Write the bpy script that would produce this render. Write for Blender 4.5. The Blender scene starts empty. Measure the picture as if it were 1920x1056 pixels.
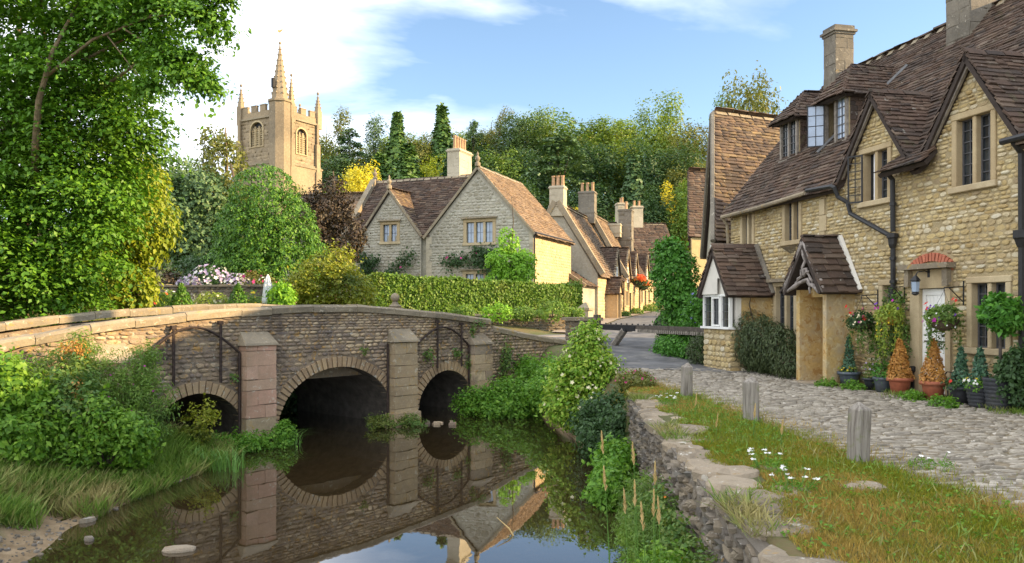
# Village bridge and cottages by a brook: every length is in metres, z = 0 is the water level.
import bpy, math, random
import numpy as np
from mathutils import Matrix, Vector
from mathutils.geometry import tessellate_polygon

sc = bpy.context.scene
COL = sc.collection
R = math.radians
RND = random.Random(7)
NR = np.random.default_rng(11)

# ---------------------------------------------------------------- camera
FPX = 1500.0                       # focal length in pixels of a 1920 px wide picture
cam_d = bpy.data.cameras.new('camera')
cam = bpy.data.objects.new('camera', cam_d); COL.objects.link(cam)
cam_d.sensor_fit = 'HORIZONTAL'; cam_d.sensor_width = 36.0
cam_d.lens = 36.0 * FPX / 1920.0
cam_d.shift_y = 52.0 / 1920.0
cam_d.clip_start = 0.1; cam_d.clip_end = 3000.0
cam.location = (0, 0, 3.0); cam.rotation_euler = (R(90), 0, 0)
sc.camera = cam

# ---------------------------------------------------------------- sky, sun, exposure
SUN_EL, SUN_AZ = 22.0, -5.0       # elevation; azimuth counted from +X towards +Y
wd = bpy.data.worlds.new('World'); sc.world = wd; wd.use_nodes = True
def build_world():
    nt = wd.node_tree; nt.nodes.clear()
    def n(t, **k):
        o = nt.nodes.new(t)
        for a, b in k.items(): setattr(o, a, b)
        return o
    L = nt.links.new
    out = n('ShaderNodeOutputWorld'); bg = n('ShaderNodeBackground'); bg.inputs[1].default_value = 0.115
    L(bg.outputs[0], out.inputs[0])
    sky = n('ShaderNodeTexSky', sky_type='NISHITA', sun_disc=False, sun_elevation=R(SUN_EL),
            sun_rotation=R(90.0 - SUN_AZ), altitude=80.0, air_density=1.0, dust_density=0.2, ozone_density=1.6)
    tc = n('ShaderNodeTexCoord'); sep = n('ShaderNodeSeparateXYZ'); L(tc.outputs['Generated'], sep.inputs[0])
    def math_(op, a, b=None, clamp=False):
        m = n('ShaderNodeMath', operation=op, use_clamp=clamp)
        for i, v in enumerate((a, b)):
            if v is None: continue
            if hasattr(v, 'default_value'): L(v, m.inputs[i])
            else: m.inputs[i].default_value = v
        return m.outputs[0]
    # clouds on a high flat layer: direction / (height + small)
    zz = math_('ADD', math_('MAXIMUM', sep.outputs[2], 0.0), 0.12)
    cx = math_('DIVIDE', sep.outputs[0], zz); cy = math_('DIVIDE', sep.outputs[1], zz)
    comb = n('ShaderNodeCombineXYZ'); L(cx, comb.inputs[0]); L(cy, comb.inputs[1])
    mp = n('ShaderNodeMapping'); L(comb.outputs[0], mp.inputs[0])
    mp.inputs['Location'].default_value = (1.7, 0.55, 0.0); mp.inputs['Rotation'].default_value = (0, 0, R(-14)); mp.inputs['Scale'].default_value = (0.55, 0.9, 1)
    nz = n('ShaderNodeTexNoise'); L(mp.outputs[0], nz.inputs['Vector'])
    nz.inputs['Scale'].default_value = 0.9; nz.inputs['Detail'].default_value = 7.0; nz.inputs['Roughness'].default_value = 0.52; nz.inputs['Distortion'].default_value = 0.35
    # cloud denser to the left (west); extra behind the view added as fill light
    west = math_('ADD', math_('MULTIPLY', sep.outputs[0], -0.35), math_('MULTIPLY', math_('SUBTRACT', 0.9, sep.outputs[1]), 0.09))
    cov = math_('ADD', math_('ADD', nz.outputs[0], west), math_('SUBTRACT', math_('MULTIPLY', math_('MAXIMUM', sep.outputs[2], 0.0), 0.5), 0.075))  # cover thickened overhead, out of view, to fill the shaded foreground
    rp = n('ShaderNodeValToRGB'); L(cov, rp.inputs[0])
    rp.color_ramp.elements[0].position = 0.57; rp.color_ramp.elements[0].color = (0, 0, 0, 1)
    rp.color_ramp.elements[1].position = 0.76; rp.color_ramp.elements[1].color = (1, 1, 1, 1)
    mx = n('ShaderNodeMix', data_type='RGBA'); 
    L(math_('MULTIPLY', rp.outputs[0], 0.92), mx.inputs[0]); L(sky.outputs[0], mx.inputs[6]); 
    nz2 = n('ShaderNodeTexNoise'); L(mp.outputs[0], nz2.inputs['Vector']); nz2.inputs['Scale'].default_value = 2.6; nz2.inputs['Detail'].default_value = 6.0; nz2.inputs['Roughness'].default_value = 0.6; nz2.inputs['Distortion'].default_value = 0.5
    rc = n('ShaderNodeValToRGB'); L(nz2.outputs[0], rc.inputs[0]); rc.color_ramp.elements[0].position = 0.36; rc.color_ramp.elements[0].color = (.34, .38, .45, 1); rc.color_ramp.elements[1].position = 0.66; rc.color_ramp.elements[1].color = (1, 1, 1, 1)
    vm = n('ShaderNodeMix', data_type='RGBA', blend_type='MULTIPLY'); vm.inputs[0].default_value = 1.0; vm.clamp_result = False; L(rc.outputs[0], vm.inputs[6]); vm.inputs[7].default_value = (12.5, 12.4, 12.4, 1)  # cloud radiance, raised so the unseen deck lights the shade
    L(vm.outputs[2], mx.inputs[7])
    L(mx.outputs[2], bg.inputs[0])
build_world()
sun_d = bpy.data.lights.new('sun', 'SUN'); sun = bpy.data.objects.new('sun', sun_d); COL.objects.link(sun)
sun_d.energy = 5.0; sun_d.angle = R(0.6); sun_d.color = (1.0, 0.72, 0.38)
sun.rotation_euler = Vector((math.cos(R(SUN_AZ)) * math.cos(R(SUN_EL)), math.sin(R(SUN_AZ)) * math.cos(R(SUN_EL)), math.sin(R(SUN_EL)))).to_track_quat('Z', 'Y').to_euler()
sun.location = (60, -5, 25)
vs = sc.view_settings; vs.view_transform = 'Standard'; vs.look = 'None'; vs.exposure = 1.27; vs.gamma = 1.0; vs.use_curve_mapping = False
sc.cycles.max_bounces = 6; sc.cycles.transparent_max_bounces = 8; sc.cycles.glossy_bounces = 3; sc.cycles.diffuse_bounces = 3

# ---------------------------------------------------------------- object helpers
def link(o, parent=None):
    COL.objects.link(o)
    if parent is not None: o.parent = parent
    return o
def tag(o, label=None, cat=None, group=None, kind=None):
    if label: o['label'] = label
    if cat: o['category'] = cat
    if group: o['group'] = group
    if kind: o['kind'] = kind
    return o
def empty(name, loc=(0, 0, 0), rz=0.0, label=None, cat=None, group=None, parent=None):
    o = bpy.data.objects.new(name, None); o.location = loc; o.rotation_euler = (0, 0, rz); o.empty_display_size = 0.2
    link(o, parent); return tag(o, label, cat, group)
def world_of(o):
    m = o.matrix_basis.copy()
    while o.parent: o = o.parent; m = o.matrix_basis @ m
    return m
def copy_tree(o, parent=None):
    c = o.copy(); COL.objects.link(c); c.parent = parent
    for ch in list(o.children): copy_tree(ch, c)
    return c
def np_mesh(name, V, loops, totals):
    me = bpy.data.meshes.new(name)
    me.vertices.add(len(V)); me.vertices.foreach_set('co', np.ascontiguousarray(V, dtype=np.float32).ravel())
    me.loops.add(len(loops)); me.loops.foreach_set('vertex_index', np.ascontiguousarray(loops, dtype=np.int32))
    st = np.zeros(len(totals), dtype=np.int32); st[1:] = np.cumsum(totals)[:-1]
    me.polygons.add(len(totals)); me.polygons.foreach_set('loop_start', st)
    me.update(calc_edges=True)
    return me
def join_mesh(name, variants, idx, M):
    """many copies of a few unit meshes, joined into one mesh (M: n x 4 x 4)"""
    Vs, L, T, off = [], [], [], 0
    for k, (V, F) in enumerate(variants):
        sel = np.nonzero(idx == k)[0]
        if not len(sel): continue
        m = M[sel]; V = np.asarray(V, float)
        P = np.einsum('nij,vj->nvi', m[:, :3, :3], V) + m[:, None, :3, 3]
        fl = np.concatenate([np.asarray(f) for f in F]); ft = np.array([len(f) for f in F])
        L.append((fl[None, :] + (off + np.arange(len(sel)) * len(V))[:, None]).ravel()); T.append(np.tile(ft, len(sel)))
        Vs.append(P.reshape(-1, 3)); off += len(sel) * len(V)
    if not Vs: return None
    return np_mesh(name, np.concatenate(Vs), np.concatenate(L), np.concatenate(T))
def obj(name, me, m=None, parent=None, smooth=False):
    if m is not None: me.materials.append(m)
    if smooth: me.polygons.foreach_set('use_smooth', [True] * len(me.polygons))
    return link(bpy.data.objects.new(name, me), parent)

class MB:
    """collects simple solids into one mesh"""
    def __init__(s): s.v = []; s.f = []
    def add(s, V, F):
        o = len(s.v); s.v += [tuple(p) for p in V]; s.f += [tuple(i + o for i in f) for f in F]; return s
    def box(s, x0, x1, y0, y1, z0, z1, jit=0.0):
        V = [(x, y, z) for z in (z0, z1) for y in (y0, y1) for x in (x0, x1)]
        if jit: V = [tuple(c + RND.uniform(-jit, jit) for c in p) for p in V]
        return s.add(V, [(0, 2, 3, 1), (4, 5, 7, 6), (0, 1, 5, 4), (2, 6, 7, 3), (0, 4, 6, 2), (1, 3, 7, 5)])
    def prism(s, poly, y0, y1):
        """(x, z) outline, counter-clockwise seen from -y, pushed from y0 to y1"""
        n = len(poly)
        V = [(x, y0, z) for x, z in poly] + [(x, y1, z) for x, z in poly]
        return s.add(V, [tuple(range(n)), tuple(range(2 * n - 1, n - 1, -1))] + [(i, i + n, (i + 1) % n + n, (i + 1) % n) for i in range(n)])
    def prism_z(s, poly, z0, z1, inset=0.0):
        n = len(poly); cx = sum(p[0] for p in poly) / n; cy = sum(p[1] for p in poly) / n
        V = [(x, y, z0) for x, y in poly] + [(cx + (x - cx) * (1 - inset), cy + (y - cy) * (1 - inset), z1) for x, y in poly]
        return s.add(V, [tuple(range(n))[::-1], tuple(range(n, 2 * n))] + [(i, (i + 1) % n, (i + 1) % n + n, i + n) for i in range(n)])
    def tube(s, pts, rad, n=6, cap=True):
        pts = [Vector(p) for p in pts]
        if not hasattr(rad, '__len__'): rad = [rad] * len(pts)
        V, F = [], []; prev = None
        for i, p in enumerate(pts):
            d = (pts[min(i + 1, len(pts) - 1)] - pts[max(i - 1, 0)])
            if d.length < 1e-6: d = Vector((0, 0, 1))
            d.normalize()
            a = (prev - d * prev.dot(d)) if prev is not None else (Vector((0, 0, 1)).cross(d) if abs(d.z) < .9 else Vector((1, 0, 0)).cross(d))
            if a.length < 1e-4: a = Vector((1, 0, 0)).cross(d)
            a.normalize(); prev = a; b = d.cross(a)
            V += [p + (a * math.cos(2 * math.pi * k / n) + b * math.sin(2 * math.pi * k / n)) * rad[i] for k in range(n)]
        for i in range(len(pts) - 1):
            F += [(i * n + k, i * n + (k + 1) % n, (i + 1) * n + (k + 1) % n, (i + 1) * n + k) for k in range(n)]
        if cap: F += [tuple(range(n))[::-1], tuple(range((len(pts) - 1) * n, len(pts) * n))]
        return s.add(V, F)
    def lathe(s, prof, c=(0, 0, 0), n=12, ripple=0.0):
        V, F = [], []
        for r, z in prof:
            V += [(c[0] + r * math.cos(2 * math.pi * (k + .5) / n), c[1] + r * math.sin(2 * math.pi * (k + .5) / n), c[2] + z) for k in range(n)]
        for i in range(len(prof) - 1):
            F += [(i * n + k, i * n + (k + 1) % n, (i + 1) * n + (k + 1) % n, (i + 1) * n + k) for k in range(n)]
        F += [tuple(range(n))[::-1], tuple(range((len(prof) - 1) * n, len(prof) * n))]
        return s.add(V, F)
    def xf(s, M, start=0):
        s.v = s.v[:start] + [tuple(M @ Vector(p)) for p in s.v[start:]]; return s
    def mesh(s, name):
        me = bpy.data.meshes.new(name); me.from_pydata(s.v, [], s.f); me.update(); return me
    def build(s, name, m, parent=None, smooth=False): return obj(name, s.mesh(name), m, parent, smooth)

def wall_face(polys, y0=0.0, reveal=0.22):
    """flat wall in the (x, z) plane at y0 with holes; each hole gets reveals going back by `reveal`"""
    mb = MB()
    pts = [[Vector((x, z, 0)) for x, z in p] for p in polys]
    flat = [q for p in polys for q in p]
    tris = tessellate_polygon(pts)
    V = [(x, y0, z) for x, z in flat]; F = []
    for a, b, c in tris:
        A, B_, C_ = flat[a], flat[b], flat[c]
        ar = (B_[0] - A[0]) * (C_[1] - A[1]) - (B_[1] - A[1]) * (C_[0] - A[0])
        F.append((a, b, c) if ar > 0 else (a, c, b))
    mb.add(V, F)
    for p in polys[1:]:
        n = len(p); mb.add([(x, y0, z) for x, z in p] + [(x, y0 + reveal, z) for x, z in p], [(i, (i + 1) % n, (i + 1) % n + n, i + n) for i in range(n)])
    return mb

# ---------------------------------------------------------------- picked pieces: stones, tiles, setts
def _ivals(polys, b):
    xs = []
    for p in polys:
        n = len(p)
        for i in range(n):
            (x0, z0), (x1, z1) = p[i], p[(i + 1) % n]
            if (z0 <= b) != (z1 <= b): xs.append(x0 + (b - z0) * (x1 - x0) / (z1 - z0))
    xs.sort(); return [(xs[i], xs[i + 1]) for i in range(0, len(xs) - 1, 2)]
def _isect(A, B):
    out = []
    for a0, a1 in A:
        for b0, b1 in B:
            lo, hi = max(a0, b0), min(a1, b1)
            if hi - lo > 0.03: out.append((lo, hi))
    return out
def fill_rows(polys, hr, wr, rng, gap=0.012, b_start=None, b_end=None, slack=False, wave=0.0):
    """rows of rectangles filling the outline polys[0] minus the holes polys[1:]"""
    zs = [z for p in polys[:1] for _, z in p]; b = min(zs) if b_start is None else b_start; top = max(zs) if b_end is None else b_end
    out = []
    while b < top - 0.02:
        h = rng.uniform(*hr); h = min(h, top - b)
        iv = _ivals(polys, b + h * .5)
        if not slack: iv = _isect(_isect(_ivals(polys, b + h * .08), iv), _ivals(polys, b + h * .92))
        for a0, a1 in iv:
            a = a0
            while a < a1 - 0.02:
                w = rng.uniform(*wr)
                if a1 - (a + w) < wr[0] * .6: w = a1 - a
                dh = rng.uniform(-wave, wave)
                out.append((a + gap / 2, a + w - gap / 2, b + gap / 2 + min(0, dh), b + h - gap / 2 + dh)); a += w
        b += h
    return out
def unit_stone(rng, k=8, rough=0.10, bevel=0.22, sq=0.62, relief=1.0):
    """irregular cushion stone, unit size, front towards +z"""
    ang = [2 * math.pi * (i + .5) / k for i in range(k)]
    ring = []
    for a in ang:
        c, s = math.cos(a), math.sin(a); m = max(abs(c), abs(s)); r = (1 - sq) + sq / m
        q = r * 0.5 * (1 - rng.uniform(0, rough)); ring.append((max(-.5, min(.5, c * q)), max(-.5, min(.5, s * q))))
    V = [(x, y, -.5) for x, y in ring] + [(x, y, .1 + rng.uniform(-.12, .12)) for x, y in ring] + [(x * (1 - bevel), y * (1 - bevel), .42 + relief * rng.uniform(-.2, .16)) for x, y in ring]
    F = [(i, (i + 1) % k, (i + 1) % k + k, i + k) for i in range(k)] + [(i + k, (i + 1) % k + k, (i + 1) % k + 2 * k, i + 2 * k) for i in range(k)]
    V.append((rng.uniform(-.1, .1), rng.uniform(-.1, .1), .46 + relief * rng.uniform(-.14, .1))); c = len(V) - 1
    F += [(i + 2 * k, (i + 1) % k + 2 * k, c) for i in range(k)]
    return np.array(V), F
def unit_block(rng, j=0.035):
    """squared block with chipped arrises (dressed stone, tile)"""
    V = []
    for z, e in ((-.5, 0), (.32, 0), (.5, .045)):
        for x, y in ((-.5, -.5), (0, -.5), (.5, -.5), (.5, .5), (0, .5), (-.5, .5)):
            V.append((x * (1 - e) + rng.uniform(-j, j), y * (1 - e) + rng.uniform(-j, j) * 1.6, z + (rng.uniform(-.12, .12) if z > 0 else 0)))
    F = [(i, (i + 1) % 6, (i + 1) % 6 + 6, i + 6) for i in range(6)] + [(i + 6, (i + 1) % 6 + 6, (i + 1) % 6 + 12, i + 12) for i in range(6)] + [(12, 13, 16, 17), (13, 14, 15, 16)]
    return np.array(V), F
_r = random.Random(3)
STONES = [unit_stone(_r, rough=.16, bevel=.09 + .02 * (i % 4), sq=.84, relief=.55) for i in range(10)]
BLOCKS = [unit_block(_r) for _ in range(8)]
SETTS = [unit_stone(_r, k=7, rough=.26, bevel=.16, sq=.62, relief=1.1) for _ in range(8)]
RUBBLE = [unit_stone(_r, k=6, rough=.30, bevel=.05, sq=.75, relief=1.6) for _ in range(10)]
_unit_me = {}
def unit_mesh(kind, variants, i, m, name):
    key = (kind, i, m.name)
    if key not in _unit_me:
        V, F = variants[i]; me = bpy.data.meshes.new(name); me.from_pydata([tuple(p) for p in V], [], F); me.update(); me.materials.append(m); _unit_me[key] = me
    return _unit_me[key]
CAMP = np.array([0, 0, 3.0])
def pieces(parent, name, kind, variants, O, ea, eb, en, rects, th, m, rng, limit=300, stuff='masonry', proud=0.0, tilt=0.0, turn=0.0, thj=0.3, all_stuff=False):
    """lay rects (a0, a1, b0, b1) on the plane O + a*ea + b*eb (in the parent's frame); the largest in view become objects of their own"""
    if not rects: return
    O, ea, eb, en = [Vector(q) for q in (O, ea, eb, en)]
    n = len(rects); rc = np.array(rects)
    w = rc[:, 1] - rc[:, 0]; h = rc[:, 3] - rc[:, 2]; a = (rc[:, 0] + rc[:, 1]) / 2; b = (rc[:, 2] + rc[:, 3]) / 2
    t = th * (1 + NR.uniform(-thj, thj, n)); idx = NR.integers(0, len(variants), n)
    pr = proud + NR.uniform(-.15, .15, n) * th
    E = np.array([list(ea), list(eb), list(en)])
    til = tilt + NR.uniform(-1, 1, n) * (0.25 * abs(tilt) + 0.01)
    tw = NR.uniform(-turn, turn, n)
    ct, st = np.cos(til), np.sin(til); ca, sa = np.cos(tw), np.sin(tw)
    # rotate eb towards en by the tilt, and turn in plane
    Ax = ca[:, None] * E[0] + sa[:, None] * E[1]; Bx = -sa[:, None] * E[0] + ca[:, None] * E[1]
    Bt = ct[:, None] * Bx + st[:, None] * E[2]; Nt = -st[:, None] * Bx + ct[:, None] * E[2]
    M = np.zeros((n, 4, 4)); M[:, 3, 3] = 1
    M[:, :3, 0] = Ax * w[:, None]; M[:, :3, 1] = Bt * h[:, None]; M[:, :3, 2] = Nt * t[:, None]
    M[:, :3, 3] = np.array(list(O)) + a[:, None] * E[0] + b[:, None] * E[1] + pr[:, None] * E[2]
    W = np.array(world_of(parent)); C = (M[:, :3, 3] @ W[:3, :3].T) + W[:3, 3]
    d = C - CAMP; dist = np.linalg.norm(d, axis=1); nw = W[:3, :3] @ E[2]
    px = 960 + FPX * d[:, 0] / np.maximum(d[:, 1], .1); py = 580 - FPX * d[:, 2] / np.maximum(d[:, 1], .1)
    vis = (d[:, 1] > .5) & (px > 5) & (px < 1915) & (py > 0) & (py < 1050)
    face = -(d @ nw) / dist
    score = np.where(vis & (face > 0.02), w * h * face / dist ** 2, -1)
    order = np.argsort(-score); single = [i for i in order[:limit] if score[i] > 0] if not all_stuff else []
    smask = np.zeros(n, bool); smask[single] = True
    for i in single:
        o = bpy.data.objects.new(name, unit_mesh(kind, variants, int(idx[i]), m, name)); o.matrix_basis = Matrix(M[i].tolist()); link(o, parent)
    if (~smask).any():
        me = join_mesh(stuff, variants, idx[~smask], M[~smask]); o = obj(stuff, me, m, parent); o['kind'] = 'stuff'
# ---------------------------------------------------------------- procedural materials
class NT:
    def __init__(s, name):
        s.m = bpy.data.materials.new(name); s.m.use_nodes = True; s.t = s.m.node_tree; s.t.nodes.clear()
    def n(s, t, ins=None, **k):
        o = s.t.nodes.new(t)
        for a, b in k.items(): setattr(o, a, b)
        for a, b in (ins or {}).items():
            if isinstance(b, bpy.types.NodeSocket): s.t.links.new(b, o.inputs[a])
            else: o.inputs[a].default_value = b
        return o
    def math(s, op, a, b=0.0, clamp=False): return s.n('ShaderNodeMath', {0: a, 1: b}, operation=op, use_clamp=clamp).outputs[0]
    def noise(s, vec, scale, detail=3.0, rough=.55, dist=0.0): return s.n('ShaderNodeTexNoise', {'Vector': vec, 'Scale': scale, 'Detail': detail, 'Roughness': rough, 'Distortion': dist}).outputs[0]
    def ramp(s, fac, stops):
        r = s.n('ShaderNodeValToRGB', {0: fac}); e = r.color_ramp.elements
        while len(e) < len(stops): e.new(0.5)
        for q, (p, c) in zip(e, stops): q.position = p; q.color = (*c, 1) if len(c) == 3 else c
        return r.outputs[0]
    def step(s, fac, lo, hi): return s.ramp(fac, [(lo, (0, 0, 0)), (hi, (1, 1, 1))])
    def mix(s, f, a, b, blend='MIX'):
        o = s.n('ShaderNodeMix', data_type='RGBA', blend_type=blend)
        for i, v in ((0, f), (6, a), (7, b)):
            if isinstance(v, bpy.types.NodeSocket): s.t.links.new(v, o.inputs[i])
            else: o.inputs[i].default_value = (*v, 1) if isinstance(v, tuple) and len(v) == 3 else v
        return o.outputs[2]
    def pos(s, scale=(1, 1, 1)):
        g = s.n('ShaderNodeNewGeometry'); return s.n('ShaderNodeMapping', {0: g.outputs['Position'], 3: scale}).outputs[0] if scale != (1, 1, 1) else g.outputs['Position']
    def rand(s):
        g = s.n('ShaderNodeNewGeometry'); o = s.n('ShaderNodeObjectInfo'); return s.math('FRACT', s.math('ADD', g.outputs['Random Per Island'], s.math('MULTIPLY', o.outputs['Random'], 7.31)))
    def bump(s, h, strength=.4, dist=.02): return s.n('ShaderNodeBump', {'Height': h, 'Strength': strength, 'Distance': dist}).outputs[0]
    def out(s, sh): s.t.links.new(sh, s.n('ShaderNodeOutputMaterial').inputs[0]); return s.m
    def pbsdf(s, col, rough=.9, nor=None, spec=.3, metal=0.0):
        i = {'Base Color': col if isinstance(col, bpy.types.NodeSocket) else (*col, 1), 'Roughness': rough, 'Specular IOR Level': spec, 'Metallic': metal}
        if nor is not None: i['Normal'] = nor
        return s.n('ShaderNodeBsdfPrincipled', i).outputs[0]

def stone_mat(name, cols, stain=(.05, .045, .04), stain_amt=.5, lichen=((.42, .40, .33), .60), lichen2=((.45, .25, .06), .66), moss=None, grain=.25, bump=.5, bs=26.0, stain_scale=.7, rough=.92):
    t = NT(name); p = t.pos(); r = t.rand()
    k = len(cols); base = t.ramp(r, [((i + .0) / max(1, k - 1), c) for i, c in enumerate(cols)])
    fine = t.noise(p, bs, 5, .65); mid = t.noise(p, 5.0, 4, .6); big = t.noise(p, stain_scale, 4, .62, .4)
    c = t.mix(grain, base, t.ramp(fine, [(.25, (.25, .25, .25)), (.75, (1, 1, 1))]), 'OVERLAY')
    c = t.mix(t.math('MULTIPLY', t.step(t.math('ADD', t.math('MULTIPLY', big, .7), t.math('MULTIPLY', mid, .3)), .44, .66), stain_amt), c, stain)
    if lichen: c = t.mix(t.math('MULTIPLY', t.step(t.noise(p, 9.0, 4, .6, .6), lichen[1], lichen[1] + .06), .8), c, lichen[0])
    if lichen2: c = t.mix(t.math('MULTIPLY', t.step(t.noise(t.pos((1.03, .97, 1.0)), 6.3, 4, .62, .8), lichen2[1], lichen2[1] + .07), .75), c, lichen2[0])
    if moss: c = t.mix(t.math('MULTIPLY', t.step(t.noise(t.pos((.9, 1.1, .8)), 3.1, 5, .65), moss[1], moss[1] + .1), .8), c, moss[0])
    h = t.math('ADD', t.math('MULTIPLY', fine, .6), mid)
    return t.out(t.pbsdf(c, rough, t.bump(h, bump, .03)))
def plain(name, col, rough=.7, var=.25, scale=8.0, bump=.15, spec=.3, metal=0.0, dirt=None):
    t = NT(name); p = t.pos(); nz = t.noise(p, scale, 4, .6)
    lo = tuple(c * (1 - var) for c in col); hi = tuple(min(1, c * (1 + var)) for c in col)
    c = t.ramp(nz, [(.3, lo), (.7, hi)])
    if dirt: c = t.mix(t.math('MULTIPLY', t.step(t.noise(p, 1.9, 5, .65, .5), .5, .68), dirt[1]), c, dirt[0])
    return t.out(t.pbsdf(c, rough, t.bump(t.noise(p, scale * 4, 4, .6), bump, .01), spec, metal))
FOL = 1.65
def leaf_mat(name, cols, patch=None, trans=.34, rough=.5, patch_scale=.5, spec=.35):
    t = NT(name); r = t.rand(); p = t.pos(); cols = [tuple(min(.9, v * FOL) if name[:5] != 'petal' else v for v in q) for q in cols]
    k = len(cols); c = t.ramp(r, [(i / max(1, k - 1), q) for i, q in enumerate(cols)])
    if patch:
        f = t.step(t.noise(p, patch_scale, 3, .55), patch[1], patch[1] + .14); c = t.mix(t.math('MULTIPLY', f, patch[2] if len(patch) > 2 else .8), c, patch[0])
    d = t.pbsdf(c, rough, None, spec)
    tr = t.n('ShaderNodeBsdfTranslucent', {0: t.mix(.5, c, t.mix(1.0, c, (1.0, 1.0, .35), 'MULTIPLY'))}).outputs[0]
    return t.out(t.n('ShaderNodeMixShader', {0: trans, 1: d, 2: tr}).outputs[0])

M = {}
# cottage rubble: cream and honey coloured
M['rubble'] = stone_mat('cottage_rubble', [(.41, .31, .145), (.51, .405, .21), (.36, .255, .11), (.55, .465, .285), (.46, .355, .18), (.60, .545, .41), (.40, .295, .14), (.49, .38, .18), (.29, .225, .14)], stain=(.22, .15, .07), stain_amt=.35, lichen=((.58, .55, .45), .68), lichen2=((.45, .22, .05), .70), bump=.6)
M['mortar'] = stone_mat('lime_mortar', [(.33, .26, .145), (.35, .28, .16)], stain=(.25, .19, .11), stain_amt=.4, lichen=None, lichen2=None, bump=.7, bs=40)
M['dressed'] = stone_mat('dressed_stone', [(.43, .34, .20), (.47, .39, .25), (.40, .31, .18)], stain=(.25, .17, .09), stain_amt=.55, lichen=((.45, .42, .34), .70), lichen2=((.42, .2, .05), .70), bump=.2, bs=60)
M['plaster'] = stone_mat('porch_limewash', [(.46, .32, .13), (.46, .32, .13)], stain=(.36, .33, .27), stain_amt=.8, lichen=((.54, .44, .26), .56), lichen2=((.34, .18, .05), .56), bump=.4, bs=18, stain_scale=1.3)
M['tile'] = stone_mat('stone_roof_tile', [(.066, .045, .034), (.10, .064, .045), (.048, .037, .031), (.125, .080, .054), (.080, .052, .038), (.09, .055, .038), (.15, .11, .08), (.056, .041, .034)], stain=(.03, .027, .023), stain_amt=.55, moss=((.085, .075, .04), .60), lichen=((.36, .34, .29), .66), lichen2=((.20, .13, .06), .66), bump=.7, bs=34)
M['tile_old'] = stone_mat('sun_patch_lichen_tile', [(.085, .06, .045), (.12, .08, .055), (.06, .046, .038), (.15, .10, .065), (.10, .07, .05), (.20, .14, .075), (.10, .07, .05), (.07, .05, .04)], stain=(.03, .026, .022), stain_amt=.5, lichen=((.42, .38, .28), .66), lichen2=((.33, .22, .08), .63), bump=.5, bs=34)  # some yellow tiles and lichen stand in for patches of sun
M['tile_warm'] = stone_mat('warm_roof_tile', [(.17, .115, .075), (.22, .15, .095), (.13, .09, .062), (.19, .135, .09), (.25, .18, .115)], stain=(.07, .055, .042), stain_amt=.55, lichen=((.36, .31, .23), .64), lichen2=((.28, .20, .08), .64), bump=.4, bs=14, stain_scale=.35)
M['roof_bed'] = plain('roof_underlay', (.05, .038, .032), .95)
M['bridge'] = stone_mat('bridge_stone', [(.37, .275, .17), (.24, .185, .14), (.45, .335, .20), (.31, .23, .155), (.19, .155, .13), (.50, .39, .25), (.38, .285, .18), (.28, .22, .17)], stain=(.06, .046, .044), stain_amt=.85, lichen=((.44, .38, .29), .63), lichen2=((.46, .26, .07), .585), moss=((.10, .11, .03), .66), bump=.8, stain_scale=.6)
M['bridge_mortar'] = stone_mat('bridge_mortar', [(.26, .20, .135), (.26, .2, .135)], stain=(.09, .072, .064), stain_amt=.7, lichen2=((.30, .19, .07), .58), bump=.8, bs=40)
M['arch'] = stone_mat('arch_stone', [(.36, .255, .145), (.42, .30, .17), (.31, .215, .125), (.39, .28, .165)], stain=(.12, .085, .06), stain_amt=.5, bump=.4)
M['coping'] = stone_mat('coping_stone', [(.25, .205, .14), (.29, .24, .165), (.22, .18, .125)], stain=(.11, .095, .072), stain_amt=.55, lichen=((.45, .40, .30), .60), lichen2=((.38, .25, .07), .60), bump=.5)
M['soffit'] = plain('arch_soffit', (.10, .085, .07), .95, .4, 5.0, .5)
M['pink'] = stone_mat('pink_pier_block', [(.48, .28, .20), (.49, .32, .23), (.43, .25, .175), (.46, .32, .22)], stain=(.26, .19, .12), stain_amt=.6, lichen=((.50, .42, .32), .60), lichen2=((.38, .24, .08), .66), bump=.35)
M['pier'] = stone_mat('buff_pier_block', [(.36, .27, .16), (.40, .31, .19), (.32, .24, .14)], stain=(.14, .11, .08), stain_amt=.5, lichen=((.48, .42, .31), .60), lichen2=((.42, .26, .07), .60), bump=.35)
M['bankwall'] = stone_mat('river_wall_stone', [(.17, .145, .11), (.24, .205, .16), (.12, .105, .09), (.29, .24, .17), (.2, .16, .11), (.15, .14, .12)], stain=(.05, .047, .042), stain_amt=.6, lichen=((.48, .46, .42), .62), lichen2=((.36, .22, .06), .66), moss=((.09, .10, .03), .64), bump=.9, bs=60)
M['slab'] = stone_mat('weathered_slab', [(.31, .25, .175), (.38, .31, .22), (.25, .20, .145)], stain=(.12, .10, .075), stain_amt=.7, lichen=((.58, .54, .46), .62), lichen2=((.38, .25, .10), .62), moss=((.10, .11, .035), .62), bump=1.0, bs=70)
M['sett'] = stone_mat('lane_sett', [(.235, .21, .165), (.32, .285, .23), (.18, .16, .13), (.40, .36, .295), (.275, .245, .195)], stain=(.15, .13, .10), stain_amt=.5, lichen=((.58, .54, .47), .64), lichen2=None, moss=((.13, .11, .045), .72), bump=.6)
M['sett_bed'] = plain('lane_bed', (.20, .165, .115), .97, .35, 14, .7, dirt=((.14, .11, .05), .6))
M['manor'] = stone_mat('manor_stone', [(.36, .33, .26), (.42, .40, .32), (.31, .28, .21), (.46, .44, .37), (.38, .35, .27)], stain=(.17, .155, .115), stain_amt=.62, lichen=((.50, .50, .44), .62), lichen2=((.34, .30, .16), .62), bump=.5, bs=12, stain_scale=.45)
M['manor_mortar'] = plain('manor_mortar', (.40, .37, .30), .95, .2, 5.0, .4)
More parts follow.
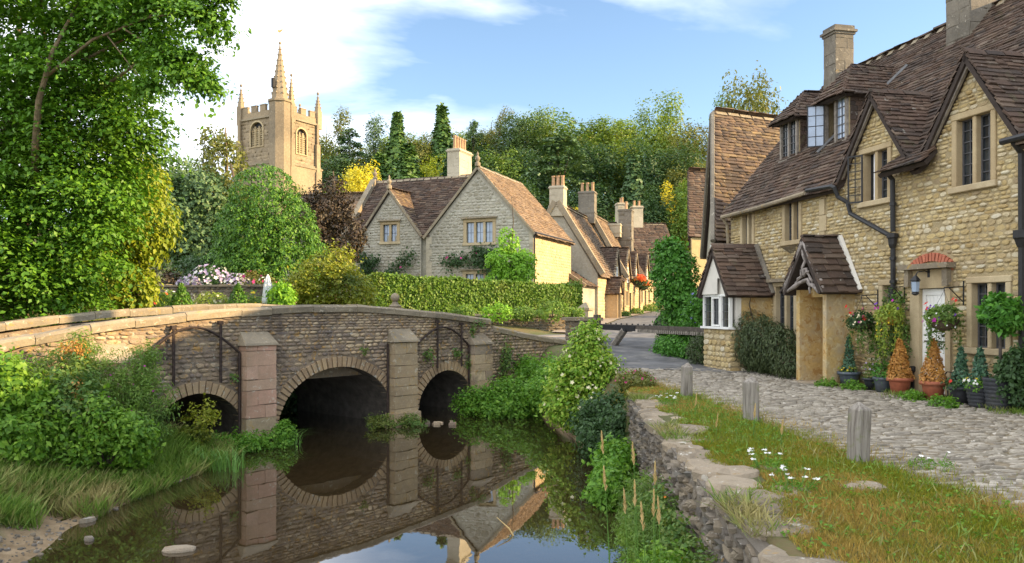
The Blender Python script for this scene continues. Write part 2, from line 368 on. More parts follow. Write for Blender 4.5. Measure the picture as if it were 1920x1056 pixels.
M['ashlar'] = stone_mat('ashlar', [(.42, .375, .28), (.46, .41, .31)], stain=(.22, .19, .13), stain_amt=.5, lichen=None, lichen2=((.40, .33, .18), .66), bump=.2)
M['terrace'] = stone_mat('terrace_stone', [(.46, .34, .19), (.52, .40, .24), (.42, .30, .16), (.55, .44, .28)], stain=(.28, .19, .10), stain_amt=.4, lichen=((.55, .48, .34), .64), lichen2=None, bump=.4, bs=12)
M['church'] = stone_mat('church_ashlar', [(.27, .21, .135), (.32, .25, .16), (.23, .18, .12), (.29, .23, .15)], stain=(.10, .085, .065), stain_amt=.7, lichen=((.46, .42, .32), .62), lichen2=None, bump=.3, bs=4, stain_scale=.16)
M['church_joint'] = plain('church_mortar', (.26, .21, .14), .95, .2, 2.0, .3)
M['chimney'] = stone_mat('chimney_stone', [(.175, .155, .125), (.215, .19, .15), (.145, .13, .105)], stain=(.07, .062, .05), stain_amt=.6, lichen=((.42, .38, .30), .62), lichen2=((.32, .24, .10), .66), bump=.4)
M['pot_clay'] = plain('chimney_pot_clay', (.40, .25, .14), .8, .25, 5)
M['terracotta'] = plain('terracotta', (.34, .105, .055), .75, .2, 12, .15, dirt=((.40, .26, .18), .35))
M['slate_pot'] = plain('slate_blue_glaze', (.075, .095, .12), .45, .3, 14, .1, .4, dirt=((.16, .15, .13), .4))
M['black_pot'] = plain('charcoal_pot', (.03, .033, .04), .55, .3, 14, .1, .4, dirt=((.09, .085, .07), .35))
M['iron'] = plain('black_iron', (.018, .018, .019), .5, .3, 14, .1, .4)
M['rust'] = plain('rusty_iron', (.04, .027, .022), .8, .5, 20, .3)
M['wood'] = plain('weathered_oak', (.25, .22, .185), .85, .35, 10, .5, dirt=((.12, .10, .08), .5))
def post_mat():
    t = NT('silvered_oak'); p = t.pos((26, 26, 1.6)); q = t.noise(p, 1.0, 5, .65, .4); c = t.ramp(q, [(.28, (.075, .062, .05)), (.45, (.22, .195, .165)), (.7, (.36, .33, .285))])
    c = t.mix(t.math('MULTIPLY', t.step(t.noise(t.pos(), 9.0, 4, .6), .56, .68), .6), c, (.17, .18, .08)); return t.out(t.pbsdf(c, .9, t.bump(q, 1.0, .02)))
M['oak_post'] = post_mat()
M['wood_dark'] = plain('dark_timber', (.09, .075, .062), .85, .35, 10, .5, dirt=((.03, .028, .026), .5))
M['tar_unlit'] = plain('tar_and_unlit_black', (.018, .018, .02), .7, .3, 10, .3)  # tarred timber, also the darkness of unlit openings put into colour
M['branch_grey'] = plain('gnarled_branch', (.25, .22, .20), .9, .4, 16, .6)
M['bark'] = plain('bark', (.10, .075, .05), .95, .4, 7, .8, dirt=((.05, .06, .03), .5))
M['bark_pale'] = plain('pale_bark', (.19, .14, .085), .95, .35, 7, .7, dirt=((.07, .07, .04), .5))  # bark of a paler colour
M['white'] = plain('white_paint', (.78, .78, .75), .45, .05, 6, .05, .4, dirt=((.60, .57, .50), .35))
M['render'] = plain('cream_render', (.66, .63, .56), .85, .06, 4, .12, dirt=((.52, .49, .42), .4))
M['brick'] = stone_mat('red_brick', [(.42, .13, .075), (.48, .17, .10), (.36, .11, .065)], stain=(.2, .1, .07), stain_amt=.3, lichen=None, lichen2=None, bump=.3)
M['lead'] = plain('lead_flashing', (.12, .12, .12), .6, .3, 8, .3)
M['came'] = plain('lead_came', (.09, .09, .095), .5, .2, 8, .1)
M['canvas'] = plain('white_canvas', (.80, .80, .80), .8, .04, 5, .1)
M['mud'] = plain('river_mud', (.16, .115, .07), .8, .35, 3.0, .6, .4, dirt=((.28, .22, .15), .7))
M['asphalt'] = plain('asphalt', (.10, .10, .102), .85, .45, 1.2, .5, dirt=((.20, .19, .175), .8))
M['pavement'] = plain('old_pavement', (.25, .21, .17), .9, .25, 2.0, .3)
M['glow_gold'] = plain('gilt_vane', (.60, .42, .12), .35, .1, 6, .05, .5, .8)
def glass_mat():
    t = NT('window_glass'); p = t.pos()
    nz = t.noise(p, 3.0, 2); c = t.ramp(nz, [(.35, (.012, .016, .02)), (.7, (.045, .055, .06))])
    return t.out(t.pbsdf(c, .06, t.bump(t.noise(p, 5.0, 2), .10, .02), 1.0))
M['glass'] = glass_mat()
M['curtain_glass'] = plain('curtained_glass', (.30, .38, .50), .12, .18, 2.5, .02, .9)
def water_mat():
    t = NT('brook_water'); p = t.pos((1.0, .55, 1.0))
    h = t.math('ADD', t.math('MULTIPLY', t.noise(p, 1.1, 2, .5, .4), 1.0), t.math('MULTIPLY', t.noise(p, 6.0, 3, .5), .10))
    nor = t.bump(h, .045, .06)
    fr = t.n('ShaderNodeFresnel', {'IOR': 1.55, 'Normal': nor}).outputs[0]
    gl = t.n('ShaderNodeBsdfGlossy', {'Color': (.92, .93, .95, 1), 'Roughness': .012, 'Normal': nor}).outputs[0]
    tr = t.n('ShaderNodeBsdfTransparent', {0: (.46, .36, .20, 1)}).outputs[0]
    df = t.n('ShaderNodeBsdfDiffuse', {0: (.060, .043, .020, 1)}).outputs[0]
    body = t.n('ShaderNodeMixShader', {0: .45, 1: tr, 2: df}).outputs[0]
    return t.out(t.n('ShaderNodeMixShader', {0: t.math('MINIMUM', t.math('MULTIPLY', fr, 1.5), .95), 1: body, 2: gl}).outputs[0])
M['water'] = water_mat()
def ground_mat():
    t = NT('ground_soil'); p = t.pos()
    c = t.mix(t.step(t.noise(p, .8, 4, .6), .42, .62), (.075, .085, .028), (.13, .10, .045))
    c = t.mix(t.step(t.noise(p, 4.0, 4, .6), .5, .7), c, (.10, .115, .035))
    z = t.n('ShaderNodeSeparateXYZ', {0: p}).outputs[2]       # river mud wherever the ground lies low
    c = t.mix(t.step(t.math('ADD', z, t.math('MULTIPLY', t.noise(p, 2.0, 3), .3)), .28, .42), t.ramp(t.noise(p, 3.0, 5, .65), [(.3, (.17, .115, .06)), (.7, (.34, .25, .15))]), c)
    return t.out(t.pbsdf(c, .95, t.bump(t.noise(p, 14, 5, .65), .6, .04)))
M['ground'] = ground_mat()
# foliage (real leaf colours, about 0.04 to 0.12)
G = leaf_mat
M['l_left'] = G('broad_leaf', [(.040, .10, .008), (.066, .155, .010), (.052, .125, .009), (.105, .21, .014)], patch=((.13, .21, .016), .58, .5), patch_scale=.35)
M['l_gold'] = G('golden_leaf', [(.14, .185, .012), (.20, .23, .015), (.11, .16, .011)], patch=((.07, .12, .02), .55, .8))
M['l_yew'] = G('yew_leaf', [(.024, .075, .007), (.044, .115, .009), (.095, .185, .012)], trans=.2)
M['l_dark'] = G('dark_leaf', [(.022, .05, .016), (.03, .065, .02), (.04, .08, .022)])
M['l_cedar'] = G('cedar_needle', [(.036, .07, .026), (.05, .092, .032), (.07, .115, .034)], trans=.15)
M['l_conif'] = G('conifer_needle', [(.034, .075, .016), (.05, .10, .02), (.072, .125, .022)], trans=.15)
M['l_mid'] = G('mid_leaf', [(.06, .115, .016), (.085, .145, .02), (.12, .18, .024)], patch=((.20, .17, .02), .55, .6), patch_scale=.22)
M['l_mid_b'] = G('light_hill_leaf', [(.09, .145, .018), (.12, .175, .022), (.155, .195, .026)], patch=((.17, .15, .02), .56, .6), patch_scale=.3)
M['l_mid_c'] = G('deep_hill_leaf', [(.026, .055, .016), (.038, .072, .02), (.05, .088, .024)])
M['l_olive'] = G('olive_leaf', [(.075, .095, .02), (.10, .115, .024), (.13, .13, .028)], patch=((.18, .12, .02), .56, .6), patch_scale=.3)
M['l_yellow'] = G('yellow_leaf', [(.38, .33, .02), (.46, .40, .03), (.32, .30, .022)])
M['l_copper'] = G('copper_leaf', [(.022, .016, .010), (.032, .020, .012), (.028, .022, .010), (.045, .028, .012)], trans=.2)
M['l_bush'] = G('yellow_green_leaf', [(.15, .175, .014), (.19, .205, .016), (.12, .155, .013), (.20, .18, .018)], patch=((.06, .11, .018), .48, .8), patch_scale=.9)
M['l_hedge'] = G('hedge_leaf', [(.06, .115, .010), (.085, .15, .013), (.045, .09, .009)], patch=((.15, .18, .02), .53, .6), trans=.2, patch_scale=1.2)
M['l_bright'] = G('bright_leaf', [(.13, .26, .02), (.17, .32, .028), (.10, .22, .018)])
M['l_weed'] = G('weed_leaf', trans=.42, cols= [(.08, .15, .022), (.115, .19, .028), (.095, .17, .034), (.15, .215, .034)], patch=((.095, .16, .05), .5, .6), patch_scale=1.1)
M['l_bramble'] = G('bramble_leaf', trans=.42, cols= [(.06, .14, .012), (.09, .18, .015), (.14, .235, .022)])
M['l_nettle'] = G('nettle_leaf', trans=.42, cols= [(.055, .14, .014), (.08, .18, .018), (.12, .22, .022)])
M['l_laurel'] = G('variegated_leaf', [(.10, .20, .016), (.14, .26, .02), (.26, .32, .045), (.075, .16, .018)])
M['l_cotoneaster'] = G('cotoneaster_leaf', [(.028, .045, .018), (.042, .06, .022), (.055, .072, .026)], trans=.15)
M['l_ivy'] = G('ivy_leaf', [(.045, .10, .02), (.07, .13, .025), (.11, .14, .025)], patch=((.15, .13, .02), .55, .6))
M['l_rust'] = G('dry_leaf', [(.28, .13, .03), (.36, .19, .045), (.22, .10, .025)], trans=.2)
M['l_bluecon'] = G('blue_conifer_leaf', [(.03, .075, .045), (.045, .10, .06), (.055, .115, .055)], trans=.15)
M['l_bay'] = G('bay_leaf', [(.03, .10, .012), (.05, .15, .018), (.08, .2, .025)])
M['l_lime'] = G('lime_leaf', [(.16, .22, .03), (.22, .26, .04), (.12, .19, .025)])
M['l_straw'] = G('straw', [(.36, .26, .10), (.44, .33, .15), (.30, .21, .08)], trans=.25)
M['l_reed'] = G('reed_leaf', [(.07, .15, .03), (.10, .19, .035)])
for nm, c in dict(red=(.60, .035, .02), scarlet=(.65, .09, .02), orange=(.70, .20, .02), pink=(.62, .05, .25), magenta=(.42, .02, .30), purple=(.16, .05, .38), lilac=(.50, .40, .58), white=(.80, .80, .76), yellow=(.75, .55, .03), cream=(.75, .70, .45), blue=(.20, .18, .50)).items():
    M['f_' + nm] = G('petal_' + nm, [tuple(q * .85 for q in c), c, tuple(min(1, q * 1.12) for q in c)], trans=.2, rough=.7)
def grass_mat(name, greens, dries, thr, scale=.55):
    t = NT(name); r = t.rand(); p = t.pos()
    g = t.ramp(r, [(0, greens[0]), (.5, greens[1]), (1, greens[2])]); d = t.ramp(r, [(0, dries[0]), (.5, dries[1]), (1, dries[2])])
    f = t.math('ADD', t.noise(p, scale, 4, .6, .3), t.math('MULTIPLY', t.math('SUBTRACT', r, .5), .12))
    c = t.mix(t.step(f, thr - .07, thr + .09), g, d)
    tr = t.n('ShaderNodeBsdfTranslucent', {0: c}).outputs[0]
    return t.out(t.n('ShaderNodeMixShader', {0: .3, 1: t.pbsdf(c, .6, None, .25), 2: tr}).outputs[0])
M['lawn'] = grass_mat('verge_grass', [(.17, .215, .014), (.25, .28, .018), (.32, .32, .026)], [(.42, .29, .065), (.51, .37, .095), (.45, .27, .05)], .525)
M['bankgrass'] = grass_mat('bank_grass', [(.11, .21, .028), (.17, .28, .038), (.22, .30, .058)], [(.34, .28, .10), (.42, .36, .15), (.27, .24, .08)], .56, .7)
# ---------------------------------------------------------------- terrain
BX, BY = -5.67, 18.1                                   # bridge origin (middle of its first pier), direction, inward normal
BU = np.array([.6392, .7690]); BI = np.array([-.7690, .6392])
def ss(t): t = np.clip(t, 0, 1); return t * t * (3 - 2 * t)
def xr_of(y): return np.interp(y, [-20, 2.4, 14.7, 16, 20, 24, 27], [.4, 1.53, 2.2, 2.0, 1.5, .8, .3])
def xl_of(y): return np.interp(y, [-20, 6, 9.5, 12, 14.5, 15.8, 17, 19], [-4.2, -5.1, -5.7, -5.9, -5.6, -5.5, -5.9, -7.4])
def road_z(y): return np.interp(y, [-50, 17, 21, 24, 33, 50, 60, 100, 140], [1.4, 1.4, 1.5, 1.7, 2.05, 2.2, 2.35, 3.4, 4.5])
def H(x, y):
    x = np.asarray(x, float); y = np.asarray(y, float)
    s = (x - BX) * BU[0] + (y - BY) * BU[1]; t = (x - BX) * BI[0] + (y - BY) * BI[1]
    road = road_z(y); bed = -.55
    wr = np.where(y < 15, .06, np.interp(y, [15, 17, 27], [.06, 1.6, 1.8]))
    right = ss((x - xr_of(y)) / wr + np.where(y < 15, 0, .5))
    d = xl_of(y) - x
    left = np.interp(d, [-1.6, -.5, 0, .6, 1.6, 4.0, 7.5, 12], [0, .32, .52, .64, .95, 1.55, 2.35, 2.75])
    left = left + np.where(d > .4, 1, 0) * (.05 * np.sin(x * 2.3 + y * 1.1) + .035 * np.sin(x * 4.1 - y * 3.3)) + np.clip(d + .4, 0, 1) * .03 * np.sin(y * 2.7 + x)
    front = np.maximum(bed + right * (road - bed), bed + left)
    # behind the bridge face: channel under the arches, banks and gardens to either side
    gard = np.interp(x, [-40, -14, -9, -3, 1.0, 3.5], [3.4, 3.2, 3.0, 2.75, 2.5, 0]) ; g = np.where(x < 1.5, np.maximum(gard, road), road)
    up = ss((t - 3.0) / 6.0)
    side = road * (1 - up) + g * up
    ch = ss((s + 3.2) / .6) * (1 - ss((s - 7.5) / .6)) * (1 - ss((t - 12) / 1.0))
    back = side * (1 - ch) + bed * ch
    z = np.where(t > 0.3, back, front)
    # the hill behind the village
    hill = ss((y - 98) / 85.0) * 23.0 * (0.75 + .25 * ss((x + 60) / 90)) + ss((y - 170) / 200) * 10
    hr = ss((x - 24) / 45.0) * 14 * ss((y - 28) / 40) 
    return z + np.maximum(hill, hr)
def Hs(x, y): return float(H(x, y))
def lines(lo, hi, step, far_lo, far_hi):
    a = list(np.arange(lo, hi + 1e-6, step)); st = step
    while a[-1] < far_hi: st *= 1.25; a.append(a[-1] + st)
    st = step
    while a[0] > far_lo: st *= 1.25; a.insert(0, a[0] - st)
    return np.array(a)
def sheet(xs, ys, zf, name, m, mask=None):
    X, Y = np.meshgrid(xs, ys); Z = zf(X, Y)
    V = np.stack([X, Y, Z], -1).reshape(-1, 3); nx, ny = len(xs), len(ys)
    i, j = np.meshgrid(np.arange(nx - 1), np.arange(ny - 1)); a = (j * nx + i).ravel()
    q = np.stack([a, a + 1, a + 1 + nx, a + nx], -1)
    if mask is not None:
        cx = X[:-1, :-1] + np.diff(X[:-1], axis=1) / 2; cy = Y[:-1, :-1] + np.diff(Y[:, :-1], axis=0) / 2; q = q[mask(cx, cy).ravel()]
    me = np_mesh(name, V, q.ravel(), np.full(len(q), 4)); return obj(name, me, m, None, True)
gx = lines(-12, 9, .2, -500, 500); gy = lines(2.6, 30, .2, -60, 900)
gnd = sheet(gx, gy, H, 'ground', M['ground']); gnd['kind'] = 'structure'
# water of the brook
ww = MB(); ww.add([(-9, -30, 0), (3, -30, 0), (3, 24.9, 0), (-5, 40, 0), (-18, 40, 0), (-9, 20, 0)], [(0, 1, 2, 3, 4, 5)])
wat = ww.build('brook_water', M['water']); wat['kind'] = 'structure'

def ribbon(name, cl, m, dz, n_across=6, kind='structure', step=.5, crown=0.0):
    """strip that follows the ground; cl = rows of (xl, yl, xr, yr)"""
    rows = []
    for k in range(len(cl) - 1):
        a, b = np.array(cl[k]), np.array(cl[k + 1]); nseg = max(1, int(np.linalg.norm(b - a) / step / 1.4))
        rows += [a + (b - a) * i / nseg for i in range(nseg)]
    rows.append(np.array(cl[-1]))
    V = []
    for r in rows:
        for i in range(n_across + 1):
            f = i / n_across; x = r[0] + (r[2] - r[0]) * f; y = r[1] + (r[3] - r[1]) * f; V.append((x, y, Hs(x, y) + dz + crown * 4 * f * (1 - f)))
    n = n_across + 1; F = [(j * n + i, j * n + i + 1, (j + 1) * n + i + 1, (j + 1) * n + i) for j in range(len(rows) - 1) for i in range(n_across)]
    mb = MB().add(V, F); o = mb.build(name, m, None, True); o['kind'] = kind; return o
# asphalt street climbing between the terraces, and its arm over the bridge
ribbon('road', [(2.6, 20.6, 6.0, 19.0), (2.6, 24.0, 5.6, 23.0), (3.2, 30.0, 6.2, 28.0), (3.8, 36.0, 7.6, 35.0), (5.2, 44.0, 9.4, 43.0), (7.3, 55.0, 11.6, 54.0), (9.6, 63.0, 14.0, 62.0), (14.0, 78.0, 18.5, 77.0), (20.5, 98.0, 25.5, 96.5), (27, 118, 32, 116)], M['asphalt'], .02, 8)
ribbon('pavement', [(1.6, 32.4, 3.1, 31.6), (2.3, 36.4, 3.75, 36.0), (3.9, 44.4, 5.15, 44.0), (6.2, 55.4, 7.25, 55.0), (8.6, 63.4, 9.55, 63.0), (13.1, 78.4, 13.95, 78.0)], M['pavement'], .06, 3)
ribbon('road', [(-3.4, 28.4, -.9, 25.4), (-.6, 29.8, 1.6, 27.3), (1.4, 31.2, 2.7, 28.6), (3.1, 31.6, 3.2, 29.0)], M['pavement'], .03, 6)
# lane bed
def wall_x(y): return 5.99 + (21.9 - y) * .2255           # foot of the cottage front
def verge_x(y): return np.interp(y, [0, 5, 6.2, 8.3, 11.4, 14.5, 17, 19.5, 21], [4.3, 4.15, 4.0, 3.72, 3.5, 3.3, 2.9, 2.5, 2.4])
lane = [(float(verge_x(y)), y, wall_x(y) - .05, y) for y in (1.0, 4, 6, 8, 10, 12, 14, 16, 18, 19.6, 20.8)]
lane_bed = ribbon('lane', lane, M['sett_bed'], .006, 14)
# setts: rough stones set on edge, longer across the lane
def lay_setts():
    rng = random.Random(21); rects = []; y = 1.8
    while y < 20.3:
        h = rng.uniform(.045, .095); x0 = float(verge_x(y)) + rng.uniform(-.05, .3); x1 = wall_x(y) - .3 - rng.uniform(0, .35); x = x0
        while x < x1:
            w = rng.uniform(.09, .30)
            if rng.random() > .10: rects.append((x + .008, x + w - .008, y + .006 + rng.uniform(-.02, .02), y + h - .006 + rng.uniform(-.02, .02)))
            x += w
        y += h
    # follow the slight fall of the lane: a plane is enough for y < 17, the rise beyond is added per piece below
    lo = [r for r in rects if r[3] < 17.0]; hi = [r for r in rects if r[3] >= 17.0]
    sl = math.atan2(.1, 4.0)
    pieces(lane_bed, 'sett', 'sett', SETTS, (0, 0, 1.409), (1, 0, 0), (0, 1, 0), (0, 0, 1), lo, .028, M['sett'], rng, 300, 'far_setts', turn=.22, thj=.9)
    pieces(lane_bed, 'sett', 'sett', SETTS, (0, 0, 1.409 - 17 * math.tan(sl)), (1, 0, 0), (0, math.cos(sl), math.sin(sl)), (0, -math.sin(sl), math.cos(sl)), hi, .028, M['sett'], rng, 0, 'far_setts', turn=.22, thj=.9)
lay_setts()

# ---------------------------------------------------------------- leaves, grass, trees
LEAF = [(np.array([(0, 0, 0), (-.34, .45, .10), (0, 1, -.06), (.34, .45, .10)]), [(0, 3, 2), (0, 2, 1)]),
        (np.array([(0, 0, 0), (-.26, .40, .12), (0, 1, 0.05), (.26, .40, .06)]), [(0, 3, 2), (0, 2, 1)])]
NARROW = [(np.array([(0, 0, 0), (-.12, .4, .05), (0, 1, -.1), (.12, .4, .05)]), [(0, 3, 2), (0, 2, 1)])]
SPRAY = [(np.array([(0, 0, 0), (-.36, .30, .04), (-.10, .45, .0), (-.28, .75, -.06), (0, 1.0, -.12), (.28, .75, -.06), (.10, .45, 0), (.36, .30, .04)]), [(0, 2, 1), (0, 4, 2), (2, 4, 3), (0, 6, 4), (0, 7, 6), (6, 5, 4)])]
BLADE = [(np.array([(-.035, 0, 0), (.035, 0, 0), (.02, .12, .6), (0, .34, 1.0)]), [(0, 1, 2, 3)]), (np.array([(-.03, 0, 0), (.03, 0, 0), (.016, -.05, .6), (.05, -.22, 1.0)]), [(0, 1, 2, 3)])]
def unit(v): return v / np.maximum(np.linalg.norm(v, axis=-1, keepdims=True), 1e-9)
ZSQ = 1.0
def leaf_M(P, N, size, droop=.5, jit=.55):
    n = len(P); N = unit(N + NR.normal(0, jit, (n, 3)))
    T = NR.normal(0, 1, (n, 3)); T[:, 2] -= droop * 1.6; T = T - N * np.sum(T * N, 1, keepdims=True); T = unit(T); B = np.cross(T, N)
    sz = size * NR.uniform(.45, 1.45, n)
    Mx = np.zeros((n, 4, 4)); Mx[:, 3, 3] = 1
    Mx[:, :3, 0] = B * sz[:, None]; Mx[:, :3, 1] = T * sz[:, None]; Mx[:, :3, 2] = N * sz[:, None]; Mx[:, 2, :3] *= ZSQ; Mx[:, :3, 3] = P
    return Mx
def leaves(name, P, N, size, m, parent, variants=LEAF, droop=.5, jit=.55):
    Mx = leaf_M(P, N, size, droop, jit); me = join_mesh(name, variants, NR.integers(0, len(variants), len(P)), Mx)
    return obj(name, me, m, parent)
def dirs(n): return unit(NR.normal(0, 1, (n, 3)))
def clump_crown(blobs, clumps, per, csize, up=.35, fill=.12, shell=(.72, 1.02), flat=.5, low_cut=-1.0):
    """points and normals of leaves gathered in clumps on the shells of ellipsoid blobs"""
    bl = np.array(blobs, float); w = (bl[:, 3] * bl[:, 4] + bl[:, 4] * bl[:, 5] + bl[:, 3] * bl[:, 5]); w /= w.sum()
    b = NR.choice(len(bl), clumps, p=w); d = dirs(clumps)
    if low_cut > -1: d[:, 2] = np.where(d[:, 2] < low_cut, -d[:, 2], d[:, 2])
    rad = NR.uniform(shell[0], shell[1], clumps) - (NR.random(clumps) < fill) * NR.uniform(.15, .5, clumps)
    C = bl[b, :3] + d * bl[b, 3:] * rad[:, None]; nn = unit(d / bl[b, 3:] + np.array([0, 0, up]) / np.mean(bl[:, 3:]))
    k = np.repeat(np.arange(clumps), per); n = len(k)
    cs = csize * NR.uniform(.6, 1.5, clumps)
    off = NR.normal(0, 1, (n, 3)) * cs[k, None] * .55; along = np.sum(off * nn[k], 1, keepdims=True); off -= nn[k] * along * (1 - flat)
    off[:, 2] -= (np.sum(off[:, :2] ** 2, 1)) / (cs[k] + 1e-6) * .18
    P = C[k] + off; N = unit(nn[k] * .9 + off / (cs[k, None] + 1e-6) * .5 + np.array([0, 0, .25]))
    return P, N
def sprigs(blobs, n, ls, up=1.0):
    """leaves set along shoots that stick out of the outline"""
    bl = np.array(blobs, float); b = NR.integers(0, len(bl), n); d = dirs(n); d[:, 2] = np.abs(d[:, 2]) * 1.1; d = unit(d); S = bl[b, :3] + d * bl[b, 3:] * .85; g = unit(d + NR.normal(0, .3, (n, 3)) + np.array([0, 0, .5 * up])); L = bl[b, 3:].mean(1) * NR.uniform(.25, .75, n); k = 12
    f = np.linspace(0.05, 1, k); P = S[:, None] + g[:, None] * (L[:, None] * f)[:, :, None]; P[:, :, 2] -= (L[:, None] * f ** 2) * .25; P = P.reshape(-1, 3) + NR.normal(0, ls * .35, (n * k, 3)); N = np.repeat(d, k, 0) + np.array([0, 0, .4]); return P, N
def limb_mesh(base, top, r0, targets, wob=.12, r_tip=.03, n=7):
    """trunk from base to top with limbs that reach the targets"""
    mb = MB(); base, top = Vector(base), Vector(top); L = (top - base).length; rr = random.Random(int(L * 1000) + len(targets))
    pts = [base + (top - base) * f + Vector((rr.uniform(-1, 1), rr.uniform(-1, 1), 0)) * wob * L * .25 * math.sin(f * 3.1) for f in (0, .2, .4, .6, .8, 1)]
    rad = [r0 * (1.25 if i == 0 else 1) * (1 - .82 * i / 5) for i in range(6)]
    mb.tube(pts, rad, n)
    for t in targets:
        t = Vector(t); f = min(.9, max(.12, ((t.z - base.z) / max(.1, (top.z - base.z))) * .62)); k = f * 5; i = int(k); p = pts[i].lerp(pts[min(5, i + 1)], k - i)
        r = r0 * (1 - .82 * f) * .55; mid = p.lerp(t, .5) + Vector((rr.uniform(-.1, .1), rr.uniform(-.1, .1), .12)) * (t - p).length
        mb.tube([p, p.lerp(mid, .55), mid, mid.lerp(t, .6), t], [r, r * .8, r * .6, r * .4, max(r_tip, r * .15)], 5)
    return mb
def tree(name, label, cat, loc, blobs, clumps, per, csize, lsize, m, trunk=None, bark='bark', group=None, variants=LEAF, crown='crown', **kw):
    """trunk = (top z, radius, number of limbs)"""
    e = empty(name, loc, 0, label, cat, group)
    if trunk:
        tz, r, k = trunk; rr = random.Random(len(label)); bl = sorted(blobs, key=lambda q: -q[3] * q[5])[:k]
        tg = [(q[0] * .9, q[1] * .9, q[2]) for q in bl]
        limb_mesh((0, 0, -.3), (blobs[0][0] * .4, blobs[0][1] * .4, tz), r, tg).build('trunk', M[bark], e, True)
    dr = kw.pop('droop', .5); jt = kw.pop('jit', .55)
    sp = kw.pop('sprig', 0); P, N = clump_crown(blobs, clumps, per, csize, **kw)
    if sp: Ps, Ns = sprigs(blobs, sp, lsize, .2); P = np.concatenate([P, Ps]); N = np.concatenate([N, Ns])
    leaves(crown, P, N, lsize, M[m], e, variants, dr, jt)
    return e
def shrub(name, label, cat, loc, blobs, clumps, per, csize, lsize, m, stems=5, bark='bark', group=None, variants=LEAF, flowers=None, sprig=0, **kw):
    """stems fan out from the ground; flowers = (colour key, count, size)"""
    e = empty(name, loc, 0, label, cat, group); mb = MB(); rr = random.Random(len(label) * 3 + 1)
    for i in range(stems):
        b = blobs[i % len(blobs)]; t = Vector((b[0] + rr.uniform(-.4, .4) * b[3], b[1] + rr.uniform(-.4, .4) * b[4], b[2] + rr.uniform(-.2, .5) * b[5])); r = .012 + .012 * b[5]
        mb.tube([(t.x * .15, t.y * .15, -.05), (t.x * .45, t.y * .45, t.z * .5), tuple(t)], [r, r * .7, r * .3], 5)
    mb.build('stems', M[bark], e, True)
    dr = kw.pop('droop', .4); jt = kw.pop('jit', .55); sh = kw.get('shell', (.72, 1.02))
    P, N = clump_crown(blobs, clumps, per, csize, **kw)
    if sprig:
        Ps, Ns = sprigs(blobs, sprig, lsize); P = np.concatenate([P, Ps]); N = np.concatenate([N, Ns])
    leaves('foliage', P, N, lsize, M[m], e, variants, dr, jt)
    for f in (flowers or []): flower_part(e, f[0], blobs, f[1], f[2])
    return e
FLOWER = [(np.array([(0, 0, 0)] + [(math.cos(a) * (1 if i % 2 else .55), math.sin(a) * (1 if i % 2 else .55), .25 if i % 2 else .1) for i, a in enumerate(np.arange(10) * math.pi / 5)]), [(0, i + 1, (i + 1) % 10 + 1) for i in range(10)])]
def flower_part(e, col, blobs, count, size, pts=None, name='blossom'):
    if pts is None:
        bl = np.array(blobs); b = NR.integers(0, len(bl), count); d = dirs(count); d[:, 2] = np.abs(d[:, 2]) * .8; d[:, 1] = np.where(NR.random(count) < .75, -np.abs(d[:, 1]), d[:, 1]); d = unit(d)
        P = bl[b, :3] + d * bl[b, 3:] * 1.04; N = d
    else: P, N = pts
    Mx = leaf_M(P, N, size, 0, .3); return obj(name, join_mesh(name, FLOWER, np.zeros(len(P), int), Mx), M['f_' + col], e)
def grass_field(name, pts, hgt, m, label, variants=BLADE, lean=.35, wid=1.0):
    """pts: n x 3 roots"""
    n = len(pts); a = NR.uniform(0, 2 * math.pi, n); h = hgt * NR.uniform(.55, 1.35, n); lx = NR.normal(0, lean, n); ly = NR.normal(0, lean, n)
    Mx = np.zeros((n, 4, 4)); Mx[:, 3, 3] = 1; w = h * wid
    Mx[:, 0, 0] = np.cos(a) * w; Mx[:, 1, 0] = np.sin(a) * w; Mx[:, 0, 1] = -np.sin(a) * h; Mx[:, 1, 1] = np.cos(a) * h; Mx[:, 0, 2] = lx * h; Mx[:, 1, 2] = ly * h; Mx[:, 2, 2] = h; Mx[:, :3, 3] = pts
    o = obj(name, join_mesh(name, variants, NR.integers(0, len(variants), n), Mx), m); return tag(o, label, 'grass', None, 'stuff')
# lawn of the verge between river wall and lane
def verge_points(n, y0, y1, power=1.0):
    y = y0 + (y1 - y0) * NR.random(n) ** power; lo = xr_of(y) + .22 + .34 * np.clip(np.sin(y * 3.1) * np.sin(y * 1.3 + 1) + .3, 0, 1); hi = verge_x(y) + .12; x = lo + (hi - lo) * NR.random(n)
    # ragged towards the lane and over the slabs
    keep = (x < hi - .25 * NR.random(n)); x, y = x[keep], y[keep]; return np.stack([x, y, H(x, y) - .004], -1)
grass_field('grass_verge', np.concatenate([verge_points(80000, 4.2, 9.5), verge_points(46000, 9, 17.5)]), .044, M['lawn'], 'short patchy green and dry orange grass between river wall and lane', wid=2.1)
grass_field('tall_verge_grass', verge_points(2600, 4.4, 15), .10, M['bankgrass'], 'longer pale grass blades scattered through the verge', wid=.6, lean=.5)
def strag(n):
    y = 4.5 + 13.5 * NR.random(n); x = verge_x(y) + np.abs(NR.normal(0, .35, n)); k = NR.random(n) < np.exp(-(x - verge_x(y)) * 2); x, y = x[k], y[k]; return np.stack([x, y, H(x, y) + .01], -1)
grass_field('lane_edge_grass', strag(9000), .05, M['lawn'], 'straggling grass tufts in the joints along the lane edge', wid=1.4)
def bank_points(n):
    y = 7.5 + 10.0 * NR.random(n); d = .06 + NR.random(n) ** 1.3 * 5.0; x = xl_of(y) - d; k = NR.random(n) < np.interp(d, [.2, .9], [.35, 1]) ; k &= ~((y < 11.4) & (d < .75 + .25 * np.sin(y * 4))); x, y = x[k], y[k]; return np.stack([x, y, H(x, y) - .01], -1)
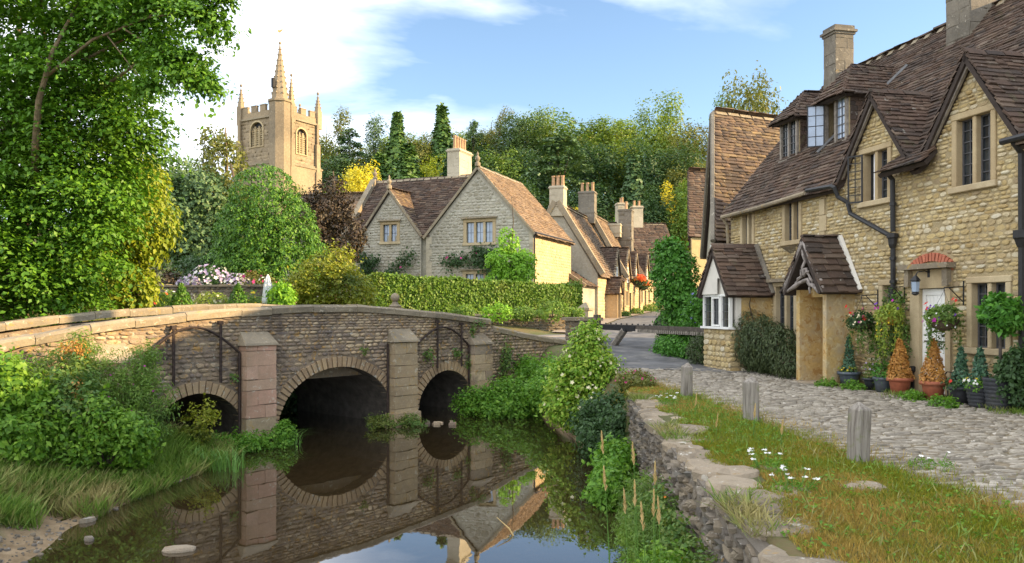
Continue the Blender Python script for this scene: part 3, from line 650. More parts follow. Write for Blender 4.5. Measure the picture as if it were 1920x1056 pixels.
grass_field('bank_grass', bank_points(60000), .26, M['bankgrass'], 'long pale green and straw grass on the left river bank', lean=.5, wid=.8)

# pebbles and silt bits along the muddy shore
def shore_pebbles():
    n = 900; y = 8.6 + 6.5 * NR.random(n) ** 1.4; d = NR.normal(.1, .55, n); x = xl_of(y) - d; z = H(x, y); k = z > -.12; x, y, z = x[k], y[k], z[k]; n = len(x)
    sz = .012 + .03 * NR.random(n) ** 3; Mx = np.zeros((n, 4, 4)); Mx[:, 3, 3] = 1; a = NR.uniform(0, 6.28, n); q = NR.uniform(.6, 1.4, n)
    Mx[:, 0, 0] = np.cos(a) * sz * 2; Mx[:, 1, 0] = np.sin(a) * sz * 2; Mx[:, 0, 1] = -np.sin(a) * sz * 2 * q; Mx[:, 1, 1] = np.cos(a) * sz * 2 * q; Mx[:, 2, 2] = sz; Mx[:, 0, 3] = x; Mx[:, 1, 3] = y; Mx[:, 2, 3] = z + sz * .2
    o = obj('shore_pebbles', join_mesh('shore_pebbles', SETTS, NR.integers(0, 8, n), Mx), M['bankwall']); tag(o, 'small pebbles strewn over the muddy left shore', 'pebbles', None, 'stuff')
shore_pebbles()
# clover and plantain in the verge
def verge_herbs():
    p = verge_points(900, 4.4, 16); n = len(p); k = np.repeat(np.arange(n), 9); P = p[k] + np.concatenate([NR.normal(0, .035, (len(k), 2)), NR.uniform(.01, .05, (len(k), 1))], 1); o = leaves('verge_herbs', P, np.tile([0., 0, 1], (len(P), 1)), .035, M['l_bramble'], None, LEAF, 0, .4); tag(o, 'scattered low clover and herb leaves in the verge grass', 'herbs', None, 'stuff')
verge_herbs()
# ---------------------------------------------------------------- stone bridge
BR = empty('stone_bridge', (BX, BY, 0), math.atan2(BU[1], BU[0]), 'old stone bridge of three arches with capped cutwater piers across the brook', 'bridge')
PAR = [(-11, 2.15), (-5.23, 2.36), (-4.54, 2.58), (-3.1, 2.79), (-2.0, 2.91), (-.54, 3.02), (1, 3.1), (2.25, 3.13), (3.1, 3.11), (4, 3.04), (5.8, 2.91), (7.86, 2.71)]
def par_z(s): return float(np.interp(s, [p[0] for p in PAR], [p[1] for p in PAR]))
ARCH = [(2.17, 1.75, .22, 1.36), (5.97, 1.13, .15, 1.12), (-1.52, 1.07, .22, 1.0)]     # centre, half span, springing, rise
def arch_poly(c, a, z0, r, n=22, base=-.7, grow=0.0):
    p = [(c + (a + grow) * math.cos(t), z0 + (r + grow) * math.sin(t)) for t in np.linspace(0, math.pi, n)]
    return [(c + a + grow, base)] + p + [(c - a - grow, base)] if base is not None else p
def build_bridge():
    rng = random.Random(5)
    COP = .165; face = [(-11, -.8), (11.9, -.8)] + [(11.9, 1.86), (9.6, 2.16), (7.98, 2.44), (7.86, 2.44)] + [(s, z - COP) for s, z in reversed(PAR)]
    # face with arch openings cut from the bottom: one outline that walks round the arches
    out = [(-11, -.8)]
    for c, a, z0, r in sorted(ARCH): out += list(reversed([(x, max(z, -.8)) for x, z in arch_poly(c, a, z0, r, base=-.8)]))
    out += face[1:]
    f = wall_face([out]).build('face_wall', M['bridge_mortar'], BR)
    ring = .27
    body = [(-11, -.3), (11.9, -.3)] + face[2:]
    holes = [arch_poly(c, a, z0, r, base=-.5, grow=ring) for c, a, z0, r in ARCH]
    rects = fill_rows([body] + holes, (.055, .12), (.09, .34), rng, .012, -.3, 3.2, slack=False, wave=.005)
    pieces(f, 'stone', 'stone', STONES, (0, 0, 0), (1, 0, 0), (0, 0, 1), (0, -1, 0), rects, .045, M['bridge'], rng, 300, 'masonry', turn=.03, thj=.7)
    # soffits (barrels) and the far side of the arches
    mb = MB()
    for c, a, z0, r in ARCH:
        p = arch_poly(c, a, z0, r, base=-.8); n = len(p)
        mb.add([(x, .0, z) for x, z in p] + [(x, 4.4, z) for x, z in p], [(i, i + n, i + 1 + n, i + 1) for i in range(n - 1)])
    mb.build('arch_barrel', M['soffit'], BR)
    # voussoirs
    for c, a, z0, r in ARCH:
        k = int(math.pi * (a + r) / 2 / .125)
        for i in range(k):
            t0, t1 = math.pi * i / k + .012, math.pi * (i + 1) / k - .012
            q = lambda t, g: (c + (a + g) * math.cos(t), z0 + (r + g) * math.sin(t))
            g1 = ring * rng.uniform(.86, 1.0); y0 = -.03 - rng.uniform(0, .02)
            v = MB(); a0, a1, b1, b0 = q(t0, .0), q(t0, g1), q(t1, g1), q(t1, .0); v.prism([a0, a1, b1, b0], y0, .25); v.build('voussoir', M['arch'], BR)
    # parapets: near one carries the coping; the far one stands 3.9 m behind
    lo = [(s, z - 1.15) for s, z in PAR]
    m2 = MB(); top = [(s, z - .2) for s, z in PAR]
    for y0, y1 in ((.38, .39), (3.9, 4.28)):
        for i in range(len(PAR) - 1): m2.prism([(PAR[i][0], -.2 if y0 > 1 and PAR[i][0] < -3 else 1.3), (PAR[i + 1][0], 1.3), (PAR[i + 1][0], top[i + 1][1]), (PAR[i][0], top[i][1])], y0, y1)
    m2.build('parapet_back', M['bridge_mortar'], BR)
    rects = fill_rows([[(-11, 1.6), (7.8, 1.6)] + [(s, z - .21) for s, z in reversed(PAR)]], (.10, .17), (.2, .5), rng, .014)
    pieces(BR, 'stone', 'stone', STONES, (0, 3.9, 0), (1, 0, 0), (0, 0, 1), (0, -1, 0), rects, .06, M['bridge'], rng, 0, 'far_parapet_masonry')
    def copings(y0, y1, s0, s1, zf, zoff=0.0):
        s = s0
        while s < s1 - .2:
            L = min(rng.uniform(.75, 1.35), s1 - s); e = s + L - .012; z0, z1 = zf(s), zf(e); j = rng.uniform(-.012, .012)
            b = MB(); xs = [s, (s + e) / 2, e]; V = []
            for x in xs:
                z = np.interp(x, [s, e], [z0, z1]) + j + zoff
                V += [(x, y0 + rng.uniform(-.012, .012), z - .175), (x, y0 + rng.uniform(-.015, .01), z - .05), (x, y0 + .06, z + rng.uniform(-.008, .012)), (x, y1 - .06, z + rng.uniform(-.008, .012)), (x, y1, z - .05), (x, y1, z - .175)]
            F = [tuple(range(6))[::-1], tuple(range(12, 18))] + [(k * 6 + i, k * 6 + (i + 1) % 6, (k + 1) * 6 + (i + 1) % 6, (k + 1) * 6 + i) for k in range(2) for i in range(6)]
            b.add(V, F); b.build('coping_stone', M['coping'], BR); s += L
    copings(-.07, .44, -11, 7.86, par_z)
    copings(3.84, 4.36, -11, 7.86, par_z, .03)
    # wing wall coping (broad flat stones, falling to the right)
    copings(-.05, .5, 7.98, 11.9, lambda s: float(np.interp(s, [7.98, 9.6, 11.9], [2.5, 2.24, 1.94])))
    # deck
    dk = MB()
    for i in range(len(PAR) - 1):
        a, b = PAR[i], PAR[i + 1]; dk.prism([(a[0], a[1] - 1.3), (b[0], b[1] - 1.3), (b[0], b[1] - 1.0), (a[0], a[1] - 1.0)], .39, 3.9)
    dk.build('deck', M['asphalt'], BR)
    # piers with sloped caps; each block of the shaft is a stone
    def pier(s0, s1, zs, zt, out_, mat, capm='coping', z_bot=-.6, blocks=True, wide=0.0):
        core = MB().box(s0 + .03, s1 - .03, -out_ + .03, .05, z_bot, zs - .02); pr = core.build('pier', M['bridge_mortar'], BR)
        rr = random.Random(int(s0 * 10)); z = z_bot
        while z < zs - .05:
            h = min(rr.uniform(.22, .36), zs - z); xs = [s0, s0 + (s1 - s0) * rr.choice((.38, .5, .62)), s1] if rr.random() < .45 else [s0, s1]
            for a, b in zip(xs[:-1], xs[1:]):
                q = MB().box(a + .006, b - .006, -out_ - rr.uniform(0, .012), .0, z + .006, z + h - .006, .008); q.build('block', M[mat] if z > .35 else M['pier'], pr)
            z += h
        if wide: MB().prism_z([(s0 - wide, -out_ - wide), (s1 + wide, -out_ - wide), (s1 + wide, .05), (s0 - wide, .05)], z_bot, .28, .08).build('footing', M['pier'], pr)
        # cap: weathered slab sloping up and back to the wall face
        e = .05; c = MB(); m = (s0 + s1) / 2
        c.add([(s0 - e, -out_ - e, zs), (s1 + e, -out_ - e, zs), (s1 + e, .02, zs), (s0 - e, .02, zs), (s0 - e + .03, -out_ - e + .02, zs + .05), (s1 + e - .03, -out_ - e + .02, zs + .05), (s1 - .04, .02, zt), (s0 + .04, .02, zt)],
              [(3, 2, 1, 0), (0, 1, 5, 4), (4, 5, 6, 7), (1, 2, 6, 5), (0, 4, 7, 3), (2, 3, 7, 6)]).build('cap', M[capm], pr)
    pier(-.57, .19, 2.2, 2.52, .30, 'pink')
    pier(3.76, 4.58, 2.14, 2.5, .28, 'pier', wide=.09)
    pier(6.84, 7.62, 1.97, 2.28, .28, 'bridge')
    pier(-3.82, -3.02, 1.97, 2.36, .36, 'pier')
    # iron tie frames
    def ties(s0, s1, v0, v1, zl, zr, ztop, zb):
        t = MB(); pts = [(s0 + (s1 - s0) * i / 14, -.11, np.interp(i, [0, 14], [zl, zr]) + (ztop - (zl + zr) / 2) * math.sin(math.pi * i / 14)) for i in range(15)]
        t.tube(pts, .028, 6); t.tube([(s1, -.11, zr), (s1, -.11, .25)], .03, 6)
        for v in (v0, v1):
            zt = par_z(v) - .28; t.tube([(v, -.12, zb), (v, -.12, zt)], .03, 6); t.box(v - .05, v + .05, -.15, -.06, zt - .03, zt + .05)
        t.build('iron_tie', M['rust'], BR)
    ties(-2.9, -.62, -2.12, -1.07, 1.85, 2.05, 2.62, 1.42)
    ties(4.66, 6.78, 5.49, 6.46, 2.0, 1.95, 2.5, 1.36)
    q = MB(); q.tube([(3.7, -.08, 2.1), (3.7, -.08, .2)], .03, 6); q.build('iron_tie', M['rust'], BR)
    # ball finial on the far parapet
build_bridge()
fin = empty('stone_finial', (-3.42, 23.4, par_z(5.5) + .02), 0, 'stone ball finial on a moulded base on top of the bridge parapet', 'finial')
MB().box(-.21, .21, -.21, .21, -.2, .10).lathe([(.17, .10), (.19, .14), (.10, .20), (.075, .27)], n=14).build('base', M['coping'], fin)
MB().lathe([(.03, .26)] + [(.13 * math.sin(t), .39 - .13 * math.cos(t)) for t in np.linspace(.3, 3.0, 9)] + [(.02, .53)], n=14).build('ball', M['coping'], fin, True)
# stone gate pillar at the end of the wing wall
gp = empty('stone_pillar', (2.45, 27.9, 1.75), math.atan2(BU[1], BU[0]) - .75, 'squat rubble stone pillar with slab cap where the bridge wall meets the street', 'pillar')
def build_pillar():
    rng = random.Random(9); b = MB().box(-.52, .52, -.36, .36, -.3, .86).build('core', M['bridge_mortar'], gp)
    for O, ea, en, w in (((-.52, -.36, 0), (1, 0, 0), (0, -1, 0), 1.04), ((-.52, .36, 0), (0, -1, 0), (-1, 0, 0), .72), ((.52, -.36, 0), (0, 1, 0), (1, 0, 0), .72)):
        pieces(b, 'stone', 'stone', STONES, O, ea, (0, 0, 1), en, fill_rows([[(0, -.1), (w, -.1), (w, .86), (0, .86)]], (.1, .17), (.16, .36), rng), .06, M['bankwall'], rng, 60, 'masonry')
    MB().box(-.64, .64, -.46, .46, .87, .97, .015).build('cap', M['coping'], gp)
build_pillar()

# ---------------------------------------------------------------- river wall along the verge
RW0, RW1 = np.array([2.17, 14.7]), np.array([1.5, 2.4]); rwu = (RW1 - RW0) / np.linalg.norm(RW1 - RW0); rwL = float(np.linalg.norm(RW1 - RW0))
RW = empty('river_wall', (RW0[0], RW0[1], 0), math.atan2(rwu[1], rwu[0]), 'rough stone retaining wall between the brook and the grass verge', 'wall')
def slab_mesh(rng, x0, x1, y0, y1, z, th=.13):
    """broken flat stone: ragged outline, uneven top in two rings, worn edge"""
    n = 12; cx, cy, lx, ly = (x0 + x1) / 2, (y0 + y1) / 2, (x1 - x0) / 2, (y1 - y0) / 2; ring = []
    for k in range(n):
        a = 2 * math.pi * k / n + rng.uniform(-.12, .12); c, q = math.cos(a), math.sin(a); m = max(abs(c), abs(q)); f = (.35 + .65 / m) * rng.uniform(.84, 1.06); ring.append((c * f * lx, q * f * ly))
    p = MB(); V = []; tx, ty = rng.uniform(-.05, .05), rng.uniform(-.04, .04)
    for f, dz, j in ((1.0, -th, .01), (1.03, -.045, .014), (.93, -.008, .012), (.55, 0, .016)):
        V += [(cx + x * f + rng.uniform(-j, j), cy + y * f + rng.uniform(-j, j), z + dz + rng.uniform(-j, j) + x * tx + y * ty) for x, y in ring]
    V.append((cx, cy, z + rng.uniform(-.01, .015)))
    p.add(V, [(r * n + i, r * n + (i + 1) % n, (r + 1) * n + (i + 1) % n, (r + 1) * n + i) for r in range(3) for i in range(n)] + [(3 * n + i, 3 * n + (i + 1) % n, 4 * n) for i in range(n)]); return p
def build_river_wall():
    rng = random.Random(13); top = 1.36
    notch = [(rwL, top), (0, top)]
    b = MB().prism([(0, -.6), (rwL, -.6)] + notch, .0, .4).build('core', M['bankwall'], RW)
    rects = fill_rows([[(0, -.15), (rwL, -.15)] + notch], (.06, .13), (.10, .34), rng, .012)
    pieces(b, 'stone', 'rubble', RUBBLE, (0, 0, 0), (1, 0, 0), (0, 0, 1), (0, -1, 0), rects, .085, M['bankwall'], rng, 300, 'masonry', turn=.12, thj=.8)
    # end face towards the bush
    pieces(b, 'stone', 'stone', STONES, (0, .4, 0), (0, -1, 0), (0, 0, 1), (-1, 0, 0), fill_rows([[(0, -.1), (.4, -.1), (.4, 1.3), (0, 1.3)]], (.08, .13), (.12, .3), rng), .06, M['bankwall'], rng, 30)
    # top slabs, uneven, some missing, two steps down at the notch
    s = -.1
    while s < rwL - .3:
        L = rng.uniform(.28, .8); w = rng.uniform(.36, .72); z = 1.425 + rng.uniform(-.03, .035); y0 = rng.uniform(-.09, .02)
        p = slab_mesh(rng, s, s + L, y0, y0 + w, z)
        p.build('slab', M['slab'], RW); s += L + rng.uniform(.0, .06)
    for (s0, s1, y0, y1, z0, z1) in ((7.3, 7.9, .5, .95, 1.25, 1.42), (7.2, 7.65, 1.15, 1.6, 1.2, 1.43), (6.6, 7.0, .55, .9, 1.28, 1.42)):
        slab_mesh(rng, s0, s1, y0, y1, z1, .2).build('slab', M['slab'], RW)
build_river_wall()
# three worn oak posts
for (x, y, tl, lab) in ((3.16, 14.5, .015, 'weathered grey oak post nearest the bridge, farthest of the three by the lane'), (3.42, 11.43, -.02, 'middle weathered grey oak post at the edge of the lane'), (3.62, 8.36, .025, 'nearest and tallest looking grey oak post beside the cobbled lane')):
    p = MB(); rr = random.Random(int(y * 10)); w = .085
    p.add([(sx * w * (1 + rr.uniform(-.12, .12)), sy * w * (1 + rr.uniform(-.12, .12)), z) for z in (-.2, .3, .56) for sx, sy in ((-1, -1), (1, -1), (1, 1), (-1, 1))] + [(rr.uniform(-.03, .03), 0, .645)],
          [(k * 4 + i, k * 4 + (i + 1) % 4, (k + 1) * 4 + (i + 1) % 4, (k + 1) * 4 + i) for k in range(2) for i in range(4)] + [(8 + i, 8 + (i + 1) % 4, 12) for i in range(4)])
    o = p.build('wooden_post', M['oak_post']); o.location = (x, y, 1.4); o.rotation_euler = (tl, tl * .7, rr.uniform(-.3, .3)); tag(o, lab, 'post', 'oak posts along the lane')
    bv = o.modifiers.new('bevel', 'BEVEL'); bv.width = .012; bv.segments = 2
# timber rail from pillar to bay
def build_rail():
    a, b = Vector((2.95, 27.6, 2.40)), Vector((5.35, 21.6, 2.44)); d = (b - a); L = d.length; e = empty('timber_rail', a, math.atan2(d.y, d.x), 'long weathered timber rail with dark front half, spanning from stone pillar to bay window', 'rail')
    MB().box(0, L, -.10, .10, -.02, .10).build('beam', M['wood_dark'], e)
    MB().box(-.02, L * .42, -.125, -.102, -.09, .085).build('tarred_board', M['tar_unlit'], e)
    for i in range(34):
        x = L * .44 + i * L * .55 / 34; MB().box(x, x + .055, -.115, -.03, -.12, -.025, .006).build('tooth', M['wood'], e)
    for i in range(9): MB().lathe([(.03, .10), (.03, .13), (.012, .15)], (.6 + i * .35, 0, 0), 6).build('stud', M['iron'], e)
    MB().box(-.12, .08, -.1, .1, -.75, .42, .01).build('post', M['wood_dark'], e)
    MB().tube([(1.95, -.05, -.06), (1.0, -.05, -.78)], .12, 6).build('brace', M['wood'], e)
    MB().tube([(2.1, -.14, -.06), (2.1, .14, -.06)], .06, 8).build('peg', M['tar_unlit'], e)
build_rail()
# ---------------------------------------------------------------- building kit
def roof_slope(parent, pts, m, rng, gauge=.13, wr=(.14, .34), th=.035, limit=0, bed=True, tilt=None, name='roof_tile', g_end=None, all_stuff=False):
    """pts: 3D outline; the first edge is the eave, running left to right seen from outside"""
    P = [Vector(p) for p in pts]; ea = (P[1] - P[0]).normalized(); up = None
    for q in P[2:]:
        v = (q - P[0]); v -= ea * v.dot(ea)
        if v.length > .2: up = v.normalized(); break
    en = ea.cross(up); eb = up
    poly = [((p - P[0]).dot(ea), (p - P[0]).dot(eb)) for p in P]
    o = None
    if bed:
        b = MB(); n = len(P); b.add([tuple(p - en * .02) for p in P] + [tuple(p - en * .10) for p in P], [tuple(range(n)), tuple(range(2 * n - 1, n - 1, -1))] + [(i, i + n, (i + 1) % n + n, (i + 1) % n) for i in range(n)])
        o = b.build('roof', M['roof_bed'], parent)
    tgt = o or parent
    L = max(q[1] for q in poly); rects = []; b = -.04; rows = 0
    while b < L - .02:
        g = gauge * (1 + rng.uniform(-.12, .12)) * (1 - .25 * max(0, b) / max(L, 1) if g_end is None else 1)
        for a0, a1 in _ivals([poly], min(max(b + g * .5, .005), L - .005)):
            a = a0 - rng.uniform(0, .03); a1 += rng.uniform(0, .03)
            while a < a1 - .03:
                w = rng.uniform(*wr)
                if a1 - a - w < wr[0] * .6: w = a1 - a
                dj = rng.uniform(-.022, .014); rects.append((a + .004, a + w - .004, b + dj, b + g * 1.55 + dj)); a += w
        b += g
    tl = -math.atan2(th * 1.15, gauge * 1.3) if tilt is None else tilt
    pieces(tgt, name, 'tile', BLOCKS, tuple(P[0] + en * th * .9), ea, eb, en, rects, th, m, rng, limit, 'roof_tiles', tilt=tl, turn=.018, thj=.35, all_stuff=all_stuff)
    return tgt
def ridge(parent, p0, p1, m, rng, r=.11, L=.42):
    p0, p1 = Vector(p0), Vector(p1); n = max(1, int((p1 - p0).length / L)); d = (p1 - p0).normalized(); s = Vector((0, 0, 1)).cross(d).normalized()
    for i in range(n):
        a, b = p0.lerp(p1, i / n + .006), p0.lerp(p1, (i + 1) / n - .006); mb = MB(); j = Vector((0, 0, rng.uniform(-.012, .012))); V = []
        for q in (a, b): V += [q + j - s * r * 1.3 - Vector((0, 0, r * .95)), q + j - s * r * .4 + Vector((0, 0, r * .15)), q + j + s * r * .4 + Vector((0, 0, r * .15)), q + j + s * r * 1.3 - Vector((0, 0, r * .95))]
        mb.add(V, [(0, 1, 2, 3)[::-1], (4, 5, 6, 7), (0, 4, 5, 1), (1, 5, 6, 2), (2, 6, 7, 3), (3, 7, 4, 0)]); mb.build('ridge_stone', m, parent)
def lattice(x0, x1, z0, z1, y, nx, nz, w=.009):
    b = MB()
    for i in range(1, nx): x = x0 + (x1 - x0) * i / nx; b.box(x - w, x + w, y - .006, y + .006, z0, z1)
    for i in range(1, nz): z = z0 + (z1 - z0) * i / nz; b.box(x0, x1, y - .008, y + .004, z - w, z + w)
    return b
def mullion_window(parent, x0, x1, z0, z1, lights=2, sw=.11, mw=.085, y=0.0, nx=2, nz=6, stone='dressed', sill=.11, hood=False, pane_m='glass', skip=(), depth=.13, lead=True):
    w = MB(); e = .035; hd = sw
    w.box(x0, x0 + sw, y - e, y + .2, z0 + sill, z1 - hd).box(x1 - sw, x1, y - e, y + .2, z0 + sill, z1 - hd)
    w.box(x0 - .015, x1 + .015, y - e - .004, y + .2, z1 - hd, z1); w.prism([(x0 - .04, z0), (x1 + .04, z0), (x1 + .04, z0 + sill), (x0 - .04, z0 + sill)], y - e - .045, y + .2)
    gw = (x1 - x0 - 2 * sw - (lights - 1) * mw) / lights
    for i in range(1, lights): xm = x0 + sw + gw * i + mw * (i - 1); w.box(xm, xm + mw, y - .005, y + .17, z0 + sill, z1 - hd)
    o = w.build('window', M[stone], parent)
    bv = o.modifiers.new('bevel', 'BEVEL'); bv.width = .012; bv.segments = 1
    for i in range(lights):
        a = x0 + sw + (gw + mw) * i; b = a + gw
        if i in skip:
            MB().box(a, b, y + depth + .02, y + depth + .03, z0 + sill, z1 - hd).build('dark_room_panel', M['tar_unlit'], o); continue  # black panel; the unlit room's darkness is put into its colour
        tl = RND.uniform(-.006, .006)
        MB().add([(a, y + depth + tl, z0 + sill), (b, y + depth - tl, z0 + sill), (b, y + depth - tl * .5, z1 - hd), (a, y + depth + tl * .3, z1 - hd)], [(0, 1, 2, 3)]).build('pane', M[pane_m], o)
        if lead:
            l = lattice(a, b, z0 + sill, z1 - hd, y + depth - .012, nx, nz); f = .014
            l.box(a, a + f * 2, y + depth - .03, y + depth - .008, z0 + sill, z1 - hd).box(b - f * 2, b, y + depth - .03, y + depth - .008, z0 + sill, z1 - hd).box(a, b, y + depth - .031, y + depth - .009, z1 - hd - f * 2, z1 - hd).box(a, b, y + depth - .031, y + depth - .009, z0 + sill, z0 + sill + f * 2); l.build('leading', M['came'], o)
    if hood: MB().box(x0 - .12, x1 + .12, y - .16, y + .05, z1 + .004, z1 + .085, .008).build('hood', M['coping'], o)
    return o
def rect(x0, x1, z0, z1): return [(x0, z0), (x1, z0), (x1, z1), (x0, z1)]
def chimney(parent, x0, x1, y0, y1, z0, z1, m, rng, cap=(.07, .12), pots=0, potm='pot_clay', bh=.3, limit=40, pot_h=.7, band=None):
    c = MB().box(x0 + .01, x1 - .01, y0 + .01, y1 - .01, z0, z1 - .02).build('chimney', M['church_joint'], parent)
    for O, ea, en, w in (((x0, y0, 0), (1, 0, 0), (0, -1, 0), x1 - x0), ((x0, y1, 0), (0, -1, 0), (-1, 0, 0), y1 - y0), ((x1, y0, 0), (0, 1, 0), (1, 0, 0), y1 - y0), ((x1, y1, 0), (-1, 0, 0), (0, 1, 0), x1 - x0)):
        pieces(c, 'block', 'block', BLOCKS, O, ea, (0, 0, 1), en, fill_rows([rect(0, w, z0, z1)], (bh * .85, bh * 1.15), (w * .45, w * .8), rng, .006), .03, m, rng, limit, 'blocks', thj=.15)
    e, h = cap
    k = MB().box(x0 - e * .5, x1 + e * .5, y0 - e * .5, y1 + e * .5, z1, z1 + h * .6).box(x0 - e, x1 + e, y0 - e, y1 + e, z1 + h * .6, z1 + h * 1.2).box(x0 - e * .3, x1 + e * .3, y0 - e * .3, y1 + e * .3, z1 + h * 1.2, z1 + h * 2.2); k.build('cap', m, c)
    if band: MB().box(x0 - e * .7, x1 + e * .7, y0 - e * .7, y1 + e * .7, band, band + .09).build('band', m, c)
    for i in range(pots):
        px = x0 + (x1 - x0) * (i + .5) / pots if (x1 - x0) >= (y1 - y0) else (x0 + x1) / 2; py = (y0 + y1) / 2 if (x1 - x0) >= (y1 - y0) else y0 + (y1 - y0) * (i + .5) / pots
        r = .13 if pots < 4 else .105
        MB().lathe([(r * 1.15, 0), (r * 1.15, .06), (r, .1), (r * .88, pot_h * .85), (r * 1.08, pot_h * .88), (r * 1.08, pot_h), (r * .7, pot_h)], (px, py, z1 + h * 2.2), 10).build('pot', M[potm], c, False)
    return c

# ---------------------------------------------------------------- long cottage on the right
CO = empty('stone_cottage', (5.99, 21.9, 0), math.atan2(-.9755, .22), 'long honey stone cottage with steep stone tiled roof, two gables and two dormers, right', 'cottage')
CL = 21.0; EV = 5.8; PIT = 1.183; RY, RZ = 3.05, 9.4  # length runs on out of view, added to keep low sun off the lane
def sl_z(y): return EV + PIT * y
G1, G2 = (6.03, 7.22, 1.08), (8.48, 7.24, 1.06)          # gable centre, apex z, half width at the eave
def build_cottage():
    rng = random.Random(17)
    wins = dict(A=(.55, 1.27, 4.55, 5.62), B=(2.6, 3.4, 4.52, 5.68), C=(5.52, 6.46, 5.08, 6.28), D=(8.02, 8.98, 5.02, 6.40), E=(8.36, 9.28, 2.24, 3.55), G=(2.2, 3.2, 1.95, 3.66), F=(6.1, 6.55, 2.9, 3.58))
    out = [(0, 1.1), (CL, 1.1), (CL, EV), (G2[0] + G2[2], EV), (G2[0], G2[1]), (G2[0] - G2[2], EV), (G1[0] + G1[2], EV), (G1[0], G1[1]), (G1[0] - G1[2], EV), (0, EV)]
    holes = [rect(a + .03, b - .03, c + .03, d - .03) for a, b, c, d in wins.values()] + [rect(7.02, 7.98, 1.2, 3.72)]
    wl = wall_face([out] + holes, 0, .25).build('wall', M['mortar'], CO)
    shol = [rect(a - .005, b + .005, c - .005, d + .005) for a, b, c, d in wins.values()] + [rect(6.98, 8.02, 1.2, 3.86), rect(4.1, 4.36, 1.2, 5.7)]
    # brick relieving arch over the door is cut out too
    arc = [(7.56 + .62 * math.sin(t), 3.36 + .62 * math.cos(t)) for t in np.linspace(-.85, .85, 9)]
    rects = [r for r in fill_rows([out] + shol, (.05, .105), (.075, .25), rng, .010, wave=.008) if r[0] < 11.5]
    rects = [r for r in rects if not (abs((r[0] + r[1]) / 2 - 7.53) < .56 and 3.83 < (r[2] + r[3]) / 2 < 4.03 + .05 - abs((r[0] + r[1]) / 2 - 7.53) * .25)]
    pieces(wl, 'stone', 'stone', STONES, (0, 0, 0), (1, 0, 0), (0, 0, 1), (0, -1, 0), rects, .034, M['rubble'], rng, 300, 'masonry', turn=.08, thj=.9)
    # quoins at the straight joint
    z = 1.3; i = 0
    while z < 5.6:
        h = rng.uniform(.24, .36); w = .25 if i % 2 else .2
        MB().box(4.11, 4.11 + w, -.03, .02, z + .006, z + h - .006, .006).build('quoin', M['dressed'], wl); z += h; i += 1
    # other walls: left gable end, back, right gable end
    b = MB(); prof = [(0, 1.1), (2 * RY, 1.1), (2 * RY, EV), (RY, RZ - .08), (0, EV)]
    b.add([(0, y, z) for y, z in prof], [(4, 3, 2, 1, 0)]); b.add([(CL, y, z) for y, z in prof], [(0, 1, 2, 3, 4)]); b.add([(0, 2 * RY, 1.1), (CL, 2 * RY, 1.1), (CL, 2 * RY, EV), (0, 2 * RY, EV)], [(3, 2, 1, 0)])
    b.build('end_walls', M['rubble'], CO)
    # roof
    ov = -.2
    nt_ = []
    for (c, az, hw) in (G1, G2): nt_ += [(c - hw - .06, ov, sl_z(ov)), (c - .02, (az - .1 - EV) / PIT, az - .1), (c + .02, (az - .1 - EV) / PIT, az - .1), (c + hw + .06, ov, sl_z(ov))]
    r0 = roof_slope(CO, [(-.12, ov, sl_z(ov))] + nt_ + [(CL + .1, ov, sl_z(ov)), (CL + .1, RY, RZ), (-.12, RY, RZ)], M['tile'], rng, .125, (.14, .36), .034, 300)
    roof_slope(CO, [(CL + .1, 2 * RY - ov, sl_z(ov)), (-.12, 2 * RY - ov, sl_z(ov)), (-.12, RY, RZ), (CL + .1, RY, RZ)], M['tile'], rng, .3, (.4, .6), .04, 0)
    ridge(r0, (-.12, RY, RZ + .06), (CL, RY, RZ + .06), M['coping'], rng)
    # wall gables
    for (c, az, hw) in (G1, G2):
        yb = (az + .10 - EV) / PIT; f = -.17; k = (az + .12 - EV) / hw; e = hw + .10; zb = az + .12 - k * e
        g = roof_slope(CO, [(c + e, f, zb), (c + e, f + .06, zb), (c, yb + .1, az + .12), (c, f, az + .12)], M['tile'], rng, .125, (.16, .34), .032, 40)
        roof_slope(CO, [(c - e, f + .06, zb), (c - e, f, zb), (c, f, az + .12), (c, yb + .1, az + .12)], M['tile'], rng, .125, (.16, .34), .032, 20)
        ridge(g, (c, f, az + .17), (c, yb, az + .17), M['tile'], rng, .08, .3)
        # barge boards
        bb = MB()
        for sg in (1, -1):
            bb.prism([(c, az + .03), (c, az - .13), (c + sg * e, zb - .16), (c + sg * e, zb - .02)][::sg], f + .05, f + .10)
        bb.build('bargeboard', M['wood'], CO)
        # skirts of the main roof stop at the gables: small cheek wall beside the window
    # dormers on the slope
    def dormer(c, hw, yf, zt, apex, open_l):
        d = MB(); zb = sl_z(yf) - .05; yb = (zt - EV) / PIT
        fr = MB(); t = .07
        fr.box(c - hw, c - hw + t, yf - .03, yf + .06, zb, zt).box(c + hw - t, c + hw, yf - .03, yf + .06, zb, zt).box(c - hw, c + hw, yf - .035, yf + .06, zt - t, zt).box(c - hw - .03, c + hw + .03, yf - .07, yf + .06, zb, zb + t).box(c - t / 2, c + t / 2, yf - .025, yf + .05, zb, zt)
        dm = fr.build('dormer', M['wood'], CO)
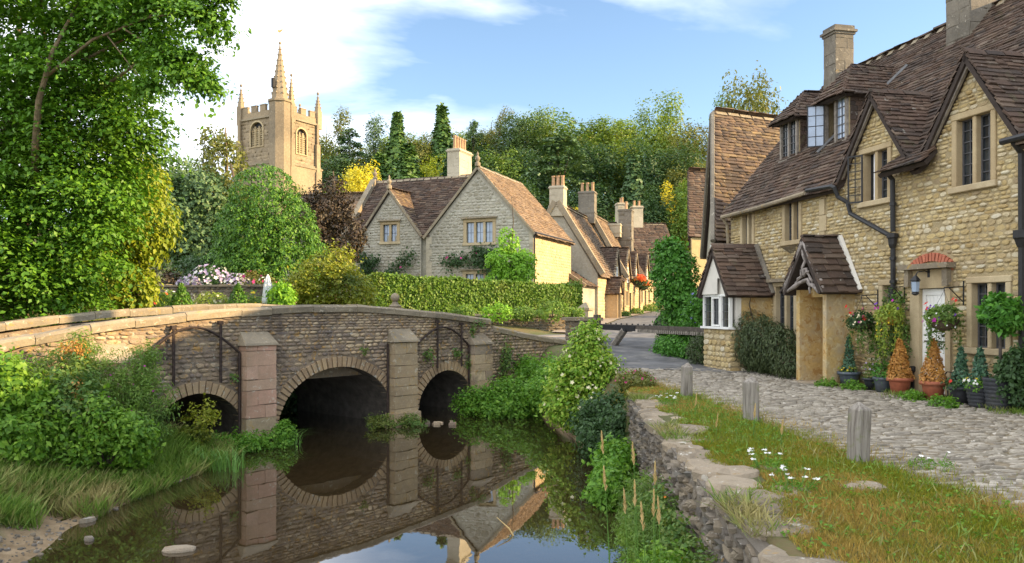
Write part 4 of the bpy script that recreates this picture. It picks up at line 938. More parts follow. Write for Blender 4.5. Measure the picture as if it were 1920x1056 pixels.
        for k, (a, b) in enumerate(((c - hw + t, c - t / 2), (c + t / 2, c + hw - t))):
            if k == 0 and open_l:
                MB().box(a, b, yf + .2, yf + .21, zb + t, zt - t).build('dark_room_panel', M['tar_unlit'], dm)  # black panel paints the darkness of the room behind
                cs = lattice(0, b - a + .06, 0, zt - zb - 2 * t, 0, 2, 4); w_ = b - a + .06; hh = zt - zb - 2 * t
                cs.box(0, .025, -.015, .015, 0, hh).box(w_ - .025, w_, -.015, .015, 0, hh).box(0, w_, -.016, .016, 0, .025).box(0, w_, -.016, .016, hh - .025, hh)
                q = cs.build('casement', M['iron'], dm); q.location = (a, yf - .05, zb + t); q.rotation_euler = (0, 0, R(-128))
                pq = MB().add([(0.02, 0, .02), (w_ - .02, 0, .02), (w_ - .02, 0, hh - .02), (.02, 0, hh - .02)], [(0, 1, 2, 3)]).build('casement_pane', M['curtain_glass'], dm); pq.location = (a, yf - .048, zb + t); pq.rotation_euler = (0, 0, R(-128))
            else:
                MB().add([(a, yf + .03, zb + t), (b, yf + .03, zb + t), (b, yf + .03, zt - t), (a, yf + .03, zt - t)], [(0, 1, 2, 3)]).build('pane', M['curtain_glass'] if open_l else M['glass'], dm)
                lattice(a, b, zb + t, zt - t, yf + .018, 2, 5).build('leading', M['came'], dm)
        for sg in (1, -1):
            x = c + sg * hw; ck = MB(); ck.prism([(yf + .03, sl_z(yf + .03) - .1), (yb, zt), (yf + .03, zt)], 0, .03); ck.v = [(x + (sg * (.0 + y)), p, z) for p, y, z in ck.v]; q = ck.build('cheek', M['mortar'], dm)
            pl = [(yf + .04, sl_z(yf) + .02), (yb - .02, zt - .02), (yf + .04, zt - .02)] if sg > 0 else [(-yf - .04, sl_z(yf) + .02), (-yf - .04, zt - .02), (-yb + .02, zt - .02)]
            pieces(q, 'tile', 'tile', BLOCKS, (x + sg * .035, 0, 0), (0, sg, 0), (0, 0, 1), (sg, 0, 0), fill_rows([pl], (.09, .12), (.12, .24), rng, .008, slack=True), .03, M['tile'], rng, 30, 'tiles')
        e = .16; ze = zt - .04; ye = yf - .22; ym = yf + .42; yr = (apex - EV) / PIT; yv = (ze - EV) / PIT
        rf = roof_slope(dm, [(c + hw + e, ye, ze), (c + hw + e, yv + .05, ze), (c, yr + .05, apex), (c, ym, apex)], M['tile'], rng, .12, (.14, .3), .032, 30)
        roof_slope(dm, [(c - hw - e, yv + .05, ze), (c - hw - e, ye, ze), (c, ym, apex), (c, yr + .05, apex)], M['tile'], rng, .12, (.14, .3), .032, 20)
        roof_slope(dm, [(c - hw - e, ye, ze), (c + hw + e, ye, ze), (c, ym, apex)], M['tile'], rng, .12, (.14, .3), .032, 20)
    dormer(3.35, .44, .92, 7.98, 8.75, True)
    dormer(1.38, .40, .92, 7.92, 8.62, False)
    # chimneys on the ridge
    def at_ridge(x): return x
    chimney(CO, .14, .66, RY - .28, RY + .28, 8.6, 10.55, M['chimney'], rng, (.08, .11), limit=20, band=None)
    chimney(CO, 5.08, 5.74, RY - .6, RY + .06, 8.2, 11.4, M['chimney'], rng, (.08, .12), limit=20)
    lead = MB(); lead.tube([(4.0, 2.35, sl_z(2.35) + .06), (2.9, .75, sl_z(.75) + .07)], .06, 4); lead.build('lead_flashing', M['lead'], CO)
    # windows
    for k, v in wins.items():
        if k == 'C':
            w = mullion_window(CO, *v, nx=2, nz=5, skip=(0,)); a0 = v[0] + .11; hh = v[3] - v[2] - .22; gw = (v[1] - v[0] - .22 - .085) / 2
            cs = lattice(-gw, 0, 0, hh, 0, 2, 6, .008); cs.box(-.03, 0, -.012, .012, 0, hh).box(-gw, -gw + .03, -.012, .012, 0, hh).box(-gw, 0, -.013, .013, 0, .03).box(-gw, 0, -.013, .013, hh - .03, hh)
            q = cs.build('open_casement', M['iron'], w); q.location = (a0, -.04, v[2] + .11); q.rotation_euler = (0, 0, R(28))
            cu = MB(); n = 10; cu.add([(a0 + gw * .45 + gw * .5 * i / n, .11 + .02 * math.sin(i * 2.1), z) for i in range(n + 1) for z in (v[2] + .12, v[3] - .12)], [(2 * i, 2 * i + 2, 2 * i + 3, 2 * i + 1) for i in range(n)]); cu.build('curtain', M['canvas'], w)
        elif k == 'D': mullion_window(CO, *v, nx=2, nz=6)
        elif k == 'F': mullion_window(CO, *v, lights=1, nz=3)
        else: mullion_window(CO, *v, nx=2, nz=6, hood=(k == 'G'))
    # weathered bracket stone below window B
    MB().add([(2.85, -.02, 4.5), (3.2, -.02, 4.5), (3.2, -.2, 4.47), (2.85, -.2, 4.47), (2.95, -.02, 4.32), (3.1, -.02, 4.32)], [(0, 3, 2, 1), (3, 4, 5, 2), (0, 4, 3), (1, 2, 5)]).build('bracket_stone', M['coping'], CO)
    # front door in its dressed surround, hood and relieving arch
    ds = MB().box(7.0, 7.24, -.04, .24, 1.2, 3.38).box(7.88, 8.0, -.04, .24, 1.2, 3.38).box(6.98, 8.03, -.05, .24, 3.382, 3.72); dd = ds.build('doorway', M['dressed'], CO)
    MB().box(6.9, 8.12, -.22, .02, 3.73, 3.82, .01).build('hood', M['coping'], dd); MB().box(7.92, 8.04, -.14, -.052, 3.42, 3.72, .01).build('hood_bracket', M['coping'], dd); MB().box(6.96, 7.08, -.14, -.052, 3.42, 3.72, .01).build('hood_bracket', M['coping'], dd)
    MB().box(7.22, 7.9, -.4, .1, 1.3, 1.47, .008).build('doorstep', M['slab'], dd)
    d = MB().box(7.24, 7.88, .06, .11, 1.48, 3.37).build('door', M['white'], CO)
    p = MB()
    for a, b2, c2, d2 in ((7.24, 7.33, 1.48, 3.37), (7.79, 7.88, 1.48, 3.37), (7.33, 7.79, 1.48, 1.66), (7.33, 7.79, 3.26, 3.37), (7.33, 7.79, 2.42, 2.54)): p.box(a, b2, .035, .06, c2, d2)
    p.build('door_rails', M['white'], d)
    for i in range(5): MB().box(7.335 + i * .091, 7.42 + i * .091, .048, .06, 2.545, 3.255).build('door_board', M['white'], d)
    MB().box(7.30, 7.82, .02, .034, 2.40, 2.425).build('weather_strip', M['wood_dark'], d)
    MB().lathe([(.01, 0), (.03, .01), (.035, .03), (.01, .05)], (7.80, .0, 2.5), 8).build('knob', M['iron'], d)
    for i in range(15):
        t = -.82 + 1.64 * i / 14; cxp, czp = 7.53 + .70 * math.sin(t), 3.33 + .62 * math.cos(t); q = MB().box(-.028, .028, -.05, .02, -.075, .075, .006); q.xf(Matrix.Translation((cxp, 0, czp)) @ Matrix.Rotation(t * .75, 4, 'Y')); q.build('brick', M['brick'], CO)
    # gutters and downpipes
    g = MB(); g.tube([(-.05, -.24, 5.52), (1.9, -.25, 5.54), (3.9, -.24, 5.62)], .055, 8); g.build('stone_gutter', M['coping'], CO)
    g = MB(); g.tube([(-.02, -.24, 5.5), (-.02, -.1, 5.3), (-.02, -.06, 4.6), (-.02, -.06, 4.3)], .045, 8); g.build('pale_downpipe', M['coping'], CO)
    g = MB(); g.tube([(4.0, -.27, 5.66), (4.9, -.27, 5.62), (5.0, -.26, 5.58), (5.04, -.2, 5.38), (5.22, -.1, 5.24), (5.3, -.09, 5.0), (6.45, -.09, 4.46), (6.6, -.09, 4.40)], .047, 8); g.build('gutter_pipe', M['iron'], CO)
    g = MB(); g.tube([(6.55, -.27, 5.64), (7.6, -.27, 5.66)], .05, 8); g.tube([(6.6, -.24, 5.64), (6.6, -.1, 5.5), (6.6, -.09, 4.5)], .047, 8); g.tube([(6.6, -.09, 4.4), (6.6, -.09, 1.5)], .047, 8)
    g.lathe([(.05, 4.18), (.075, 4.25), (.085, 4.36), (.11, 4.38), (.11, 4.46), (.05, 4.47)], (6.6, -.10, 0), 8)
    for z in (3.95, 3.5, 2.8, 5.0): g.lathe([(.065, z), (.065, z + .06)], (6.6, -.09, 0), 8)
    g.build('downpipe', M['iron'], CO)
    g = MB(); g.tube([(9.35, -.27, 5.66), (CL, -.27, 5.70)], .055, 8); g.tube([(9.55, -.24, 5.62), (9.55, -.09, 5.45), (9.55, -.08, 1.5)], .05, 8); g.lathe([(.06, 3.98), (.1, 4.1), (.12, 4.12), (.12, 4.24), (.05, 4.25)], (9.55, -.1, 0), 8); g.build('downpipe', M['iron'], CO)
    # small eave roofs (skirts) below the gables' outer feet
    roof_slope(CO, [(6.46, -.34, 5.62), (7.72, -.34, 5.66), (7.62, .12, 6.06), (6.9, .12, 6.06)], M['tile'], rng, .12, (.14, .3), .034, 15)
    # lantern bracket lamp
    l = MB().tube([(7.5, -.02, 3.66), (7.48, -.12, 3.70), (7.42, -.22, 3.68), (7.40, -.24, 3.62)], .012, 6); l.box(7.47, 7.53, -.055, -.02, 3.58, 3.74); lo = l.build('bracket_lantern', M['iron'], CO)
    MB().lathe([(.02, 3.62), (.09, 3.54), (.095, 3.52), (.075, 3.515), (.06, 3.30), (.075, 3.28), (.02, 3.25)], (7.40, -.25, 0), 6).build('lantern_frame', M['iron'], lo)
    MB().lathe([(.078, 3.50), (.064, 3.32)], (7.40, -.25, 0), 6).build('lantern_glass', M['curtain_glass'], lo)
build_cottage()

def build_porch():
    rng = random.Random(31); s0, s1, dp, ze, c, az = 4.24, 5.34, .68, 3.42, 4.84, 4.46
    p = empty('porch_root', (0, 0, 0), 0, parent=CO); p.name = 'porch'
    w = MB(); t = .13
    # side walls with front jambs, left and right, and inner back with the recess
    w.box(s0, s0 + t, -dp, -.002, 1.3, ze).box(s1 - t, s1, -dp, -.002, 1.3, ze)
    w.prism([(s0 + t, ze - .16), (s1 - t, ze - .16), (s1 - t, ze), (c, az - .32), (s0 + t, ze)], -dp + .28, -dp + .36)
    w.build('porch_wall', M['plaster'], p)
    MB().box(s0 + t, s1 - t, -.09, -.058, 1.3, ze).build('porch_back', M['plaster'], p)
    MB().box(s1 - t - .1, s1 - t - .03, -dp + .1, -dp + .17, 1.42, 2.05).build('boot_rail', M['iron'], p)
    MB().box(s0 - .05, s1 + .05, -dp - .12, -.0, 1.25, 1.44, .008).build('porch_step', M['slab'], p)
    e = .17; f = -dp - .24; zb = ze - .06
    roof_slope(p, [(s1 + e, f, zb), (s1 + e, -.03, zb), (c, -.03, az), (c, f, az)], M['tile'], rng, .17, (.2, .42), .045, 60)
    r = roof_slope(p, [(s0 - e, -.03, zb), (s0 - e, f, zb), (c, f, az), (c, -.03, az)], M['tile'], rng, .17, (.2, .42), .045, 30)
    ridge(r, (c, f, az + .06), (c, -.05, az + .06), M['tile'], rng, .08, .3)
    MB().tube([(c + .05, -.05, az + .1), (s1 + e + .05, -.05, zb + .03)], .06, 5).build('mortar_fillet', M['render'], p)
    # gnarled rustic branches in the gable
    rr = random.Random(4)
    def br(a, b, r, k=.05):
        pts = [Vector((a[0] + (b[0] - a[0]) * i / 5 + rr.uniform(-k, k), f + .04 + rr.uniform(-.02, .02), a[1] + (b[1] - a[1]) * i / 5 + rr.uniform(-k, k))) for i in range(6)]
        MB().tube(pts, [r * rr.uniform(.75, 1.25) for _ in pts], 6).build('rustic_branch', M['branch_grey'], p, True)
    br((c, az - .03), (s0 - e, zb), .05, .03); br((c, az - .03), (s1 + e, zb), .05, .03); br((s0 - .02, zb + .05), (c, zb + .28), .045); br((c, zb + .28), (s1 + .0, zb + .02), .045)
    br((c, az - .15), (c + .02, zb + .3), .035); br((c - .02, zb + .5), (c - .28, zb + .2), .03); br((c, zb + .5), (c + .27, zb + .25), .03); br((c - .15, zb + .35), (c + .15, zb + .42), .028); br((c + .12, zb + .28), (c + .26, zb - .02), .025)
build_porch()
def build_bay():
    rng = random.Random(33); s0, s1, dp, ze, c, az = .66, 2.12, 1.15, 3.38, 1.40, 4.56
    p = empty('bay', (0, 0, 0), 0, parent=CO); p.name = 'bay_window'
    b = MB().box(s0 + .02, s1 - .02, -dp + .02, -.002, 1.25, 2.50).build('bay_base', M['mortar'], p)
    pieces(b, 'stone', 'stone', STONES, (0, -dp + .02, 0), (1, 0, 0), (0, 0, 1), (0, -1, 0), fill_rows([rect(s0, s1, 1.3, 2.5)], (.09, .16), (.14, .34), rng), .05, M['rubble'], rng, 60)
    pieces(b, 'stone', 'stone', STONES, (s1 - .02, -dp, 0), (0, 1, 0), (0, 0, 1), (1, 0, 0), fill_rows([rect(0, dp, 1.3, 2.5)], (.09, .16), (.14, .34), rng), .05, M['rubble'], rng, 40)
    MB().box(s1 - .14, s1, -dp + .3, -.003, 2.5, ze).build('bay_side', M['plaster'], p); MB().box(s0, s0 + .14, -dp + .3, -.003, 2.5, ze).build('bay_side', M['plaster'], p)
    MB().box(s1 - .16, s1 + .005, -dp + .16, -dp + .3, 2.5, ze).build('bay_corner', M['render'], p)
    # white timber window of three lights with sill
    w = MB(); y0, y1 = -dp - .0, -dp + .08; z0, z1 = 2.56, ze; t = .055; xs = [s0 + .02, s0 + .5, s0 + .98, s1 - .05]
    w.box(s0 - .04, s1 + .02, y0 - .06, y1 + .06, 2.505, z0); w.box(s0, s1 - .02, y0 - .01, y1, z1 - .06, z1)
    for x in xs: w.box(x - t / 2, x + t / 2, y0, y1, z0, z1 - .06)
    wf = w.build('window_frame', M['white'], p)
    for k, (a, q) in enumerate(zip(xs[:-1], xs[1:])):
        MB().add([(a, y0 + .05, z0), (q, y0 + .05, z0), (q, y0 + .05, z1), (a, y0 + .05, z1)], [(0, 1, 2, 3)]).build('pane', M['glass'], wf)
        l = lattice(a + .03, q - .03, z0, z1 - .06, y0 + .04, 2, 4, .007); l.build('leading', M['came'], wf)
        if k == 1: MB().box(a + .03, a + .075, y0 - .02, y0 + .03, z0 + .01, z1 - .07).box(q - .075, q - .03, y0 - .02, y0 + .03, z0 + .01, z1 - .07).box(a + .03, q - .03, y0 - .021, y0 + .029, z0 + .01, z0 + .05).box(a + .03, q - .03, y0 - .021, y0 + .029, z1 - .11, z1 - .07).build('casement', M['white'], wf)
    # rendered gable front with a curved cut
    e = .10; f = -dp - .12
    arc = [(s1 - .12 + .42 * math.cos(t) - .42, ze + .42 * math.sin(t)) for t in np.linspace(0, math.pi / 2, 8)]
    gp_ = [(s0 - .06, ze), (s1 - .96, ze)] + [(s1 - .54, ze), (s1 - .54, ze + .40)] + [(s1 - .54 + .40 * math.sin(t), ze + .40 * math.cos(t)) for t in np.linspace(.15, 1.5, 7)] + [(s1 + .02, ze), (s1 + .05, ze + .06), (c, az - .06)]
    wall_face([gp_], f + .06).build('gable_board', M['render'], p)
    MB().prism([(s0, ze), (s1, ze), (c, az - .1)], -dp + .02, -dp + .06).build('gable_back', M['render'], p)
    roof_slope(p, [(s1 + e, f, ze - .04), (s1 + e, -.03, ze - .04), (c, -.03, az), (c, f, az)], M['tile'], rng, .135, (.18, .36), .04, 70)
    r = roof_slope(p, [(s0 - e, -.03, ze - .04), (s0 - e, f, ze - .04), (c, f, az), (c, -.03, az)], M['tile'], rng, .135, (.18, .36), .04, 20)
    ridge(r, (c, f, az + .05), (c, -.05, az + .05), M['tile'], rng, .08, .3)
    MB().tube([(c + .06, -.06, az + .08), (s1 + e + .04, -.06, ze)], .07, 5).build('mortar_fillet', M['chimney'], p)
build_bay()

# ---------------------------------------------------------------- neighbours beyond it
def build_neighbours():
    rng = random.Random(41)
    e = empty('steep_roofed_house', (5.6, 22.2, 0), 0, 'neighbour house with very steep stone tiled roof, left of the long cottage', 'house'); o = Vector(e.location)
    L = lambda x, y, z: (x - o.x, y - o.y, z)
    F0, FA, FF = (5.66, 22.3, 4.9), (6.56, 26.0, 9.36), (7.05, 29.6, 4.9); bk = Vector((4.9, 1.9, 0))
    def B_(p): return (p[0] + bk.x, p[1] + bk.y, p[2] - .1)
    mid = (8.9, 26.95, 9.1)
    r = roof_slope(e, [L(*F0), L(*B_(F0)), L(*B_(FA)), L(*FA)], M['tile_old'], rng, .16, (.18, .42), .042, 220)
    roof_slope(e, [L(*B_(FF)), L(*FF), L(*FA), L(*B_(FA))], M['tile_old'], rng, .3, (.4, .7), .04, 0)
    ridge(r, L(FA[0], FA[1], FA[2] + .06), L(*[q + w for q, w in zip(B_(FA), (0, 0, .06))]), M['coping'], rng, .1, .45)
    g = MB(); i = .16
    g.add([L(F0[0] + .12, F0[1] + .1, 1.3), L(FF[0] + .12, FF[1] - .1, 1.3), L(FF[0] + .12, FF[1] - .1, 4.95), L(FA[0] + .1, FA[1], 9.2), L(F0[0] + .12, F0[1] + .1, 4.95)], [(4, 3, 2, 1, 0)]); g.add([L(F0[0] + .12, F0[1] + .2, 1.3), L(*B_((F0[0] + .12, F0[1] + .2, 1.4))), L(*B_((F0[0] + .12, F0[1] + .2, 5.0))), L(F0[0] + .12, F0[1] + .2, 5.0)], [(0, 1, 2, 3)]); g.build('wall', M['manor'], e)
    v = MB(); 
    for a, b in ((F0, FA), (FA, FF)): v.tube([L(a[0] - .06, a[1], a[2]), L(b[0] - .03, b[1], b[2] + .02)], .075, 6)
    v.build('verge', M['chimney'], e)
    mullion = MB().box(0, .5, -.06, 0, 0, 1.3); mullion.xf(Matrix.Translation(L(6.0, 24.0, 3.6)) @ Matrix.Rotation(R(-104), 4, 'Z')); mullion.build('shutter', M['white'], e)
    e2 = empty('small_roofed_house', (8.5, 38.2, 0), 0, 'small stone tiled house half hidden behind the steep roofed neighbour', 'house'); o2 = Vector(e2.location)
    K = lambda x, y, z: (x - o2.x, y - o2.y, z)
    a, b, c, d = (8.28, 37.5, 6.4), (12.0, 38.7, 6.4), (12.5, 41.5, 9.9), (8.88, 40.3, 9.9)
    roof_slope(e2, [K(*a), K(*b), K(*c), K(*d)], M['tile'], rng, .18, (.22, .45), .04, 120); roof_slope(e2, [K(13.1, 44.2, 6.4), K(9.5, 43.0, 6.4), K(*d), K(*c)], M['tile'], rng, .3, (.4, .7), .04, 0)
    q = MB(); q.add([K(8.45, 37.6, 1.7), K(9.6, 42.9, 1.7), K(9.6, 42.9, 6.4), K(9.0, 40.3, 9.75), K(8.45, 37.6, 6.4)], [(4, 3, 2, 1, 0)]); q.add([K(8.45, 37.6, 1.7), K(12.1, 38.8, 1.7), K(12.1, 38.8, 6.45), K(8.45, 37.6, 6.45)], [(0, 1, 2, 3)]); q.build('wall', M['rubble'], e2)
build_neighbours()
# ---------------------------------------------------------------- twin gabled manor house beyond the hedge
def coped_verge(parent, a, b, c, m, w=.22, h=.2, finial=True, name='coping'):
    """raised stone coping up from a to the apex b and down to c"""
    mb = MB()
    for p, q in ((a, b), (b, c)):
        if p is None or q is None: continue
        p, q = Vector(p), Vector(q); d = (q - p).normalized(); s = Vector((0, 0, 1)).cross(d).normalized(); n = d.cross(s); 
        if n.z < 0: n = -n
        V = [pt + s * x + n * z for pt in (p, q) for x, z in ((-w / 2, -.05), (w / 2, -.05), (w / 2, h), (-w / 2, h))]
        mb.add(V, [(3, 2, 1, 0), (4, 5, 6, 7)] + [(i, (i + 1) % 4, (i + 1) % 4 + 4, i + 4) for i in range(4)])
    o = mb.build(name, M[m], parent)
    if finial: MB().lathe([(.16, .1), (.16, .3), (.07, .36), (.14, .5), (.15, .58), (.05, .72), (.07, .8), (.01, .95)], b, 8).build('finial', M[m], o)
    return o
def gable_house():
    rng = random.Random(51)
    e = empty('gabled_house', (-5.1, 47.6, 0), R(-22), 'grey stone house with two front gables, mullioned windows and tall chimney behind the hedge', 'house')
    W, EV2, AP = 6.8, 7.4, 11.15; z0 = 2.3
    wins = [(2.45, 4.5, 6.7, 8.25, 3), (2.4, 4.55, 3.6, 5.25, 3)]
    f = wall_face([[(0, z0), (W, z0), (W, EV2), (W / 2, AP), (0, EV2)]] + [rect(a + .04, b - .04, c + .04, d - .04) for a, b, c, d, k in wins], 0, .3).build('front_wall', M['manor_mortar'], e)
    rects = fill_rows([[(.22, 4.2), (W - .22, 4.2), (W - .22, EV2 - .1), (W / 2, AP - .35), (.22, EV2 - .1)]] + [rect(a, b, c, d) for a, b, c, d, k in wins], (.13, .22), (.2, .55), rng, .014)
    pieces(f, 'stone', 'stone', STONES, (0, 0, 0), (1, 0, 0), (0, 0, 1), (0, -1, 0), rects, .05, M['manor'], rng, 150, 'masonry')
    for x in (0, W - .24):
        z = z0; 
        while z < EV2 - .3: h = rng.uniform(.3, .42); MB().box(x, x + .24 + (.14 if x == 0 else 0) * (rng.random() < .5), -.035, .01, z, z + h - .01).build('quoin', M['ashlar'], f); z += h
    for a, b, c, d, k in wins: mullion_window(e, a, b, c, d, k, .2, .14, nx=2, nz=2, pane_m='curtain_glass', sill=.16, hood=True)
    # right side wall: golden stone puts the sun on it into the colour
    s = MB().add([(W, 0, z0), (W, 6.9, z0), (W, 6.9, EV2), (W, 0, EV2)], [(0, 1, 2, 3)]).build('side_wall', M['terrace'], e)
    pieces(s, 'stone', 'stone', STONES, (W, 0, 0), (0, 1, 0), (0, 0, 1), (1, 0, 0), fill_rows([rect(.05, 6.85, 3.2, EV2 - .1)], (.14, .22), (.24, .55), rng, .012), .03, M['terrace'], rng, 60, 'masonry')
    MB().tube([(W + .08, -.06, EV2 - .15), (W + .08, -.06, 3)], .05, 6).build('downpipe', M['iron'], e)
    MB().tube([(W + .2, -.15, EV2 - .12), (W + .2, 6.9, EV2 - .12)], .07, 6).build('gutter', M['iron'], e)
    # main range to the left with the small gable
    g = MB().add([(-5.6, .25, z0), (0, .25, z0), (0, .25, 7.5), (-5.6, .25, 7.5)], [(0, 1, 2, 3)]); g.add([(-5.6, .25, z0), (-5.6, .25, 7.5), (-5.6, 3.5, 11.3), (-5.6, 6.75, 7.5), (-5.6, 6.75, z0)], [(0, 1, 2, 3, 4)]); g.add([(W, 6.9, z0), (-5.6, 6.9, z0), (-5.6, 6.9, 7.5), (W, 6.9, 7.5)], [(0, 1, 2, 3)]); g.add([(0, 6.9, EV2), (W, 6.9, EV2), (W / 2, 6.9, AP)], [(0, 2, 1)]); g.build('range_wall', M['manor'], e)
    c, hw, ap = -2.55, 2.15, 10.15; sw = (c - .68, c + .68, 6.95, 8.35)
    q = wall_face([[(c - hw, z0), (c + hw, z0), (c + hw, 7.35), (c, ap), (c - hw, 7.35)], rect(sw[0] + .04, sw[1] - .04, sw[2] + .04, sw[3] - .04)], .12, .3).build('small_gable_wall', M['manor_mortar'], e)
    pieces(q, 'stone', 'stone', STONES, (0, .12, 0), (1, 0, 0), (0, 0, 1), (0, -1, 0), fill_rows([[(c - hw + .05, 4.2), (c + hw - .05, 4.2), (c + hw - .05, 7.3), (c, ap - .3), (c - hw + .05, 7.3)], rect(*sw)], (.13, .22), (.2, .55), rng, .014), .05, M['manor'], rng, 100, 'masonry')
    mullion_window(e, *sw, 2, .2, .14, y=.12, nx=2, nz=2, pane_m='curtain_glass', sill=.16, hood=True)
    MB().box(c - .55, c + .55, -.06, .3, 5.05, 5.17).build('hood', M['coping'], q)
    # roofs
    tm = M['tile_warm']; kw = dict(gauge=.2, wr=(.24, .5), th=.045)
    ra = roof_slope(e, [(W + .22, -.12, EV2 - .24), (W + .22, 6.95, EV2 - .24), (W / 2, 6.95, AP + .06), (W / 2, -.12, AP + .06)], tm, rng, limit=120, **kw)
    roof_slope(e, [(-.1, 6.95, EV2 - .1), (-.1, -.12, EV2 - .1), (W / 2, -.12, AP + .06), (W / 2, 6.95, AP + .06)], tm, rng, limit=40, **kw)
    ridge(ra, (W / 2, -.1, AP + .14), (W / 2, 6.9, AP + .12), M['coping'], rng, .13, .55)
    rb = roof_slope(e, [(-5.6, 0, 7.32), (c - hw - .1, 0, 7.32), (c, (ap - 7.32) / 1.151, ap), (c + hw + .1, 0, 7.32), (0.2, 0, 7.32), (3.0, 3.5, 11.35), (-5.6, 3.5, 11.35)], M['tile'], rng, limit=100, **kw)
    roof_slope(e, [(3.0, 7.0, 7.3), (-5.6, 7.0, 7.3), (-5.6, 3.5, 11.35), (3.0, 3.5, 11.35)], M['tile'], rng, limit=0, **kw)
    ridge(rb, (-5.5, 3.5, 11.43), (1.5, 3.5, 11.43), M['coping'], rng, .12, .5)
    yb = (ap - 7.4) / 1.15 + .1
    roof_slope(e, [(c + hw + .1, -.02, 7.32), (c + hw + .1, .1, 7.32), (c, yb + .4, ap + .1), (c, -.02, ap + .1)], M['tile_old'], rng, limit=40, **kw)
    roof_slope(e, [(c - hw - .1, .1, 7.32), (c - hw - .1, -.02, 7.32), (c, -.02, ap + .1), (c, yb + .4, ap + .1)], M['tile'], rng, limit=20, **kw)
    # thin verge stones of the gables, coped left end with finials
    for cx, h2, a_, b_, y in ((W / 2, W / 2 + .12, AP + .02, EV2 - .2, -.1), (c, hw + .1, ap + .06, 7.3, 0.02)): coped_verge(e, (cx - h2, y, b_), (cx, y, a_), (cx + h2, y, b_), 'coping', .16, .09)
    coped_verge(e, (-5.7, -.15, 7.3), (-5.7, 3.5, 11.4), (-5.7, 7.0, 7.3), 'coping', .38, .28)
    chimney(e, -.35, .5, 3.5, 5.3, 9.8, 13.0, M['ashlar'], rng, (.09, .1), 5, limit=30, bh=.45, pot_h=.85, band=11.3)
    return e
gable_house()
# far roof left of it
fr_ = empty('barn_roof_house', (-19, 66, 0), R(-14), 'plain brown roofed building half hidden behind the copper bush', 'building')
MB().box(0, 11, 0, 6, 2.5, 9.2).build('wall', M['manor'], fr_)
roof_slope(fr_, [(-.2, -.2, 9.0), (11.2, -.2, 9.0), (11.2, 3, 12.6), (-.2, 3, 12.6)], M['tile_warm'], random.Random(3), .3, (.4, .7), .05, 0); roof_slope(fr_, [(11.2, 6.2, 9.0), (-.2, 6.2, 9.0), (-.2, 3, 12.6), (11.2, 3, 12.6)], M['tile_warm'], random.Random(3), .3, (.4, .7), .05, 0)

